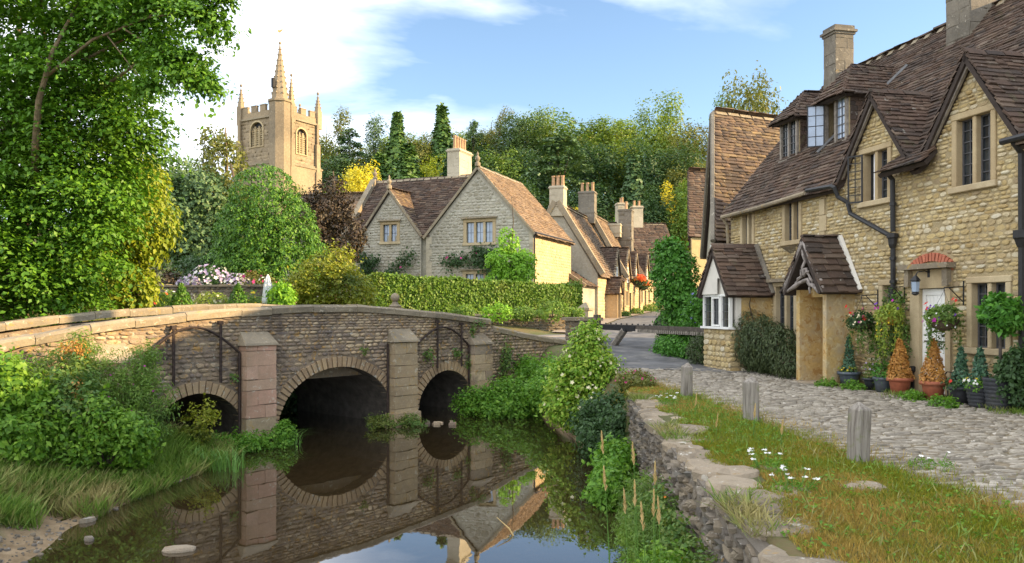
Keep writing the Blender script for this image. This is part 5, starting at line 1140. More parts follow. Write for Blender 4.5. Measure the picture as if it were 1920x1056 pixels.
# ---------------------------------------------------------------- terrace along the street
TE = (5.9, 55.0); TR = math.atan2(.954, .30)
def terrace(name, label, x0, x1, ev, rz, zb, wins, doors, gables, chims, gable_end, seed, tm='tile_warm', annex=False, depth=5.8, wm='terrace'):
    """x runs up the street along the facade; -y is the street side"""
    rng = random.Random(seed); e = empty(name, (TE[0] + .30 * x0, TE[1] + .954 * x0, 0), TR, label, 'house'); L = x1 - x0; h = depth / 2; k = (rz - ev) / h
    out = [(0, zb), (L, zb), (L, ev)]
    for c, ap, hw in sorted(gables, reverse=True): out += [(c + hw, ev), (c, ap), (c - hw, ev)]
    out += [(0, ev)]
    hol = [rect(a + .02, b - .02, c + .02, d - .02) for a, b, c, d, _ in wins] + [rect(*d) for d in doors]
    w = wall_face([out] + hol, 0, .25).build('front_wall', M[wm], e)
    pieces(w, 'stone', 'stone', STONES, (0, 0, 0), (1, 0, 0), (0, 0, 1), (0, -1, 0), fill_rows([out] + [rect(a, b, c, d) for a, b, c, d, _ in wins] + [rect(a - .15, b + .15, c, d + .2) for a, b, c, d in doors], (.16, .26), (.3, .6), rng, .012), .03, M[wm], rng, 0, 'masonry')
    for a, b, c, d, n in wins: mullion_window(e, a, b, c, d, n, .12, .1, nx=2, nz=2, pane_m='glass' if n > 1 else 'curtain_glass', lead=(n == 1), stone='dressed' if n > 1 else 'white')
    for a, b, c, d in doors:
        MB().box(a + .02, b - .02, .12, .17, c, d - .02).build('door', M['wood_dark'], e); MB().box(a - .12, a, -.04, .1, c, d).box(b, b + .12, -.04, .1, c, d).box(a - .12, b + .12, -.042, .1, d, d + .16).build('door_surround', M['dressed'], e)
    g = MB(); prof = [(0, zb), (depth, zb), (depth, ev), (h, rz - .08), (0, ev)]
    g.add([(0, y, z) for y, z in prof], [(4, 3, 2, 1, 0)]); g.add([(L, y, z) for y, z in prof], [(0, 1, 2, 3, 4)]); g.add([(0, depth, zb), (L, depth, zb), (L, depth, ev), (0, depth, ev)], [(3, 2, 1, 0)]); g.build('end_walls', M['manor'], e)  # grey stone puts the shade on the gable ends into their colour
    kw = dict(gauge=.24, wr=(.3, .6), th=.05)
    nt_ = []
    for c, ap, hw in sorted(gables): nt_ += [(c - hw - .05, -.18, ev - .18 * k), (c, (ap - ev) / k, ap - .05), (c + hw + .05, -.18, ev - .18 * k)]
    r = roof_slope(e, [(0, -.18, ev - .18 * k)] + nt_ + [(L, -.18, ev - .18 * k), (L, h, rz), (0, h, rz)], M[tm], rng, limit=60, **kw)
    roof_slope(e, [(L, depth + .18, ev - .18 * k), (0, depth + .18, ev - .18 * k), (0, h, rz), (L, h, rz)], M[tm], rng, limit=0, **kw)
    ridge(r, (0, h, rz + .08), (L, h, rz + .08), M['coping'], rng, .12, .6)
    for c, ap, hw in gables:
        yb = (ap - ev) / k + .15
        roof_slope(e, [(c + hw + .15, -.15, ev - .15), (c + hw + .15, 0, ev - .15), (c, yb, ap + .1), (c, -.15, ap + .1)], M['tile'], rng, limit=10, **kw)
        roof_slope(e, [(c - hw - .15, 0, ev - .15), (c - hw - .15, -.15, ev - .15), (c, -.15, ap + .1), (c, yb, ap + .1)], M['tile'], rng, limit=10, **kw)
        coped_verge(e, (c - hw - .1, -.1, ev - .1), (c, -.1, ap + .06), (c + hw + .1, -.1, ev - .1), 'coping', .14, .1, False, 'verge')
    if gable_end: coped_verge(e, (.0, -.25, ev - .2), (0, h, rz + .05), (0, depth + .2, ev - .2), 'coping', .45, .3, False)
    for (cx, cw, cy, cd, cz0, cz1, np_, pm) in chims: chimney(e, cx - cw / 2, cx + cw / 2, cy - cd / 2, cy + cd / 2, cz0, cz1, M['ashlar'] if pm != 'dark' else M['chimney'], rng, (.08, .1), np_, limit=12, bh=.4, pot_h=.75, band=cz0 + (cz1 - cz0) * .35)
    for px_ in (L - .2,): MB().tube([(px_, -.1, ev - .2), (px_, -.1, zb)], .06, 6).build('downpipe', M['iron'], e)
    if annex:
        b = MB().prism([(-4.2, 1.5), (0, 1.5), (0, 4.6), (-4.2, 4.6)], .2, .3); b.add([(-4.2, .2, 1.5), (-4.2, .2, 4.55), (-4.2, 3.4, 6.6), (-4.2, 3.4, 1.5)], [(0, 1, 2, 3)]); b.build('annex_wall', M['manor'], e)
        roof_slope(e, [(-4.3, .05, 4.5), (0, .05, 4.5), (0, 3.4, 6.7), (-4.3, 3.4, 6.7)], M['tile'], rng, limit=10, **kw); coped_verge(e, (-4.3, -.02, 4.45), (-4.3, 3.4, 6.7), None, 'coping', .3, .18, False)
    return e
z1 = 1.9
t1 = terrace('terrace_house', 'sunlit golden terrace house nearest the hedge, with arched doorway porch and coped gable end', 0, 10.4, 5.55, 10.4, z1, [(5.9, 7.6, 2.9, 4.3, 4), (8.0, 9.6, 2.9, 4.3, 3), (6.9, 7.8, 5.0, 6.3, 1)], [(3.0, 3.9, z1 + .2, 4.2)], [(7.35, 7.6, 1.4)], [(.35, .95, 2.9, 1.0, 9.5, 11.4, 3, ''), (10.2, .95, 2.9, 1.3, 10.0, 12.4, 3, 'dark')], True, 61, annex=True)
def little_porch(e, a, b, ze, az, rng):
    p = empty('porch', (0, 0, 0), 0, parent=e); MB().box(a, a + .15, -.9, -.04, 1.9, ze).box(b - .15, b, -.9, -.04, 1.9, ze).build('porch_wall', M['terrace'], p); c = (a + b) / 2
    roof_slope(p, [(b + .15, -1.05, ze - .1), (b + .15, -.05, ze - .1), (c, -.05, az), (c, -1.05, az)], M['tile'], rng, .2, (.25, .4), .05, 5); roof_slope(p, [(a - .15, -.05, ze - .1), (a - .15, -1.05, ze - .1), (c, -1.05, az), (c, -.05, az)], M['tile'], rng, .2, (.25, .4), .05, 5)
    MB().prism([(a, ze), (b, ze), (c, az - .1)], -.95, -.85).build('porch_gable', M['terrace'], p)
little_porch(t1, 2.7, 4.2, 4.2, 5.2, random.Random(2))
t2 = terrace('terrace_house', 'second golden terrace house up the street, with steep gable and white window', 10.4, 19.0, 5.7, 11.0, 2.1, [(1.0, 2.6, 3.2, 4.6, 3), (4.6, 6.0, 3.2, 4.6, 3), (1.6, 2.4, 5.2, 6.5, 1), (6.2, 7.0, 5.4, 6.6, 1)], [(3.0, 3.9, 2.3, 4.4)], [(2.0, 7.9, 1.4), (6.6, 7.9, 1.3)], [(8.3, 1.0, 2.2, 1.2, 9.6, 10.6, 0, '')], True, 62, 'tile_warm')
t3 = terrace('terrace_house', 'third terrace house up the street behind the tall stone chimney stack', 19.0, 29.0, 6.3, 10.4, 2.4, [(1.0, 2.4, 3.5, 5.0, 2), (6.0, 7.4, 3.5, 5.0, 2), (4.6, 5.4, 5.7, 6.9, 1)], [(3.6, 4.5, 2.7, 4.8)], [(5.0, 8.2, 1.3)], [(.7, 1.2, 1.3, 1.2, 8.0, 12.0, 1, 'dark')], False, 63, 'tile')
t4 = terrace('terrace_house', 'fourth and lowest looking terrace house far up the street beyond the flowers', 29.0, 39.0, 6.8, 10.6, 2.8, [(1.0, 2.4, 4.0, 5.5, 2), (6.0, 7.4, 4.0, 5.5, 2)], [(3.6, 4.5, 3.0, 5.2)], [(2.0, 8.6, 1.3), (7.0, 8.6, 1.3)], [(9.6, 1.2, 2.9, 1.2, 10.0, 12.4, 2, '')], False, 64, 'tile')
t5 = terrace('terrace_house', 'farthest terrace house at the top of the street', 39.0, 49.0, 7.2, 10.9, 3.0, [(1.0, 2.4, 4.4, 5.9, 2), (6.0, 7.4, 4.4, 5.9, 2)], [(3.6, 4.5, 3.4, 5.6)], [(5.0, 9.0, 1.3)], [], False, 65, 'tile')
# chimneys of houses standing behind the terrace, seen over its roofs
def stack_house(x, y, rz, zr, label, seed, stacks, tm='tile', w=9):
    rng = random.Random(seed); e = empty('stone_house', (x, y, 0), rz, label, 'house'); MB().box(0, w, 0, 6, 2, zr - 3.2).build('wall', M['manor'], e)
    r = roof_slope(e, [(-.2, -.2, zr - 3.4), (w + .2, -.2, zr - 3.4), (w + .2, 3, zr), (-.2, 3, zr)], M[tm], rng, .3, (.4, .7), .05, 40); roof_slope(e, [(w + .2, 6.2, zr - 3.4), (-.2, 6.2, zr - 3.4), (-.2, 3, zr), (w + .2, 3, zr)], M[tm], rng, .3, (.4, .7), .05, 0)
    MB().prism([(0, zr - 3.3), (6, zr - 3.3), (3, zr - .1)], 0, .02).xf(Matrix.Rotation(R(90), 4, 'Z')).build('gable', M['manor'], e)
    ridge(r, (0, 3, zr + .06), (w, 3, zr + .06), M['coping'], rng, .12, .7)
    for sx, top in stacks: chimney(e, sx - .55, sx + .55, 2.5, 3.6, zr - .6, top, M['ashlar'], rng, (.1, .12), 2, limit=8, bh=.45, pot_h=.6)
    return e
stack_house(10.2, 84, R(8), 12.3, 'stone house with paired pale chimneys showing over the terrace roofs', 71, [(2.2, 14.3), (3.9, 14.0)], w=7)
stack_house(18.5, 112, R(-6), 14.7, 'dark roofed house closing the top of the street', 72, [], w=14)
# gate post with pyramid cap
q = empty('gate_post', (3.25, 35.2, 2.0), R(-30), 'pale square stone gate post with pyramid cap at the hedge end', 'post'); MB().box(-.22, .22, -.22, .22, 0, .95).build('shaft', M['ashlar'], q); MB().prism_z([(-.3, -.3), (.3, -.3), (.3, .3), (-.3, .3)], .95, 1.05).prism_z([(-.28, -.28), (.28, -.28), (.28, .28), (-.28, .28)], 1.05, 1.3, .85).build('cap', M['coping'], q)
# low stone wall below the hedge
def garden_wall(name, label, a, b, h, zb, seed, m='bankwall', limit=120, coping=True, t=.35):
    a, b = Vector((*a, 0)), Vector((*b, 0)); d = b - a; L = d.length; rng = random.Random(seed); e = empty(name, (a.x, a.y, zb), math.atan2(d.y, d.x), label, 'wall')
    c = MB().box(0, L, .02, t, -.6, h).build('core', M['bridge_mortar'], e); pieces(c, 'stone', 'stone', STONES, (0, .02, 0), (1, 0, 0), (0, 0, 1), (0, -1, 0), fill_rows([rect(0, L, -.3, h)], (.09, .16), (.14, .4), rng), .06, M[m], rng, limit, 'masonry', thj=.6, turn=.04)
    if coping:
        s = 0
        while s < L - .05: w = min(rng.uniform(.3, .7), L - s); MB().box(s + .006, s + w - .006, -.06, t + .05, h + .004, h + .08 + rng.uniform(-.01, .02), .012).build('coping_stone', M['coping'], e); s += w
    return e
garden_wall('garden_wall', 'low rubble wall with shrubs on it below the clipped hedge', (-2.6, 33.2), (3.0, 34.8), .75, 1.95, 81, limit=100)
garden_wall('garden_wall', 'long rubble stone garden wall behind the red flowers and parasol', (-14.6, 30.6), (-8.2, 30.0), .85, 3.0, 82, limit=150)

# ---------------------------------------------------------------- church tower
def church():
    rng = random.Random(91); e = empty('church_tower', (-27.75, 95, 0), R(-31), 'square golden church tower with battlements, crocketed pinnacles and a stair turret spire', 'church')
    W = 6.7; zs, zp, zt = 20.7, 26.0, 27.0; m = M['church']
    wf = (-4.7, -2.6, 22.7, 25.5)
    def arched(x0, x1, z0, z1, n=8):
        c, r = (x0 + x1) / 2, (x1 - x0) / 2; return [(x0, z0), (x1, z0)] + [(c + r * math.cos(t), z1 - r * .75 + r * .9 * math.sin(t)) for t in np.linspace(0, math.pi, n)]
    o = wall_face([rect(-W, 0, zs, zp), arched(*wf)], 0, .5).build('front_wall', M['church'], e)
    pieces(o, 'block', 'block', BLOCKS, (0, 0, 0), (1, 0, 0), (0, 0, 1), (0, -1, 0), fill_rows([rect(-W, 0, zs, zp), arched(wf[0] - .2, wf[1] + .2, wf[2], wf[3] + .2)], (.38, .5), (.6, 1.2), rng, .008), .02, m, rng, 0, 'ashlar', thj=.2)
    s = wall_face([rect(0, W, zs, zp), arched(2.9, 4.5, 22.0, 25.0)], 0, .5); s.xf(Matrix.Rotation(R(90), 4, 'Z')); s = s.build('side_wall', M['church'], e)
    pieces(s, 'block', 'block', BLOCKS, (0, 0, 0), (0, 1, 0), (0, 0, 1), (1, 0, 0), fill_rows([rect(0, W, zs, zp), arched(2.7, 4.7, 22.0, 25.2)], (.38, .5), (.6, 1.2), rng, .008), .02, m, rng, 0, 'ashlar', thj=.2)
    b = MB().box(-W - .25, .25, -.25, W + .25, 2, zs - .3); b.box(-W, -.3, .6, W, zs - .3, zp); b.build('tower_body', m, e)
    st = MB().box(-W - .35, .35, -.35, W + .35, zs - .3, zs - .1).box(-W - .18, .18, -.18, W + .18, zs - .1, zs + .12).box(-W - .2, .2, -.2, W + .2, zp, zp + .22); st.build('string_course', M['coping'], e)
    # parapet with battlements on all four sides
    p = MB().box(-W, 0, -.02, .3, zp + .22, zt - .1).box(-W, 0, W - .3, W + .02, zp + .22, zt - .1).box(-.3, .02, .3, W - .3, zp + .22, zt - .1).box(-W - .02, -W + .3, .3, W - .3, zp + .22, zt - .1); pa = p.build('parapet', m, e)
    for i in range(4):
        a = -W + .5 + i * 1.55
        for k in range(4):
            if i == 0 and k > 1: pass
            q = MB()
            if k == 0: q.box(a, a + .95, -.04, .28, zt - .1, zt + .6).box(a - .05, a + 1.0, -.08, .32, zt + .6, zt + .7)
            elif k == 1: q.box(-.28, .04, .6 + i * 1.5, 1.45 + i * 1.5, zt - .1, zt + .6).box(-.32, .08, .55 + i * 1.5, 1.5 + i * 1.5, zt + .6, zt + .7)
            elif k == 2: q.box(a, a + .95, W - .28, W + .04, zt - .1, zt + .6)
            else: q.box(-W - .04, -W + .28, .6 + i * 1.5, 1.45 + i * 1.5, zt - .1, zt + .6)
            q.build('merlon', m, pa)
    def spire(parent, c, r, z0, z1, n, crock, name):
        sp = MB().lathe([(r, z0), (r * .06, z1)], (c[0], c[1], 0), n)
        k = int((z1 - z0) / crock)
        for j in range(1, k):
            f = j / k; rr = r * (1 - f * .94)
            for i in range(n):
                a = 2 * math.pi * (i + .5) / n; q = .05 + .07 * (1 - f) * (r / 1.2) ** .5; x, y = c[0] + rr * math.cos(a), c[1] + rr * math.sin(a); z = z0 + (z1 - z0) * f
                sp.add([(x - q, y - q, z), (x + q, y - q, z), (x + q, y + q, z), (x - q, y + q, z), (x + q * .6 * math.cos(a), y + q * .6 * math.sin(a), z + q * 2.2)], [(3, 2, 1, 0), (0, 1, 4), (1, 2, 4), (2, 3, 4), (3, 0, 4)])
        sp.lathe([(.02, z1 - .1), (.16, z1 + .05), (.16, z1 + .2), (.02, z1 + .36)], (c[0], c[1], 0), 6)
        return sp.build(name, m, parent)
    for (x, y, h) in ((-W + .1, .1, 30.4), (-W + .1, W - .1, 29.4), (-.1, W - .1, 30.0), (-.05, 2.1, 31.2), (-W / 2, W, 29.0)):
        MB().prism_z([(x - .36, y - .36), (x + .36, y - .36), (x + .36, y + .36), (x - .36, y + .36)], zp - .4, zt + .9).build('pinnacle_base', m, e); spire(e, (x, y), .42, zt + .9, h, 4, .42, 'pinnacle')
    # octagonal stair turret and its spire at the front right corner
    tc = (-.1, .35); t = MB().lathe([(1.4, 2), (1.3, zs - .2), (1.3, zt + .55), (1.45, zt + .6), (1.45, zt + .85), (1.25, zt + .9)], (*tc, 0), 8); t.build('stair_turret', m, e)
    spr = spire(e, tc, 1.05, zt + .9, 34.6, 8, .62, 'spire')
    MB().box(tc[0] - .18, tc[0] + .18, tc[1] - 1.2, tc[1] - .9, zt + 2.2, zt + 3.3).build('spire_light', M['tar_unlit'], spr)
    vn = MB().tube([(*tc, 34.6), (*tc, 36.4)], .04, 6).build('vane_rod', M['iron'], e)
    MB().prism([(-.35, 36.1), (-.1, 36.0), (.25, 36.05), (.5, 36.35), (.2, 36.3), (.05, 36.22), (-.2, 36.3), (-.3, 36.45), (-.38, 36.35)], -.03, .03).xf(Matrix.Translation((tc[0], tc[1], 0))).build('weathercock', M['glow_gold'], vn)
    # angle buttresses stepping in
    for (x0, x1, y0, y1) in ((-W - .3, -W + .8, -.6, 0), (-W - .6, -W, -.3, .9), (-.1, .55, 1.5, 2.4), (0, .45, W - .9, W)):
        bt = MB().box(x0, x1, y0, y1, 2, zs - .6); sx, sy = (x1 - x0) * .16, (y1 - y0) * .16
        bt.box(x0 + sx, x1 - sx, y0 + sy, y1 - sy, zs - .6, 23.6).box(x0 + sx * 1.9, x1 - sx * 1.9, y0 + sy * 1.9, y1 - sy * 1.9, 23.6, zp + .1); bt.build('buttress', m, e)
    # belfry windows: frame, mullions and pierced stone louvres
    def belfry(x0, x1, z0, z1, side):
        Mx = Matrix.Rotation(R(90), 4, 'Z') if side else Matrix.Identity(4); a = arched(x0, x1, z0, z1, 12); n = len(a); c = (x0 + x1) / 2
        f = MB(); g = arched(x0 - .16, x1 + .16, z0 - .1, z1 + .17, 12)
        f.add([(x, -.1, z) for x, z in a] + [(x, -.1, z) for x, z in g] + [(x, .2, z) for x, z in a] + [(x, .0, z) for x, z in g], [(i, (i + 1) % n, (i + 1) % n + n, i + n) for i in range(n)] + [(i + 2 * n, (i + 1) % n + 2 * n, (i + 1) % n, i) for i in range(n)] + [(i + n, (i + 1) % n + n, (i + 1) % n + 3 * n, i + 3 * n) for i in range(n)])
        w = (x1 - x0) / 3
        for i in (1, 2): f.box(x0 + w * i - .08, x0 + w * i + .08, .0, .2, z0, z1 - .35)
        for i in range(3): f.tube([(x0 + w * i + .06, .1, z1 - 1.0), (x0 + w * (i + .5), .1, z1 - .55), (x0 + w * (i + 1) - .06, .1, z1 - 1.0)], .06, 5)
        f.xf(Mx); o = f.build('belfry_window', M['dressed'], e)
        lv = MB()
        for i in range(3):
            k = 0
            while z0 + .1 + k * .26 < z1 - .8:
                z = z0 + .08 + k * .26; lv.box(x0 + w * i + .09, x0 + w * (i + 1) - .09, .1, .2, z, z + .07)
                for j in range(3): xx = x0 + w * i + .14 + j * .2; lv.box(xx, xx + .05, .12, .18, z, z + .26)
                k += 1
        lv.xf(Mx); lv.build('pierced_louvre', M['dressed'], o)
        MB().add([(x, .28, z) for x, z in a], [tuple(range(n))]).xf(Mx).build('dark_belfry_sheet', M['tar_unlit'], o)  # black sheet paints the darkness inside the belfry
    belfry(*wf, False); belfry(2.9, 4.5, 22.0, 25.0, True)
church()
# ---------------------------------------------------------------- trees and shrubs
def ab(c, blobs): return [(b[0] - c[0], b[1] - c[1], b[2] - c[2], *b[3:]) for b in blobs]
# the big tree that fills the left edge
c = (-13.6, 22.0, 2.6)
bl = [(-13.2, 21.5, 9.3, 3.0, 2.6, 2.9), (-12.9, 20.4, 6.3, 2.3, 2.2, 2.2), (-11.0, 20.4, 8.6, 1.9, 1.8, 2.0), (-13.4, 19.6, 4.6, 2.1, 1.8, 1.9), (-11.0, 20.2, 6.0, 1.35, 1.5, 1.5), (-9.5, 19.6, 10.2, 1.4, 1.3, .9), (-9.6, 20.2, 7.6, .8, .9, .9), (-11.6, 19.8, 11.2, 2.2, 1.8, 1.3),
      (-8.2, 18.7, 10.2, .75, .7, .33), (-7.2, 18.3, 9.75, .6, .5, .26), (-7.5, 18.3, 8.65, .65, .5, .25), (-8.5, 18.9, 8.9, .6, .6, .28), (-6.75, 18.1, 9.2, .4, .4, .2), (-7.2, 18.2, 8.2, .42, .4, .2), (-8.9, 19.0, 9.5, .7, .6, .4), (-12.0, 19.4, 3.9, 1.3, 1.1, 1.1), (-11.0, 20.0, 4.0, 1.0, 1.0, 1.1), (-10.2, 19.8, 5.0, .9, .9, 1.2), (-12.6, 20.6, 3.6, 1.4, 1.0, .9), (-9.9, 20.0, 6.4, .8, .8, .9)]
bt = tree('broadleaf_tree', 'large leafy green tree filling the left edge, branch reaching towards the church', 'tree', c, ab(c, bl), 1500, 92, .56, .118, 'l_left', (8.5, .34, 16), 'bark_pale', sprig=420, shell=(.55, 1.1), fill=.2, droop=.8, up=2.2, flat=.2, jit=.4)
lb = MB(); L_ = lambda *p: Vector(p) - Vector(c)
lb.tube([L_(-12.0, 20.2, 5.6), L_(-11.5, 19.3, 6.9), L_(-11.15, 18.85, 7.9), L_(-10.75, 18.7, 9.0), L_(-10.3, 19.0, 10.3)], [.10, .085, .07, .05, .025], 8)
lb.tube([L_(-10.9, 18.8, 8.5), L_(-9.8, 18.7, 9.3), L_(-8.4, 18.4, 9.7), L_(-7.2, 18.2, 9.8)], [.045, .035, .022, .008], 6).tube([L_(-9.0, 18.5, 9.5), L_(-8.2, 18.4, 9.0), L_(-7.3, 18.2, 8.5), L_(-6.9, 18.1, 8.1)], [.025, .018, .01, .005], 6).tube([L_(-8.4, 18.4, 9.7), L_(-7.6, 18.3, 10.2), L_(-6.7, 18.1, 10.1)], [.018, .012, .005], 6).tube([L_(-9.4, 18.6, 9.35), L_(-8.8, 18.5, 8.6), L_(-8.3, 18.4, 8.0)], [.02, .012, .005], 6)
wb = ab(c, [(-7.2, 18.2, 9.85, .55, .4, .2), (-6.75, 18.1, 9.55, .35, .3, .18), (-7.6, 18.3, 8.75, .5, .35, .2), (-7.15, 18.15, 8.35, .4, .3, .18), (-6.85, 18.1, 8.05, .28, .25, .15), (-8.2, 18.4, 10.15, .5, .4, .22), (-6.6, 18.1, 10.05, .3, .25, .15), (-8.4, 18.4, 8.15, .4, .35, .2), (-8.1, 18.4, 9.1, .35, .3, .18)])
P, N = clump_crown(wb, 230, 26, .2, up=1.5, flat=.4, shell=(.2, 1.1)); leaves('outer_leaves', P, N, .115, M['l_left'], bt, LEAF, .9, .5)
lb.build('branch', M['bark_pale'], bt, True)
c = (-11.6, 24.6, 3.0)
tree('golden_tree', 'golden yellow leaved tree hanging below the big green tree', 'tree', c, ab(c, [(-12.2, 24.6, 5.4, 1.1, .9, 1.7), (-11.2, 24.4, 5.6, .9, .8, 1.2), (-12.6, 24.0, 4.1, .8, .7, .9), (-11.6, 24.6, 7.0, .9, .8, .8), (-11.7, 24.1, 3.7, 1.0, .7, .8)]), 720, 22, .28, .16, 'l_gold', (5.5, .16, 4), droop=1.4, sprig=60)
c = (-13.6, 44, 3.0)
tree('evergreen_tree', 'grey green spreading evergreen between the golden tree and the yew dome', 'tree', c, ab(c, [(-18.3, 44, 8.0, 2.2, 2, 2.6), (-16.4, 44, 6.4, 2.0, 2, 2.2), (-19.5, 45, 10.2, 1.8, 1.6, 1.6), (-16.9, 44, 9.3, 1.5, 1.5, 1.4)]), 560, 22, .5, .24, 'l_cedar', (8, .3, 4), variants=SPRAY)
c = (-28.6, 80, 3.2)
tree('ivy_clad_tree', 'pale olive ivy clad tree immediately left of the church tower', 'tree', c, ab(c, [(-28.8, 80, 17.5, 2.0, 2, 3.0), (-30.6, 80, 14, 2.4, 2, 3.5), (-27.6, 80, 12.5, 2.2, 2, 3.5), (-29.8, 80, 20, 1.3, 1.2, 1.4)]), 420, 18, .8, .36, 'l_olive', (18, .35, 4), 'bark_pale')
c = (-10.75, 35, 2.9)
tree('yew_dome', 'huge rounded dome of clipped bright green yew below the church', 'tree', c, ab(c, [(-10.5, 35, 5.0, 2.45, 2.2, 2.05), (-10.7, 35, 6.4, 2.2, 2, 1.95), (-10.8, 35, 7.8, 1.5, 1.4, 1.55), (-10.7, 34.6, 4.4, 2.35, 2.0, 1.55), (-12.0, 35, 4.6, 1.5, 1.6, 1.6), (-11.6, 35, 6.0, 1.4, 1.5, 1.6)]), 4300, 13, .17, .105, 'l_yew', (5, .25, 2), variants=SPRAY, shell=(.9, 1.03), fill=.05, flat=.25, up=.5, droop=1.2, jit=.4)
c = (-13.9, 35, 2.9)
tree('dark_hedge_bush', 'dark clipped bush tucked against the left side of the yew dome', 'bush', c, ab(c, [(-13.6, 35, 4.3, 1.3, 1.1, 1.1), (-12.6, 34.6, 4.1, 1.0, 1, 1.0)]), 380, 14, .22, .14, 'l_dark', None, shell=(.9, 1.02), jit=.4)
c = (-15.4, 33.5, 2.9)
shrub('red_leaved_shrub', 'dark red leaved shrub in the gap under the golden tree', 'shrub', c, ab(c, [(-14.6, 33.5, 4.0, .9, .7, .7)]), 130, 14, .2, .12, 'l_copper')
c = (-9.6, 43.5, 3.0)
tree('copper_beech', 'dark copper leaved tree between the yew dome and the gabled house', 'tree', c, ab(c, [(-9.9, 43.5, 8.6, 1.3, 1.2, 1.5), (-9.3, 43.5, 7.0, 1.3, 1.2, 1.5), (-10.8, 43, 7.3, 1.2, 1.2, 1.7), (-9.7, 43, 5.4, 1.3, 1.2, 1.4)]), 560, 20, .36, .17, 'l_copper', (7.5, .2, 3), sprig=50)
c = (-6.2, 27.6, 2.8)
shrub('golden_green_shrub', 'yellow green dome shaped shrub in front of the hedge, above the bridge', 'shrub', c, ab(c, [(-6.3, 27.6, 3.9, 1.3, 1.1, 1.0), (-5.6, 27.5, 3.5, 1.0, .9, .8), (-7.0, 27.4, 3.5, .85, .9, .8), (-6.1, 27.7, 4.6, .6, .6, .55)]), 620, 20, .2, .105, 'l_bush', 7, up=.8, sprig=60)
c = (-11.8, 31.9, 3.0)
shrub('hydrangea_bush', 'hydrangea bush covered in pale lilac white flower heads behind the garden wall', 'bush', c, ab(c, [(-11.9, 31.6, 3.95, .95, .6, .78), (-10.9, 31.6, 3.85, .65, .5, .55), (-12.7, 31.6, 3.85, .5, .5, .45)]), 180, 16, .16, .12, 'l_dark', 5, flowers=[('lilac', 190, .085), ('white', 120, .08)])
c = (.1, 42.0, 2.6)
tree('lime_green_tree', 'small bright lime green tree against the front of the gabled house', 'tree', c, ab(c, [(-.2, 42, 6.6, .55, .5, .7), (-.4, 42, 5.6, .95, .8, .7), (.25, 42, 4.9, 1.0, .8, .7), (-.7, 42, 4.5, .8, .7, .6), (.7, 42, 5.7, .5, .5, .5)]), 420, 16, .2, .15, 'l_bright', (6.3, .08, 5), droop=1.0)
# clipped hedge: solid core with leaves over it
def hedge(name, label, a, b, th, z0, za, zb, m, n, ls, seed=1):
    a, b = np.array(a, float), np.array(b, float); d = b - a; L = np.linalg.norm(d); d /= L; nn = np.array([d[1], -d[0]]); e = empty(name, (a[0], a[1], z0), math.atan2(d[1], d[0]), label, 'hedge')
    MB().prism([(0.06, -.2), (L - .06, -.2), (L - .06, zb - z0 - .06), (.06, za - z0 - .06)], .06, th - .06).build('branches', M['bark'], e)
    P, N = [], []
    f = NR.random(n); k = NR.random(n)
    s = NR.random(n) * L; top = np.interp(s, [0, L], [za - z0, zb - z0]); wob = .05 * np.sin(s * 2.1) + .03 * np.sin(s * 5.3)
    fr = k < .62; tp = (k >= .62) & (k < .86); en = k >= .86
    x = np.where(en, np.where(f < .5, 0, L), s); y = np.where(fr, 0 + wob * .6, np.where(tp, f * th, NR.random(n) * th)); z = np.where(tp, top + wob, NR.random(n) * top)
    P = np.stack([x, y, z], -1) + NR.normal(0, .035, (n, 3)); N = np.where(fr[:, None], [0, -1, .15], np.where(tp[:, None], [0, -.1, 1], np.where((f < .5)[:, None], [-1, 0, .1], [1, 0, .1])))
    leaves('foliage', P, N, ls, M[m], e, LEAF, .4, .5); return e
hedge('clipped_hedge', 'long square clipped green hedge in front of the gabled house', (-5.7, 33.4), (3.3, 38.2), 1.2, 2.3, 4.42, 4.08, 'l_hedge', 42000, .12)
# climbers on the house front (in its frame)
def climber(name, label, plane, pts, n, m, ls, flowers=None):
    """plane = (origin, rotation about z): leaves close to the wall around stem polylines (x, z)"""
    e = empty(name, plane[0], plane[1], label, 'climber'); mb = MB(); P = []
    for pl in pts:
        mb.tube([(x, -.08, z) for x, z in pl], .025, 5); q = np.array(pl, float); k = NR.integers(0, len(q) - 1, n // len(pts)); f = NR.random(n // len(pts))[:, None]; c = q[k] * (1 - f) + q[k + 1] * f; g = NR.normal(0, 1, c.shape) * np.array([.26, .22]); P.append(np.stack([c[:, 0] + g[:, 0], -.1 - np.abs(NR.normal(0, .10, len(c))), c[:, 1] + g[:, 1]], -1))
    mb.build('stem', M['bark'], e); P = np.concatenate(P); leaves('foliage', P, np.tile([0, -1, .35], (len(P), 1)), ls, M[m], e)
    if flowers: i = NR.integers(0, len(P), flowers[1]); flower_part(e, flowers[0], None, 0, flowers[2], (P[i] + [0, -.06, 0], np.tile([0., -1, .3], (len(i), 1))))
    return e
HR = R(-22)
climber('climbing_rose', 'climbing rose below the small gable window of the gabled house', ((-5.1, 47.6, 0), HR), [[(-4.9, 3), (-4.6, 4.6), (-4.0, 5.8), (-4.9, 6.6)], [(-4.5, 3), (-3.2, 4.6), (-2.2, 5.3), (-.9, 6.4)], [(-4.6, 4.2), (-4.2, 5.2), (-3.4, 6.1)]], 2600, 'l_dark', .16, ('pink', 8, .09))
climber('climbing_rose', 'climbing rose trained under the large gable window of the gabled house', ((-5.1, 47.6, 0), HR), [[(5.0, 3), (4.6, 5.0), (3.6, 5.7), (2.2, 5.9), (1.4, 5.7)], [(4.6, 5.0), (4.4, 6.1), (3.2, 6.3)]], 1700, 'l_dark', .16, ('pink', 7, .09))
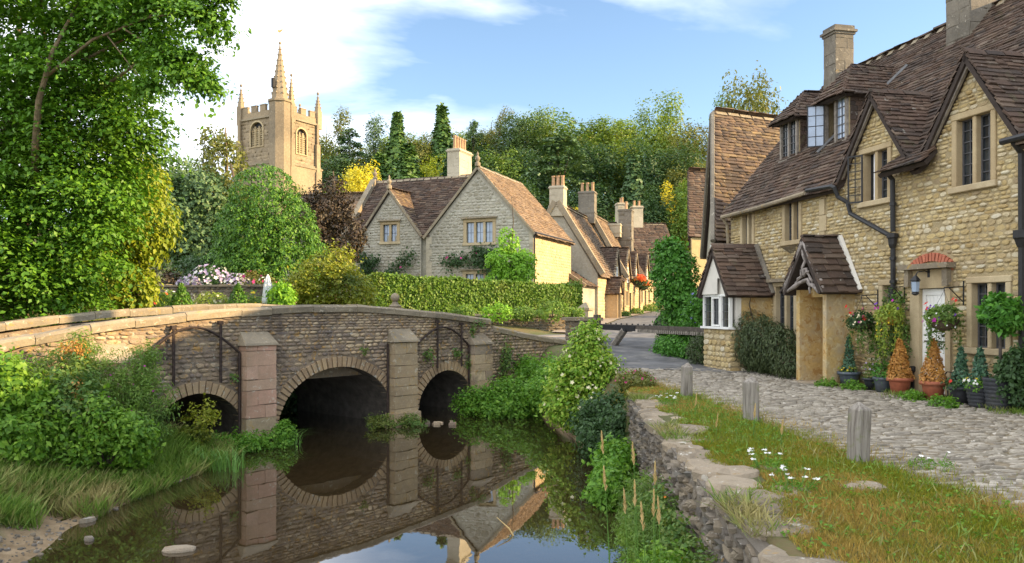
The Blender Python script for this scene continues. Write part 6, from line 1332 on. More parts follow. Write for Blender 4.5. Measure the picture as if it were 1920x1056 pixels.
# shrubs on the low wall under the hedge
for i, (x, y, s, lab) in enumerate(((-2.0, 32.8, .45, 'leafy green tuft on the low wall, leftmost below the hedge'), (-.6, 33.2, .55, 'bright green tuft on the low wall, second below the hedge'), (.5, 33.5, .40, 'green tuft on the low wall, third below the hedge'), (1.7, 33.7, .6, 'tallest green tuft on the low wall near the hedge end'), (2.6, 34.0, .36, 'small yellowish tuft at the right end of the low wall'))):
    shrub('wall_plant', lab, 'plant', (x, y, 2.6), [(0, 0, .1 + s * .4, s * 1.2, s * .7, s * .7)], 60, 14, .14, .10, 'l_bright' if i in (1,) else 'l_weed', 4, group='tufts on the low wall')

# ---- wooded hill: a few crowns, copied with their own size and turn
def proto(kind, seed):
    global NR
    NR = np.random.default_rng(seed); rr = random.Random(seed)
    if kind == 'round':
        b = [(0, 0, .62, .36, .36, .30)] + [(rr.uniform(-.3, .3), rr.uniform(-.3, .3), rr.uniform(.38, .86), rr.uniform(.12, .2), rr.uniform(.12, .2), rr.uniform(.10, .15)) for _ in range(9)] + [(0, 0, .30, .32, .32, .18)]
        P, N = clump_crown(b, 620, 17, .06, shell=(.7, 1.06), fill=.15); return P, N, .033, LEAF, [(q[0], q[1], q[2]) for q in b[1:7]]
    if kind == 'airy':
        b = [(rr.uniform(-.26, .26), rr.uniform(-.26, .26), z, rr.uniform(.10, .17), rr.uniform(.10, .17), rr.uniform(.06, .10)) for z in np.linspace(.3, .96, 12)]
        P, N = clump_crown(b, 340, 17, .055, shell=(.5, 1.1)); return P, N, .032, LEAF, [(q[0], q[1], q[2]) for q in b]
    if kind == 'conifer':
        n = 6500; z = .04 + .95 * NR.random(n) ** 1.15; lay = (z * 17) % 1.0; r = .31 * (1 - z) ** 1.08 * (1.05 - .38 * lay) + .006; a = NR.uniform(0, 2 * math.pi, n); r *= (.82 + .22 * np.sin(a * 5 + np.floor(z * 17) * 2.1)) * NR.uniform(.6, 1.05, n)
        P = np.stack([np.cos(a) * r, np.sin(a) * r, z - r * .25], -1); N = np.stack([np.cos(a), np.sin(a), np.full(n, .55)], -1); return P, N, .034, SPRAY, []
    if kind == 'cedar':
        P, N = [], []
        for i in range(44):
            z = .12 + .84 * (i / 44) ** .9; rr_ = (.46 * (1 - z ** 2.2) + .05) * rr.uniform(.5, 1.0); a = rr.uniform(0, 6.28); k = 150; t = NR.random(k) ** .6; sp = NR.normal(0, .11, k) * t + .0
            x = np.cos(a) * t * rr_ - np.sin(a) * sp * .6; y = np.sin(a) * t * rr_ + np.cos(a) * sp * .6; P.append(np.stack([x, y, z + .05 * t - .05 * t ** 3 + NR.normal(0, .008, k)], -1)); N.append(np.tile([.2 * math.cos(a), .2 * math.sin(a), 1.0], (k, 1)))
        return np.concatenate(P), np.concatenate(N), .030, SPRAY, [(P[i][-1][0] * .5, P[i][-1][1] * .5, P[i][-1][2]) for i in range(0, 44, 6)]
    if kind == 'poplar':
        b = [(rr.uniform(-.08, .08), rr.uniform(-.08, .08), z, .16 * (1.15 - z) + .05, .16 * (1.15 - z) + .05, .13) for z in np.linspace(.12, .9, 8)]
        P, N = clump_crown(b, 240, 17, .05, shell=(.7, 1.1)); return P, N, .035, LEAF, []
PK = {}
def squash(k):
    global ZSQ
    ZSQ = {None: 1.0, 'round': .5, 'airy': .45, 'conifer': .8, 'cedar': .7, 'poplar': .45}[k]
def far_tree(kind, var, mat, x, d, ztop, width, label, group, name='hill_tree', rz=None):
    key = (kind, var, mat); zb = Hs(x, d) - .5
    if key not in PK:
        P, N, ls, vr, tg = proto(kind, 100 + var * 7 + len(kind)); e = bpy.data.objects.new(name, None); COL.objects.link(e)
        limb_mesh((0, 0, 0), (0, 0, .9 if kind != 'round' else .6), .022, tg, .05, .003, 6).build('trunk', M['bark'], e, True); squash(kind); leaves('crown', P, N, ls, M[mat], e, vr, .6, .4); squash(None); PK[key] = e; o = e
    else: o = copy_tree(PK[key])
    h = ztop - zb; w0 = {'round': .84, 'airy': .7, 'conifer': .5, 'cedar': .9, 'poplar': .42}[kind]; s = width / w0
    o.location = (x, d, zb); o.scale = (s, s, h); o.rotation_euler = (0, 0, RND.uniform(0, 6.28) if rz is None else rz); tag(o, label, 'tree', group); return o
def hill_row(row, items, group):
    for i, (px, py, wpx, d, kind, var, mat, adj) in enumerate(items):
        far_tree(kind, var, mat, (px - 960) / 1500 * d, d, 3 + (580 - py) / 1500 * d, wpx * (1.5 if kind == 'conifer' else 1.2) / 1500 * d, '%s on the hill, %s from left in its %s row' % (adj, ORD[i], row), group)
ORD = ['first', 'second', 'third', 'fourth', 'fifth', 'sixth', 'seventh', 'eighth', 'ninth', 'tenth', 'eleventh', 'twelfth', 'thirteenth', 'fourteenth', 'fifteenth', 'sixteenth', 'seventeenth', 'eighteenth', 'nineteenth', 'twentieth', 'twenty-first', 'twenty-second', 'twenty-third', 'twenty-fourth']
hill_row('skyline', [(612, 212, 70, 150, 'airy', 0, 'l_olive', 'half bare ivy clad tree'), (655, 236, 100, 148, 'cedar', 0, 'l_cedar', 'spreading cedar'), (703, 218, 62, 152, 'airy', 1, 'l_cedar', 'flat topped pine'), (745, 208, 92, 146, 'conifer', 0, 'l_conif', 'pointed conifer'), (790, 252, 70, 150, 'round', 0, 'l_olive', 'golden topped round tree'), (829, 196, 96, 150, 'conifer', 1, 'l_conif', 'tall pointed conifer'), (862, 238, 90, 156, 'round', 1, 'l_mid_b', 'rounded green tree'), (888, 220, 66, 150, 'cedar', 1, 'l_cedar', 'thin layered cedar'), (922, 208, 62, 154, 'airy', 0, 'l_olive', 'sparse olive tree'), (962, 206, 92, 148, 'round', 0, 'l_mid_c', 'full green tree'), (1006, 188, 86, 154, 'round', 1, 'l_mid_b', 'tall green tree'), (1062, 194, 120, 150, 'round', 2, 'l_mid', 'broad rounded tree'), (1142, 212, 110, 150, 'round', 0, 'l_mid_b', 'wide green tree'), (1192, 220, 80, 156, 'airy', 1, 'l_mid_c', 'loose green tree'), (1234, 157, 104, 140, 'round', 1, 'l_mid_b', 'highest rounded tree'), (1272, 252, 70, 150, 'round', 2, 'l_dark', 'dark low tree'), (1304, 226, 92, 135, 'round', 0, 'l_olive', 'orange tinged tree')], 'trees on the skyline of the wooded hill')
hill_row('middle', [(610, 290, 110, 132, 'round', 1, 'l_dark', 'dark round tree'), (648, 290, 140, 128, 'cedar', 2, 'l_cedar', 'wide cedar'), (712, 288, 110, 130, 'conifer', 1, 'l_conif', 'green conifer'), (765, 268, 130, 128, 'conifer', 0, 'l_conif', 'broad conifer'), (812, 276, 80, 134, 'round', 2, 'l_gold', 'sunlit golden tree'), (850, 270, 110, 128, 'conifer', 1, 'l_dark', 'dark conifer'), (905, 278, 100, 130, 'round', 0, 'l_dark', 'dark rounded tree'), (955, 262, 100, 130, 'round', 2, 'l_mid', 'green rounded tree'), (1000, 270, 100, 132, 'round', 1, 'l_dark', 'deep green tree'), (1046, 246, 190, 122, 'cedar', 0, 'l_cedar', 'great layered cedar'), (1120, 262, 110, 130, 'round', 0, 'l_dark', 'shadowy tree'), (1165, 250, 100, 132, 'round', 2, 'l_mid_b', 'mid green tree'), (1212, 246, 110, 128, 'round', 1, 'l_dark', 'dark tall tree'), (1262, 268, 100, 128, 'round', 0, 'l_mid_c', 'soft green tree'), (1308, 286, 90, 122, 'round', 2, 'l_olive', 'olive tree')], 'trees in the middle of the wooded hill')
hill_row('front', [(608, 330, 70, 108, 'round', 2, 'l_mid_b', 'small green tree'), (640, 345, 110, 112, 'cedar', 1, 'l_cedar', 'low cedar'), (700, 335, 110, 112, 'conifer', 0, 'l_conif', 'young conifer'), (772, 330, 120, 112, 'conifer', 1, 'l_conif', 'stout conifer'), (830, 330, 110, 114, 'round', 1, 'l_conif', 'bright bushy tree'), (925, 318, 110, 114, 'conifer', 0, 'l_dark', 'dark narrow conifer'), (985, 320, 110, 116, 'round', 2, 'l_dark', 'shaded round tree'), (1110, 325, 120, 114, 'round', 2, 'l_dark', 'dark bushy tree'), (1188, 290, 100, 114, 'conifer', 1, 'l_cedar', 'blue green conifer'), (1232, 330, 90, 114, 'round', 1, 'l_dark', 'dense dark tree'), (1290, 330, 90, 112, 'round', 0, 'l_mid', 'leafy green tree')], 'trees at the foot of the wooded hill')
hill_row('rearmost', [(590, 262, 90, 166, 'round', 0, 'l_mid_b', 'green tree'), (632, 262, 100, 168, 'round', 1, 'l_mid_c', 'leafy tree'), (680, 255, 90, 170, 'round', 2, 'l_olive', 'olive tree'), (722, 250, 90, 166, 'round', 0, 'l_mid_b', 'soft green tree'), (775, 242, 90, 168, 'round', 2, 'l_mid', 'rounded tree'), (812, 236, 80, 170, 'round', 1, 'l_olive', 'golden olive tree'), (880, 240, 100, 168, 'round', 0, 'l_mid_b', 'broad tree'), (935, 228, 90, 170, 'round', 2, 'l_mid_c', 'tall leafy tree'), (985, 215, 90, 168, 'round', 0, 'l_mid_b', 'dense tree'), (1035, 222, 100, 168, 'round', 1, 'l_mid', 'green crowned tree'), (1100, 228, 100, 170, 'round', 2, 'l_mid_b', 'low crowned tree'), (1170, 236, 100, 168, 'round', 1, 'l_dark', 'dark crowned tree'), (1280, 246, 90, 160, 'round', 1, 'l_mid_c', 'shaded tree')], 'trees behind the skyline of the wooded hill')
for (px, py, w, d, kd, var, mt, lab) in ((665, 300, 100, 82, 'round', 0, 'l_yellow', 'brilliant yellow tree behind the copper tree, beside the church'), (1252, 343, 42, 118, 'poplar', 0, 'l_yellow', 'narrow brilliant yellow tree above the end of the street'), (1228, 398, 90, 112, 'poplar', 1, 'l_lime', 'weeping light green tree at the end of the street'), (1084, 378, 50, 100, 'round', 1, 'l_yellow', 'small yellow shrub behind the dark chimney'), (1178, 378, 60, 108, 'round', 2, 'l_bramble', 'fresh green tree behind the paired chimneys'), (1275, 400, 50, 112, 'poplar', 0, 'l_gold', 'golden weeping tree at the end of the street'), (860, 322, 90, 78, 'round', 1, 'l_bright', 'bright green treetop just above the ridge of the gabled house'),
        (1376, 152, 110, 62, 'round', 1, 'l_mid', 'dark green tree rising behind the steep roofed neighbour'), (1426, 122, 136, 60, 'round', 0, 'l_olive', 'olive gold tree rising behind the steep roofed neighbour'), (560, 330, 110, 86, 'round', 2, 'l_dark', 'dark green tree at the foot of the church tower'), (345, 275, 120, 96, 'round', 1, 'l_mid', 'hazy green tree far left of the church tower')):
    far_tree(kd, var, mt, (px - 960) / 1500 * d, d, 3 + (580 - py) / 1500 * d, w / 1500 * d, lab, None, 'village_tree')
NR = np.random.default_rng(77)

# ---- left bank growth
def weeds(name, label, cat, c, blobs, clumps, per, cs, ls, m, **k):
    k.setdefault('shell', (.5, 1.1)); k.setdefault('flat', .8); k.setdefault('sprig', clumps // 9)
    return shrub(name, label, cat, c, ab(c, blobs), clumps, per, cs, ls, m, k.pop('stems', 8), k.pop('bark', 'l_reed'), **k)
weeds('willowherb_clump', 'tall feathery willowherb with purple flowers in front of the left arch', 'weeds', (-7.1, 14.6, .6), [(-7.1, 14.6, 1.25, .75, .6, .95), (-6.75, 14.7, 1.0, .5, .5, .75), (-7.6, 14.4, 1.3, .7, .6, .9), (-6.8, 14.8, 1.9, .25, .3, .5)], 1250, 18, .13, .075, 'l_weed', variants=NARROW, flowers=[('magenta', 14, .03)], up=1.0, shell=(.4, 1.05))
weeds('willowherb_clump', 'grey green willowherb clump at the left end of the bridge', 'weeds', (-7.9, 14.2, .9), [(-7.9, 14.2, 1.65, .6, .5, .8), (-8.5, 13.9, 1.5, .6, .5, .7), (-7.7, 14.3, 2.2, .25, .25, .4)], 620, 18, .13, .08, 'l_weed', variants=NARROW, flowers=[('magenta', 12, .03)], up=1.0, shell=(.4, 1.05))
weeds('bramble_bush', 'bramble bush at the far left edge of the bank', 'bush', (-8.3, 12.9, .8), [(-8.3, 12.9, 1.5, .8, .6, .75), (-7.9, 12.6, 1.0, .7, .5, .6), (-8.8, 13.0, 1.7, .7, .5, .6)], 560, 20, .14, .10, 'l_bramble', bark='bark')
weeds('bramble_bush', 'fresh green bramble bush low on the bank below the willowherb', 'bush', (-6.7, 13.2, .5), [(-6.8, 13.2, 1.0, .5, .45, .55), (-6.4, 13.4, .8, .4, .4, .45), (-7.2, 13.0, .8, .5, .4, .5)], 440, 18, .13, .08, 'l_bramble', bark='bark')
weeds('ivy_mound', 'mixed ivy and dry brown stems between the two brambles', 'bush', (-7.3, 13.2, .7), [(-7.3, 13.2, 1.15, .55, .4, .7), (-7.5, 13.5, 1.5, .5, .4, .6)], 260, 18, .14, .08, 'l_ivy', bark='bark', flowers=None)
weeds('dock_stalks', 'rusty brown dock stalks leaning out of the left bank weeds', 'weeds', (-7.2, 13.4, .8), [(-7.25, 13.3, 1.3, .12, .12, .5), (-6.9, 13.2, 1.0, .1, .1, .4), (-7.6, 13.9, 2.35, .2, .1, .12)], 70, 16, .08, .05, 'l_rust', stems=7)
weeds('yellow_shrub', 'small yellowish shrub in front of the dark left arch', 'shrub', (-6.35, 16.2, .3), [(-6.3, 16.2, .75, .28, .25, .4), (-6.15, 16.3, .95, .2, .2, .25), (-6.4, 16.1, .45, .35, .25, .3)], 90, 14, .1, .065, 'l_bush', bark='bark')
weeds('watercress_clump', 'low green water plants around the foot of the pink pier', 'plants', (-5.7, 17.1, 0), [(-5.9, 16.9, .15, .75, .35, .2), (-5.2, 17.4, .12, .45, .3, .17), (-5.0, 17.6, .3, .2, .2, .25)], 420, 14, .1, .06, 'l_nettle', up=1.2)
weeds('water_plants', 'small green plants at the foot of the buff middle pier', 'plants', (-3.2, 20.2, 0), [(-3.3, 20.2, .14, .4, .25, .2), (-2.6, 20.6, .1, .35, .25, .16)], 150, 14, .1, .06, 'l_ivy', up=1.2)
# reeds bending at the pier
def reeds(name, label, c, n, h, m, spread, seed, lean=.3):
    rr = random.Random(seed); e = empty(name, c, 0, label, 'reeds'); mb = MB()
    for i in range(n):
        x, y = rr.uniform(-spread, spread), rr.uniform(-spread, spread) * .6; hh = h * rr.uniform(.5, 1.1); a = rr.uniform(0, 6.28); l = lean * rr.uniform(.3, 1.3) * hh; w = .012 * (1 + hh * .3); dx, dy = math.cos(a), math.sin(a)
        V = [];
        for f in (0, .4, .75, 1): V += [(x + dx * l * f * f - dy * w * (1 - f * .9), y + dy * l * f * f + dx * w * (1 - f * .9), hh * (f - .25 * f ** 3 * lean * 2)), (x + dx * l * f * f + dy * w * (1 - f * .9), y + dy * l * f * f - dx * w * (1 - f * .9), hh * (f - .25 * f ** 3 * lean * 2))]
        mb.add(V, [(0, 1, 3, 2), (2, 3, 5, 4), (4, 5, 7, 6)])
    mb.build('blades', M[m], e); return e
reeds('reed_tuft', 'thin reeds bending over the water beside the pink pier', (-4.95, 17.7, 0), 46, .6, 'l_reed', .25, 5, .9)
reeds('reed_tuft', 'tuft of long grass at the tip of the left bank', (-5.6, 15.0, 0), 160, .55, 'l_reed', .55, 6, .6)
reeds('reed_tuft', 'bright green grass blades rising by the river wall at the bottom edge', (1.45, 5.4, .35), 34, .6, 'l_reed', .22, 7, .5)
# ---- right bank growth
weeds('nettle_bed', 'bed of fresh green nettles at the foot of the wing wall', 'weeds', (-.2, 23.0, 0), [(-.9, 22.8, .35, .7, .5, .42), (0, 23.0, .5, .8, .6, .5), (.8, 22.6, .5, .6, .6, .5), (-.1, 22.3, .2, .9, .4, .3)], 900, 16, .14, .085, 'l_nettle', up=1.3)
weeds('variegated_shrub', 'large yellow green variegated shrub with cream flowers on the right bank', 'shrub', (1.75, 18.9, .6), [(1.75, 19.0, 1.75, .55, .5, .75), (1.35, 18.9, 1.2, .55, .5, .6), (2.15, 18.9, 1.4, .5, .5, .55), (1.85, 19.1, 2.25, .32, .3, .42), (1.3, 18.8, .7, .55, .5, .45), (1.95, 18.7, .8, .65, .5, .5)], 900, 16, .13, .088, 'l_laurel', bark='bark', flowers=[('cream', 85, .045)], up=.6)
weeds('shaded_bramble', 'dark leafy bramble spilling to the water under the variegated shrub', 'bush', (1.7, 16.0, .3), [(1.95, 16.2, .85, .5, .6, .45), (1.75, 15.8, .45, .45, .6, .4), (1.7, 17.2, .45, .4, .7, .4), (2.05, 15.2, .65, .3, .4, .45)], 600, 16, .13, .085, 'l_dark', bark='bark')
weeds('bramble_bush', 'leafy bramble hanging at the start of the river wall', 'bush', (1.75, 13.2, 0), [(1.7, 13.2, .4, .32, .7, .4), (1.5, 12.3, .25, .3, .6, .3)], 380, 16, .12, .08, 'l_nettle', bark='bark')
weeds('horsetail_bed', 'fine feathery green horsetail growing against the river wall', 'weeds', (1.55, 9.4, 0), [(1.62, 9.9, .38, .3, .7, .55), (1.5, 8.9, .3, .28, .6, .5)], 800, 18, .11, .06, 'l_weed', variants=NARROW, up=1.2, shell=(.4, 1.05))
weeds('river_herbs', 'dense green herbs at the wall foot near the bottom edge', 'weeds', (1.35, 7.0, 0), [(1.42, 7.3, .35, .26, .6, .42), (1.3, 6.5, .3, .28, .5, .4), (1.25, 5.9, .35, .2, .35, .42)], 900, 16, .09, .05, 'l_bramble', up=1.0)
weeds('bank_herbs', 'leafy herbs covering the bank between the wing wall and variegated shrub', 'weeds', (1.0, 22.6, .9), [(.9, 24.2, 1.1, .7, .7, .5), (1.3, 22.6, 1.1, .6, .8, .5), (1.0, 21.2, .8, .6, .7, .5), (1.9, 20.6, 1.3, .5, .7, .4), (.5, 25.2, 1.0, .5, .5, .5)], 620, 16, .16, .09, 'l_nettle', up=1.0)
weeds('light_block_shrub', 'dark bushes overhanging the brook behind the bridge arches', 'bush', (-6.6, 24.6, 0), [(-9.2, 22.4, .8, 1.5, 1.0, 1.4), (-7.4, 24.2, .8, 1.5, 1.0, 1.4), (-5.8, 26.0, .8, 1.5, 1.0, 1.4), (-4.4, 27.8, .8, 1.5, 1.0, 1.4)], 900, 14, .3, .2, 'l_dark', bark='bark', shell=(.5, 1.0))  # added to keep daylight from showing through the arches
# seed heads
def seed_grass(x, y, z0, h, lx, ly, label, seed, hl=.2):
    rr = random.Random(seed); e = empty('seed_grass', (x, y, z0), 0, label, 'grass', 'tall straw seed heads by the river wall'); top = Vector((lx, ly, h)); pts = [top * f + Vector((lx, ly, 0)) * (f * f - f) * .5 for f in (0, .3, .6, .85, 1)]
    MB().tube(pts, [.006, .005, .004, .003, .002], 5).build('stalk', M['l_reed'], e); d = (pts[-1] - pts[-2]).normalized(); hd = MB()
    for k in range(46): f = k / 46; p = pts[-1] - d * hl * (1 - f); a = rr.uniform(0, 6.28); o = Vector((math.cos(a), math.sin(a), .6)) * .017 * (1.25 - f); hd.tube([p, p + o + d * .03], [.0045, .001], 4, False)
    hd.build('seed_head', M['l_straw'], e)
for i, (px, py, d, lean, lab) in enumerate(((1128, 812, 7.6, -.10, 'highest straw seed head above the brook, farthest left'), (1186, 832, 7.4, -.08, 'straw seed head second from the left over the water'), (1132, 878, 7.0, -.09, 'lower straw seed head at the left, over the sky reflection'), (1170, 920, 6.8, -.07, 'short straw seed head below the two tallest'), (1190, 905, 6.6, -.02, 'upright straw seed head above the reflection edge'), (1228, 868, 7.2, -.01, 'straight straw seed head near the horsetail'), (1226, 922, 6.4, 0, 'straight straw seed head in front of the horsetail'), (1234, 936, 6.2, -.05, 'bent straw seed head nearest the river wall'), (1202, 946, 6.0, -.09, 'ragged branching straw seed head lowest of the group'))):
    z = 3 - (py - 580) / 1500 * d; x = (px - 960) / 1500 * d; seed_grass(x - lean, d + .05, -.02, z + .02, lean, -.05, lab, i)
for i, (px, py, d, lab) in enumerate(((1306, 740, 11.6, 'thin straw stalk on the verge left of the middle post'), (1346, 778, 10.2, 'thin straw stalk on the verge near the slabs'), (1416, 760, 9.9, 'thin straw stalk rising by the middle post'), (1468, 790, 9.3, 'thin straw stalk between middle and nearest posts'))):
    z = 3 - (py - 580) / 1500 * d; x = (px - 960) / 1500 * d; seed_grass(x - .02, d, 1.4, z - 1.4, .02, 0, lab, 40 + i, .16)
# white yarrow and low plants on the verge
def yarrow(x, y, n, label, seed, s=.1):
    rr = random.Random(seed); e = empty('yarrow_plant', (x, y, 1.4), 0, label, 'plant', 'white flowers on the verge'); st = MB(); P = []
    for k in range(n): a, b, h = rr.uniform(-s, s) * 2, rr.uniform(-s, s) * 2, rr.uniform(.08, .2); st.tube([(a * .5, b * .5, 0), (a, b, h)], .004, 4, False); P += [(a + rr.uniform(-.02, .02), b + rr.uniform(-.02, .02), h + .005) for _ in range(5)]
    st.build('stalk', M['l_reed'], e); Pn, Nn = clump_crown([(0, 0, .05, s * 2, s * 2, .06)], 40, 10, .05); leaves('foliage', Pn, Nn, .04, M['l_nettle'], e, NARROW); P = np.array(P); flower_part(e, 'white', None, 0, .018, (P, np.tile([0., -.2, 1], (len(P), 1))))
for i, (x, y, n, lab) in enumerate(((2.6, 13.3, 10, 'cluster of white yarrow at the far end of the verge'), (2.55, 7.9, 7, 'white yarrow above the stone step'), (2.45, 7.0, 8, 'white yarrow growing beside the stone step'), (4.2, 8.0, 3, 'tiny white flower tuft at the lane edge'))): yarrow(x, y, n, lab, i)
shrub('red_tinged_plant', 'reddish pink tinged low plant between the variegated shrub and the verge', 'plant', (2.55, 16.6, 1.4), [(0, 0, .12, .42, .5, .2)], 150, 14, .09, .055, 'l_olive', 4, flowers=[('pink', 26, .022)])
def patch_on(name, label, cat, origin, rz, spots, m, ls, n_):
    """leafy growth rooted in joints of a wall; spots (x, z, rx, rz) in the wall's frame"""
    e = empty(name, origin, rz, label, cat); P = []
    for x, z, a, b in spots: k = int(n_ * a * b * 100); q = NR.normal(0, .45, (k, 2)); P.append(np.stack([x + q[:, 0] * a, -.08 - np.abs(NR.normal(0, .05, k)), z + q[:, 1] * b], -1))
    P = np.concatenate(P); st = MB()
    for x, z, a, b in spots: st.tube([(x, -.02, z - b * .8), (x + a * .1, -.07, z), (x, -.05, z + b * .7)], .008, 4)
    st.build('stem', M['bark'], e); leaves('foliage', P, np.tile([0, -1, .5], (len(P), 1)), ls, M[m], e)
BRZ = math.atan2(BU[1], BU[0])
patch_on('ivy_patch', 'ivy hanging on the wing wall right of the last pier', 'ivy', (BX, BY, 0), BRZ, [(8.45, 1.5, .32, .6), (8.3, .9, .25, .4)], 'l_ivy', .08, 22)
patch_on('ivy_patch', 'ivy trailing over the wall above the small right arch', 'ivy', (BX, BY, 0), BRZ, [(6.95, 2.4, .12, .3), (6.3, 1.75, .2, .15), (6.75, 1.45, .15, .2), (5.15, 1.75, .2, .2), (6.9, 1.1, .12, .15), (7.3, 2.6, .15, .12)], 'l_ivy', .07, 26)
patch_on('fern_tuft', 'small green tuft in the wall above the main arch', 'fern', (BX, BY, 0), BRZ, [(2.9, 1.95, .14, .1)], 'l_ivy', .06, 40)
patch_on('fern_tuft', 'small green tuft in the wall left of the pink pier', 'fern', (BX, BY, 0), BRZ, [(-.75, 1.5, .12, .1)], 'l_ivy', .06, 40)
# ---- shrubs between the street and the cottages
shrub('street_shrub', 'tall glossy green shrub against the steep roofed neighbour, left of the bay', 'shrub', (5.15, 25.2, 1.7), ab((0, 0, 1.7), [(-.05, 0, 4.1, .72, .6, .95), (.15, -.2, 3.2, .75, .6, .7), (-.2, .1, 4.8, .45, .4, .5), (.4, -.6, 2.6, .5, .5, .6)]), 620, 18, .2, .12, 'l_bay', 8, up=.6)
shrub('flowering_climber', 'shrub with small blue flowers beside the white bay window', 'shrub', (5.35, 23.2, 1.6), ab((0, 0, 1.6), [(0, 0, 2.6, .45, .5, .6), (.1, 0, 3.2, .3, .4, .4)]), 300, 16, .14, .08, 'l_bay', 6, flowers=[('blue', 40, .035)])
for i, (x, y, z, r, m, lab) in enumerate(((5.25, 27.0, 2.45, .46, 'l_dark', 'dark clipped round box ball behind the timber rail'), (5.35, 25.0, 2.5, .42, 'l_bramble', 'bright green clipped round box ball right of the dark one'))):
    e = empty('box_ball', (x, y, Hs(x, y)), 0, lab, 'topiary', 'clipped box balls'); b = z - Hs(x, y); MB().tube([(0, 0, 0), (0, 0, b)], .05, 6).build('stem', M['bark'], e); P, N = clump_crown([(0, 0, b, r, r, r * .85)], 420, 14, .08, shell=(.93, 1.0), fill=0, flat=.2); leaves('foliage', P, N, .055, M[m], e, LEAF, .2, .4)
shrub('street_border', 'mixed green border plants in front of the bay under the rail', 'plants', (4.75, 22.9, 1.55), [(0, .2, .35, .45, .4, .4), (.35, -.4, .3, .4, .4, .35), (-.15, .9, .35, .4, .5, .4)], 380, 16, .13, .08, 'l_bay', 7)
shrub('dark_border_shrub', 'dark drooping shrub at the foot of the bay base', 'shrub', (5.1, 21.4, 1.5), [(0, 0, .4, .4, .4, .45)], 190, 16, .14, .08, 'l_cotoneaster', 5, variants=NARROW)
# cotoneaster against the cottage (cottage frame)
ct = empty('cotoneaster_shrub', (5.99 + .22 * 2.9 - .9755 * .6, 21.9 - .9755 * 2.9 - .22 * .6, 1.42), CO.rotation_euler.z, 'big dark arching cotoneaster against the cottage between bay and porch', 'shrub')
bl = [(-.75, .0, .85, .6, .5, .75), (-.2, .0, .75, .7, .5, .7), (.55, .0, .65, .6, .42, .6), (.9, .05, .4, .45, .4, .42), (-1.0, .1, .5, .5, .5, .5)]
P, N = clump_crown(bl, 900, 18, .16, up=.2, flat=.3); leaves('foliage', P, N, .085, M['l_cotoneaster'], ct, NARROW, 1.6, .4)
sm = MB(); rr = random.Random(8)
for i in range(26):
    b = bl[i % 5]; a = rr.uniform(2.6, 6.8); t = Vector((b[0] + math.cos(a) * b[3] * 1.05, b[1] - abs(math.sin(a)) * b[4], b[2] + rr.uniform(-.1, .8) * b[5])); sm.tube([(b[0] * .6, 0, 0), (b[0] * .9, -.1, b[2] * .9), tuple(t)], [.02, .014, .005], 5)
sm.tube([(-.6, 0, 1.2), (-.66, -.1, 1.7), (-.55, -.1, 1.95)], [.02, .015, .006], 5); sm.build('branches', M['bark'], ct)
# garden plants beyond the far parapet
for i, (x, y, r, h, lab) in enumerate(((-11.1, 26.6, .38, .75, 'clipped yew cone nearest the golden tree'), (-10.9, 25.4, .42, .8, 'clipped yew cone among the red flowers'), (-9.2, 26.6, .40, .85, 'clipped yew cone beside the parasol'))):
    px = (235, 340, 446)[i]; x = (px - 960) / 1500 * y; e = empty('yew_cone', (x, y, 3.0), 0, lab, 'topiary', 'small clipped yew cones'); n = 1500; z = NR.random(n) ** 1.3; a = NR.uniform(0, 6.28, n); rr_ = r * (1 - z) ** .8; P = np.stack([np.cos(a) * rr_, np.sin(a) * rr_, z * h], -1); MB().tube([(0, 0, -.1), (0, 0, h * .8)], [.05, .01], 6).build('stem', M['bark'], e); leaves('foliage', P, np.stack([np.cos(a), np.sin(a), np.full(n, .5)], -1), .07, M['l_yew'], e, LEAF, .2, .5)
for i, (px, d, w, cols, lab) in enumerate(((215, 25.2, .7, ('scarlet', 'orange'), 'border plant with orange red flowers left of the first yew cone'), (285, 25.6, .6, ('red', 'scarlet'), 'border plant with red flowers between two yew cones'), (318, 26.4, .35, ('white', 'cream'), 'white flowered border plant beside the middle yew cone'), (325, 27.5, .6, ('red', 'pink'), 'red and pink flowers behind the middle yew cone'), (395, 27.5, .7, ('cream',), 'pale grassy border plant in front of the garden wall'), (470, 27.4, .45, ('yellow',), 'small yellow flowered plant at the parasol foot'), (50, 24.0, .8, ('red', 'white'), 'border plant with red and white flowers under the big tree'), (140, 24.4, .7, ('orange', 'white'), 'border plant with orange and white flowers under the big tree'))):
    x = (px - 960) / 1500 * d; shrub('border_plant', lab, 'plant', (x, d, 2.95), [(0, 0, .25, w, .4, .42)], int(110 * w + 30), 14, .13, .075, 'l_weed' if i != 4 else 'l_lime', 5, group='flower border beyond the bridge', flowers=[(q, int(30 * w), .05) for q in cols])
shrub('bright_shrub', 'fresh green leafy shrub right of the white parasol', 'shrub', ((528 - 960) / 1500 * 25.6, 25.6, 2.95), [(0, 0, .4, .42, .4, .5)], 170, 14, .15, .11, 'l_bright', 5)
shrub('rose_bush', 'pink roses behind the garden wall near the parasol', 'shrub', ((470 - 960) / 1500 * 31.5, 31.5, 3.1), [(0, 0, .9, .7, .4, .5), (.6, 0, .75, .5, .4, .5)], 130, 14, .15, .10, 'l_olive', 5, flowers=[('pink', 16, .07), ('white', 8, .07)])

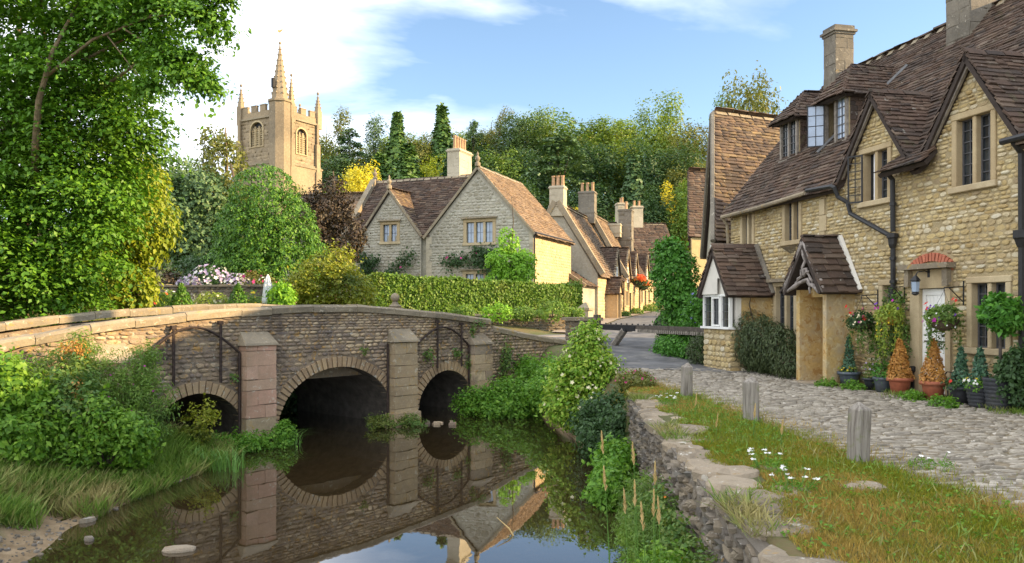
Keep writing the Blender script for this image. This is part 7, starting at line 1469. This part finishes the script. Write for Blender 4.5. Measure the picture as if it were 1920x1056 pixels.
def wall_fringe():
    y = 4.2 + NR.random(4000) * 10.3; k = np.sin(y * 2.3) * np.sin(y * .9 + 2) > .25; y = y[k]; x = xr_of(y) + NR.uniform(-.06, .2, len(y)); grass_field('wall_top_grass', np.stack([x, y, np.full(len(y), 1.39)], -1), .12, M['bankgrass'], 'grass tufts hanging over the top of the river wall', wid=.8, lean=.8)
wall_fringe()
weeds('wall_foot_plants', 'mixed leafy plants climbing the river wall near the bottom edge', 'weeds', (1.6, 7.6, 0), [(1.62, 7.9, .5, .2, .5, .5), (1.55, 6.7, .55, .2, .45, .5), (1.45, 5.7, .5, .2, .4, .5), (1.7, 9.0, .6, .18, .5, .45)], 520, 15, .09, .05, 'l_ivy', flowers=[('orange', 10, .014)])
reeds('reed_tuft', 'tuft of tall green reed blades against the river wall', (1.45, 7.4, 0), 60, .95, 'l_reed', .3, 9, .45)
# ---------------------------------------------------------------- pots, baskets, parasol and other small things
def cw(s, o, z=1.42):
    """point in front of the cottage: s along the wall, o out from it"""
    return (5.99 + .22 * s - .9755 * o, 21.9 - .9755 * s - .22 * o, z)
CRZ = CO.rotation_euler.z
def pot_mesh(r, h, ribs=0, rim=.03):
    pr = [(r * .72, 0)]
    if ribs:
        for i in range(ribs): f = (i + .15) / ribs; g = (i + .85) / ribs; pr += [(r * (.72 + .28 * f), h * f), (r * (.72 + .28 * (f + g) / 2) + .012, h * (f + g) / 2), (r * (.72 + .28 * g), h * g)]
        pr += [(r, h), (r * .88, h), (r * .86, h - .05)]
    else: pr += [(r * .92, h * .78), (r * .93, h * .8), (r + rim, h * .81), (r + rim, h), (r * .9, h), (r * .86, h - .05)]
    return MB().lathe(pr, n=20)
def potted(label, s, o, r, h, potm, ribs=0, plants=None, rim=.02, tilt=0):
    e = empty('plant_pot', cw(s, o), CRZ + RND.uniform(-.5, .5), label, 'potted plant', 'pots along the cottage front'); p = pot_mesh(r, h, ribs, rim).build('pot', M[potm], e, True); p.rotation_euler = (tilt, 0, 0)
    MB().lathe([(r * .86, h - .06), (r * .86, h - .04)], n=14).build('soil', M['bark'], e); return e
def cone_topiary(e, r, h, z0, m, n=1500, ls=.05, stem=True):
    z = NR.random(n) ** 1.2; a = NR.uniform(0, 6.28, n); q = r * ((1 - z) ** .75) * NR.uniform(.82, 1.05, n) * (1 + .12 * np.sin(a * 3 + z * 9)); P = np.stack([np.cos(a) * q, np.sin(a) * q, z0 + z * h], -1)
    MB().tube([(0, 0, z0 - .05), (0, 0, z0 + h * .85)], [.03, .008], 6).build('stem', M['bark'], e); leaves('foliage', P, np.stack([np.cos(a), np.sin(a), np.full(n, .6)], -1), ls, M[m], e, LEAF, .2, .6)
def tuft(e, z, r, h, m, n, ls, flowers=(), variants=LEAF):
    P, N = clump_crown([(0, 0, z + h * .4, r, r, h * .6)], n, 12, .07, up=1.0); leaves('foliage', P, N, ls, M[m], e, variants)
    for c, k, sz in flowers: flower_part(e, c, [(0, 0, z + h * .45, r, r, h * .6)], k, sz)
e = potted('slate blue pot with slim blue conifer and yellow flowers, nearest the porch', 5.55, 0.3, .21, .30, 'slate_pot', rim=.025); cone_topiary(e, .13, .75, .28, 'l_bluecon', 1100, .05); tuft(e, .28, .22, .14, 'l_lime', 26, .04, [('yellow', 10, .02), ('orange', 6, .02)])
e = potted('small dark pot of lilac flowers between two slate pots', 6.15, 0.25, .13, .22, 'black_pot'); tuft(e, .2, .15, .36, 'l_weed', 34, .05, [('lilac', 12, .022)], NARROW)
e = potted('rounded grey blue pot with trailing green plant left of the dried cones', 6.63, 0.32, .19, .28, 'slate_pot', rim=.01); tuft(e, .26, .24, .3, 'l_bay', 46, .05)
e = potted('terracotta pot with dried brown cone topiary left of the white door', 7.1, 0.34, .20, .31, 'terracotta', rim=.03); cone_topiary(e, .215, .72, .29, 'l_rust', 2600, .045); 
e = potted('terracotta pot with dried brown cone topiary in front of the white door', 8.05, 0.42, .20, .33, 'terracotta', rim=.03); cone_topiary(e, .205, .74, .31, 'l_rust', 2600, .045)
e = potted('dark pot with blue green conifer and red flower right of the door', 8.57, 0.32, .19, .28, 'black_pot'); cone_topiary(e, .16, .66, .27, 'l_bluecon', 1300, .05); tuft(e, .25, .24, .18, 'l_dark', 40, .05, [('red', 3, .03)])
e = potted('charcoal ribbed pot with conifer and white and yellow flowers under the window', 9.04, 0.38, .22, .36, 'black_pot', 6); cone_topiary(e, .15, .6, .34, 'l_bluecon', 1200, .05); tuft(e, .3, .24, .18, 'l_nettle', 40, .045, [('white', 26, .024), ('yellow', 10, .026)])
e = potted('tall charcoal ribbed pot with a round headed standard bay tree', 9.44, 0.4, .235, .50, 'black_pot', 8)
MB().tube([(0, 0, .44), (.02, 0, .8), (.015, 0, 1.15), (.03, 0, 1.35)], [.03, .026, .022, .02], 7).build('stem', M['wood_dark'], e); P, N = clump_crown([(.03, 0, 1.52, .27, .27, .29), (-.1, .05, 1.62, .16, .16, .18), (.14, 0, 1.42, .15, .15, .16)], 230, 13, .08, shell=(.75, 1.02)); leaves('foliage', P, N, .085, M['l_bay'], e, LEAF, .1, .6)
e = empty('clipped_bush', cw(9.67, .25), CRZ, 'dark leafy bush at the right edge beside the downpipe', 'bush'); MB().tube([(0, 0, -.05), (0, 0, .6)], .03, 6).build('stem', M['bark'], e); P, N = clump_crown([(0, 0, .5, .4, .35, .5), (.2, 0, .7, .35, .35, .4)], 260, 14, .12); leaves('foliage', P, N, .07, M['l_dark'], e)
# hanging baskets on iron brackets
def basket(label, s, o, z, r, cols, trail, m, seed, br_z=.55, liner='bark'):
    e = empty('hanging_basket', cw(s, o, z), CRZ, label, 'hanging basket', 'hanging baskets on the cottage front'); rr = random.Random(seed)
    MB().lathe([(.02, -r * .8)] + [(r * math.sin(t), -r * .8 * math.cos(t)) for t in np.linspace(.25, 1.57, 6)] + [(r * .9, 0)], n=14).build('basket', M[liner], e)
    b = MB()
    for a in (0, 2.1, 4.2): b.tube([(math.cos(a) * r, math.sin(a) * r, 0), (0, 0, br_z - .05)], .004, 4)
    b.tube([(0, 0, br_z - .06), (0, .0, br_z), (0, o - .02, br_z + .02)], .011, 5); b.tube([(0, o - .03, br_z + .12), (0, o - .03, br_z - .3)], .012, 5); b.tube([(0, .1, br_z), (0, o - .03, br_z - .25)], .009, 5); b.build('bracket', M['iron'], e)
    bl = [(0, 0, .06, r * 1.25, r * 1.15, r * .85), (r * .6, -.05, .12, r * .7, r * .6, r * .6), (-r * .6, -.05, .05, r * .7, r * .6, r * .6)]
    P, N = clump_crown(bl, 150, 14, .08); leaves('foliage', P, N, .05, M[m], e)
    # trailing stems
    Q = []; st = MB()
    for i in range(16):
        a = rr.uniform(0, 6.28); L = trail * rr.uniform(.4, 1.1); x, y = math.cos(a) * r * 1.05, math.sin(a) * r * 1.0; st.tube([(x * .7, y * .7, 0), (x, y, -.05), (x * 1.08, y * 1.08, -L)], .003, 4)
        for k in range(int(L * 70)): f = rr.random(); Q.append((x * 1.05 + rr.uniform(-.03, .03), y * 1.05 + rr.uniform(-.03, .03), -L * f))
    st.build('trailing_stem', M['l_reed'], e); Q = np.array(Q); leaves('trailing_foliage', Q, np.stack([Q[:, 0], Q[:, 1] - .1, np.full(len(Q), .2)], -1), .045, M['l_lime' if seed == 2 else 'l_ivy'], e)
    for c, k, sz, dz in cols:
        n = k; a = NR.uniform(0, 6.28, n); z_ = NR.uniform(-.05, .25, n) + dz; rad = r * NR.uniform(.9, 1.5, n); P = np.stack([np.cos(a) * rad, -np.abs(np.sin(a)) * rad * .9, z_], -1); flower_part(e, c, None, 0, sz, (P, np.tile([0., -1, .4], (n, 1))))
basket('hanging basket of red and pink flowers beside the porch roof', 6.08, 0.4, 2.72, .20, [('red', 7, .035, .12), ('pink', 8, .03, .05), ('magenta', 5, .035, -.05), ('cream', 12, .025, -.02)], .55, 'l_dark', 1)
basket('mossy hanging basket with trailing yellow flowers next to the downpipe', 6.84, 0.35, 2.86, .20, [('magenta', 5, .04, .15), ('yellow', 34, .018, -.35), ('purple', 4, .035, .05), ('yellow', 12, .018, -.1)], .85, 'l_lime', 2, liner='l_rust')
basket('large hanging basket of red, purple and white flowers in front of the white door', 8.3, 0.42, 2.82, .24, [('red', 4, .045, .2), ('magenta', 5, .04, -.08), ('purple', 7, .035, 0), ('white', 16, .02, -.1)], .6, 'l_weed', 3)
# leafy climber low on the wall between porch and door, and weeds at the wall foot
e = empty('wall_climber', cw(6.5, .1), CRZ, 'leafy climber on the wall below the hanging baskets', 'climber'); P, N = clump_crown([(-.35, 0, .8, .22, .12, .6), (.25, 0, .9, .3, .12, .7), (.1, 0, 1.7, .35, .1, .3)], 190, 13, .1); leaves('foliage', P, N, .055, M['l_ivy'], e); MB().tube([(0, .02, 0), (.1, .02, .8), (.2, .02, 1.7)], .012, 5).tube([(0, .02, 0), (-.3, .02, .7), (-.4, .02, 1.2)], .01, 5).build('stem', M['bark'], e); flower_part(e, 'yellow', [(.2, -.05, 1.0, .3, .1, .5)], 22, .018)
def foot_grass():
    n = 5200; s = 5.2 + NR.random(n) * 4.9; o = np.abs(NR.normal(0, .33, n)) * (.6 + .4 * np.sin(s * 2.7)) + .1; x = 5.99 + .22 * s - .9755 * o; y = 21.9 - .9755 * s - .22 * o; grass_field('wall_foot_grass', np.stack([x, y, H(x, y) + .01], -1), .085, M['bankgrass'], 'green weeds and grass along the foot of the cottage wall', wid=1.8, lean=.5)
foot_grass()
for i, (s, o, lab) in enumerate(((5.35, .7, 'low green weed beside the slate pot at the porch'), (6.1, .62, 'low leafy weed between the slate pots'), (7.95, .75, 'leafy weed right of the door pot'), (8.9, .95, 'leafy weed at the foot of the tall ribbed pot'))):
    e = empty('wall_weed', cw(s, o), CRZ, lab, 'weed', 'weeds at the wall foot'); st = MB()
    for k in range(6): a = k; st.tube([(0, 0, -.02), (math.cos(a) * .12, math.sin(a) * .1, .1)], .004, 4)
    st.build('stem', M['l_reed'], e); P, N = clump_crown([(0, 0, .05, .26, .2, .12)], 60, 12, .06, up=1.2); leaves('foliage', P, N, .05, M['l_nettle'], e)
# boot scraper, waste pipe, bicycle-like iron hoop by the door
o = MB().tube([(0, 0, 0), (0, 0, .42)], .03, 8).lathe([(.03, .40), (.06, .44), (.06, .5), (.03, .52)], n=8).build('waste_pipe', M['iron'], None); o.location = cw(7.1, .06); o.rotation_euler = (0, 0, CRZ); tag(o, 'short black waste pipe on the wall left of the door', 'pipe')
e = empty('boot_scraper', cw(8.25, .3), CRZ, 'curly black iron boot scraper right of the door', 'boot scraper'); MB().tube([(0, 0, 0)] + [(-.12 + .12 * math.cos(t), 0, .28 + .16 * math.sin(t)) for t in np.linspace(-.3, 3.6, 12)], .012, 6).build('hoop', M['iron'], e); MB().tube([(-.1, 0, .42), (-.02, 0, .5), (.08, 0, .5), (.1, 0, .44)], .01, 6).build('scroll', M['iron'], e)
# folded white parasol in the garden
e = empty('parasol', (-8.24, 27.0, 2.98), 0, 'folded white parasol standing in the garden behind the bridge', 'parasol'); MB().tube([(0, 0, 0), (0, 0, 1.2)], .02, 8).build('pole', M['wood'], e)
cv = MB(); n = 16
pr = [(.15, .22), (.165, .30), (.14, .55), (.11, .85), (.06, 1.08), (.015, 1.2)]; V = []
for r, z in pr: V += [(r * (1 + .22 * (k % 2)) * math.cos(2 * math.pi * k / n), r * (1 + .22 * (k % 2)) * math.sin(2 * math.pi * k / n), z) for k in range(n)]
cv.add(V, [(i * n + k, i * n + (k + 1) % n, (i + 1) * n + (k + 1) % n, (i + 1) * n + k) for i in range(len(pr) - 1) for k in range(n)]); cv.build('canopy', M['canvas'], e)
MB().lathe([(.25, -.05), (.25, .0), (.05, .04), (.03, .2)], n=12).build('base', M['iron'], e)
# flat stones in the shallows, driftwood, broken branch
for (x, y, sx, sy, h, lab, m) in ((-4.15, 9.95, .22, .12, .07, 'pale flat stone lying in the shallow water', 'slab'), (-6.0, 11.3, .12, .07, .09, 'dark wet stone on the muddy shore', 'bankwall'), (-5.5, 10.4, .10, .06, .06, 'small wet stone at the edge of the muddy shore', 'bankwall')):
    V, F = STONES[int(abs(x) * 10) % 8]; me = bpy.data.meshes.new('river_stone'); me.from_pydata([(p[0] * sx * 2, p[1] * sy * 2, p[2] * h) for p in V], [], F); o = obj('river_stone', me, M[m]); o.location = (x, y, max(.015, Hs(x, y) + .02)); o.rotation_euler = (0, 0, x * 3); tag(o, lab, 'stone')
e = MB().tube([(0, 0, -.05), (.1, .02, .08), (.3, .05, .2)], [.012, .01, .004], 5).build('drift_twig', M['l_straw']); e.location = (.05, 10.6, 0); e.rotation_euler = (0, 0, 2.4); tag(e, 'bent dry twig sticking out of the water', 'twig')
rb = MB(); rr = random.Random(12)
for i in range(9): a, b = rr.uniform(-.4, .4), rr.uniform(-.25, .25); rb.box(a, a + rr.uniform(.06, .2), b, b + rr.uniform(.05, .12), -.05, rr.uniform(.03, .08), .02)
o = rb.build('rubble_heap', M['bridge']); o.location = (-1.95, 20.9, 0); tag(o, 'small heap of pale rubble and driftwood in front of the small arch', 'rubble')
# orange flowers hanging on the terrace far up the street
def street_basket(x, z, r, lab, sd):
    e = empty('street_flowers', (TE[0] + .30 * x + .954 * .8, TE[1] + .954 * x - .3 * .8, z), TR, lab, 'flowers', 'flower baskets on the terrace'); MB().lathe([(.05, -r * .7), (r * .7, -r * .4), (r * .8, 0)], n=10).build('basket', M['iron'], e); MB().tube([(0, 0, r * .8), (0, .75, r * .9)], .03, 5).tube([(0, 0, 0), (0, 0, r * .8)], .015, 4).build('bracket', M['iron'], e)
    P, N = clump_crown([(0, 0, .1, r, r, r * .7)], 60, 10, .2); leaves('foliage', P, N, .16, M['l_dark'], e); flower_part(e, 'scarlet', [(0, 0, .12, r, r, r * .75)], 90, .14); flower_part(e, 'orange', [(0, 0, .1, r, r, r * .7)], 40, .12)
street_basket(13.2, 5.3, .62, 'scarlet hanging flowers nearest on the sunlit terrace', 1); street_basket(16.4, 5.0, .5, 'scarlet hanging flowers farther along the sunlit terrace', 2)
for i, (x, o, s, lab) in enumerate(((7.6, .5, .5, 'low green shrub at the foot of the nearest terrace house'), (14.0, .5, .6, 'low green shrub at the foot of the second terrace house'), (22.0, .6, .8, 'green shrub farther up the foot of the terrace'), (27.0, .9, 1.0, 'pale green shrub high up the street by the terrace'))):
    px, py = TE[0] + .30 * x + .954 * o, TE[1] + .954 * x - .3 * o; shrub('terrace_shrub', lab, 'shrub', (px, py, Hs(px, py)), [(0, 0, s * .4, s, s * .7, s * .5)], 50, 14, .2, .15, 'l_weed' if i < 3 else 'l_lime', 4, group='shrubs along the terrace')
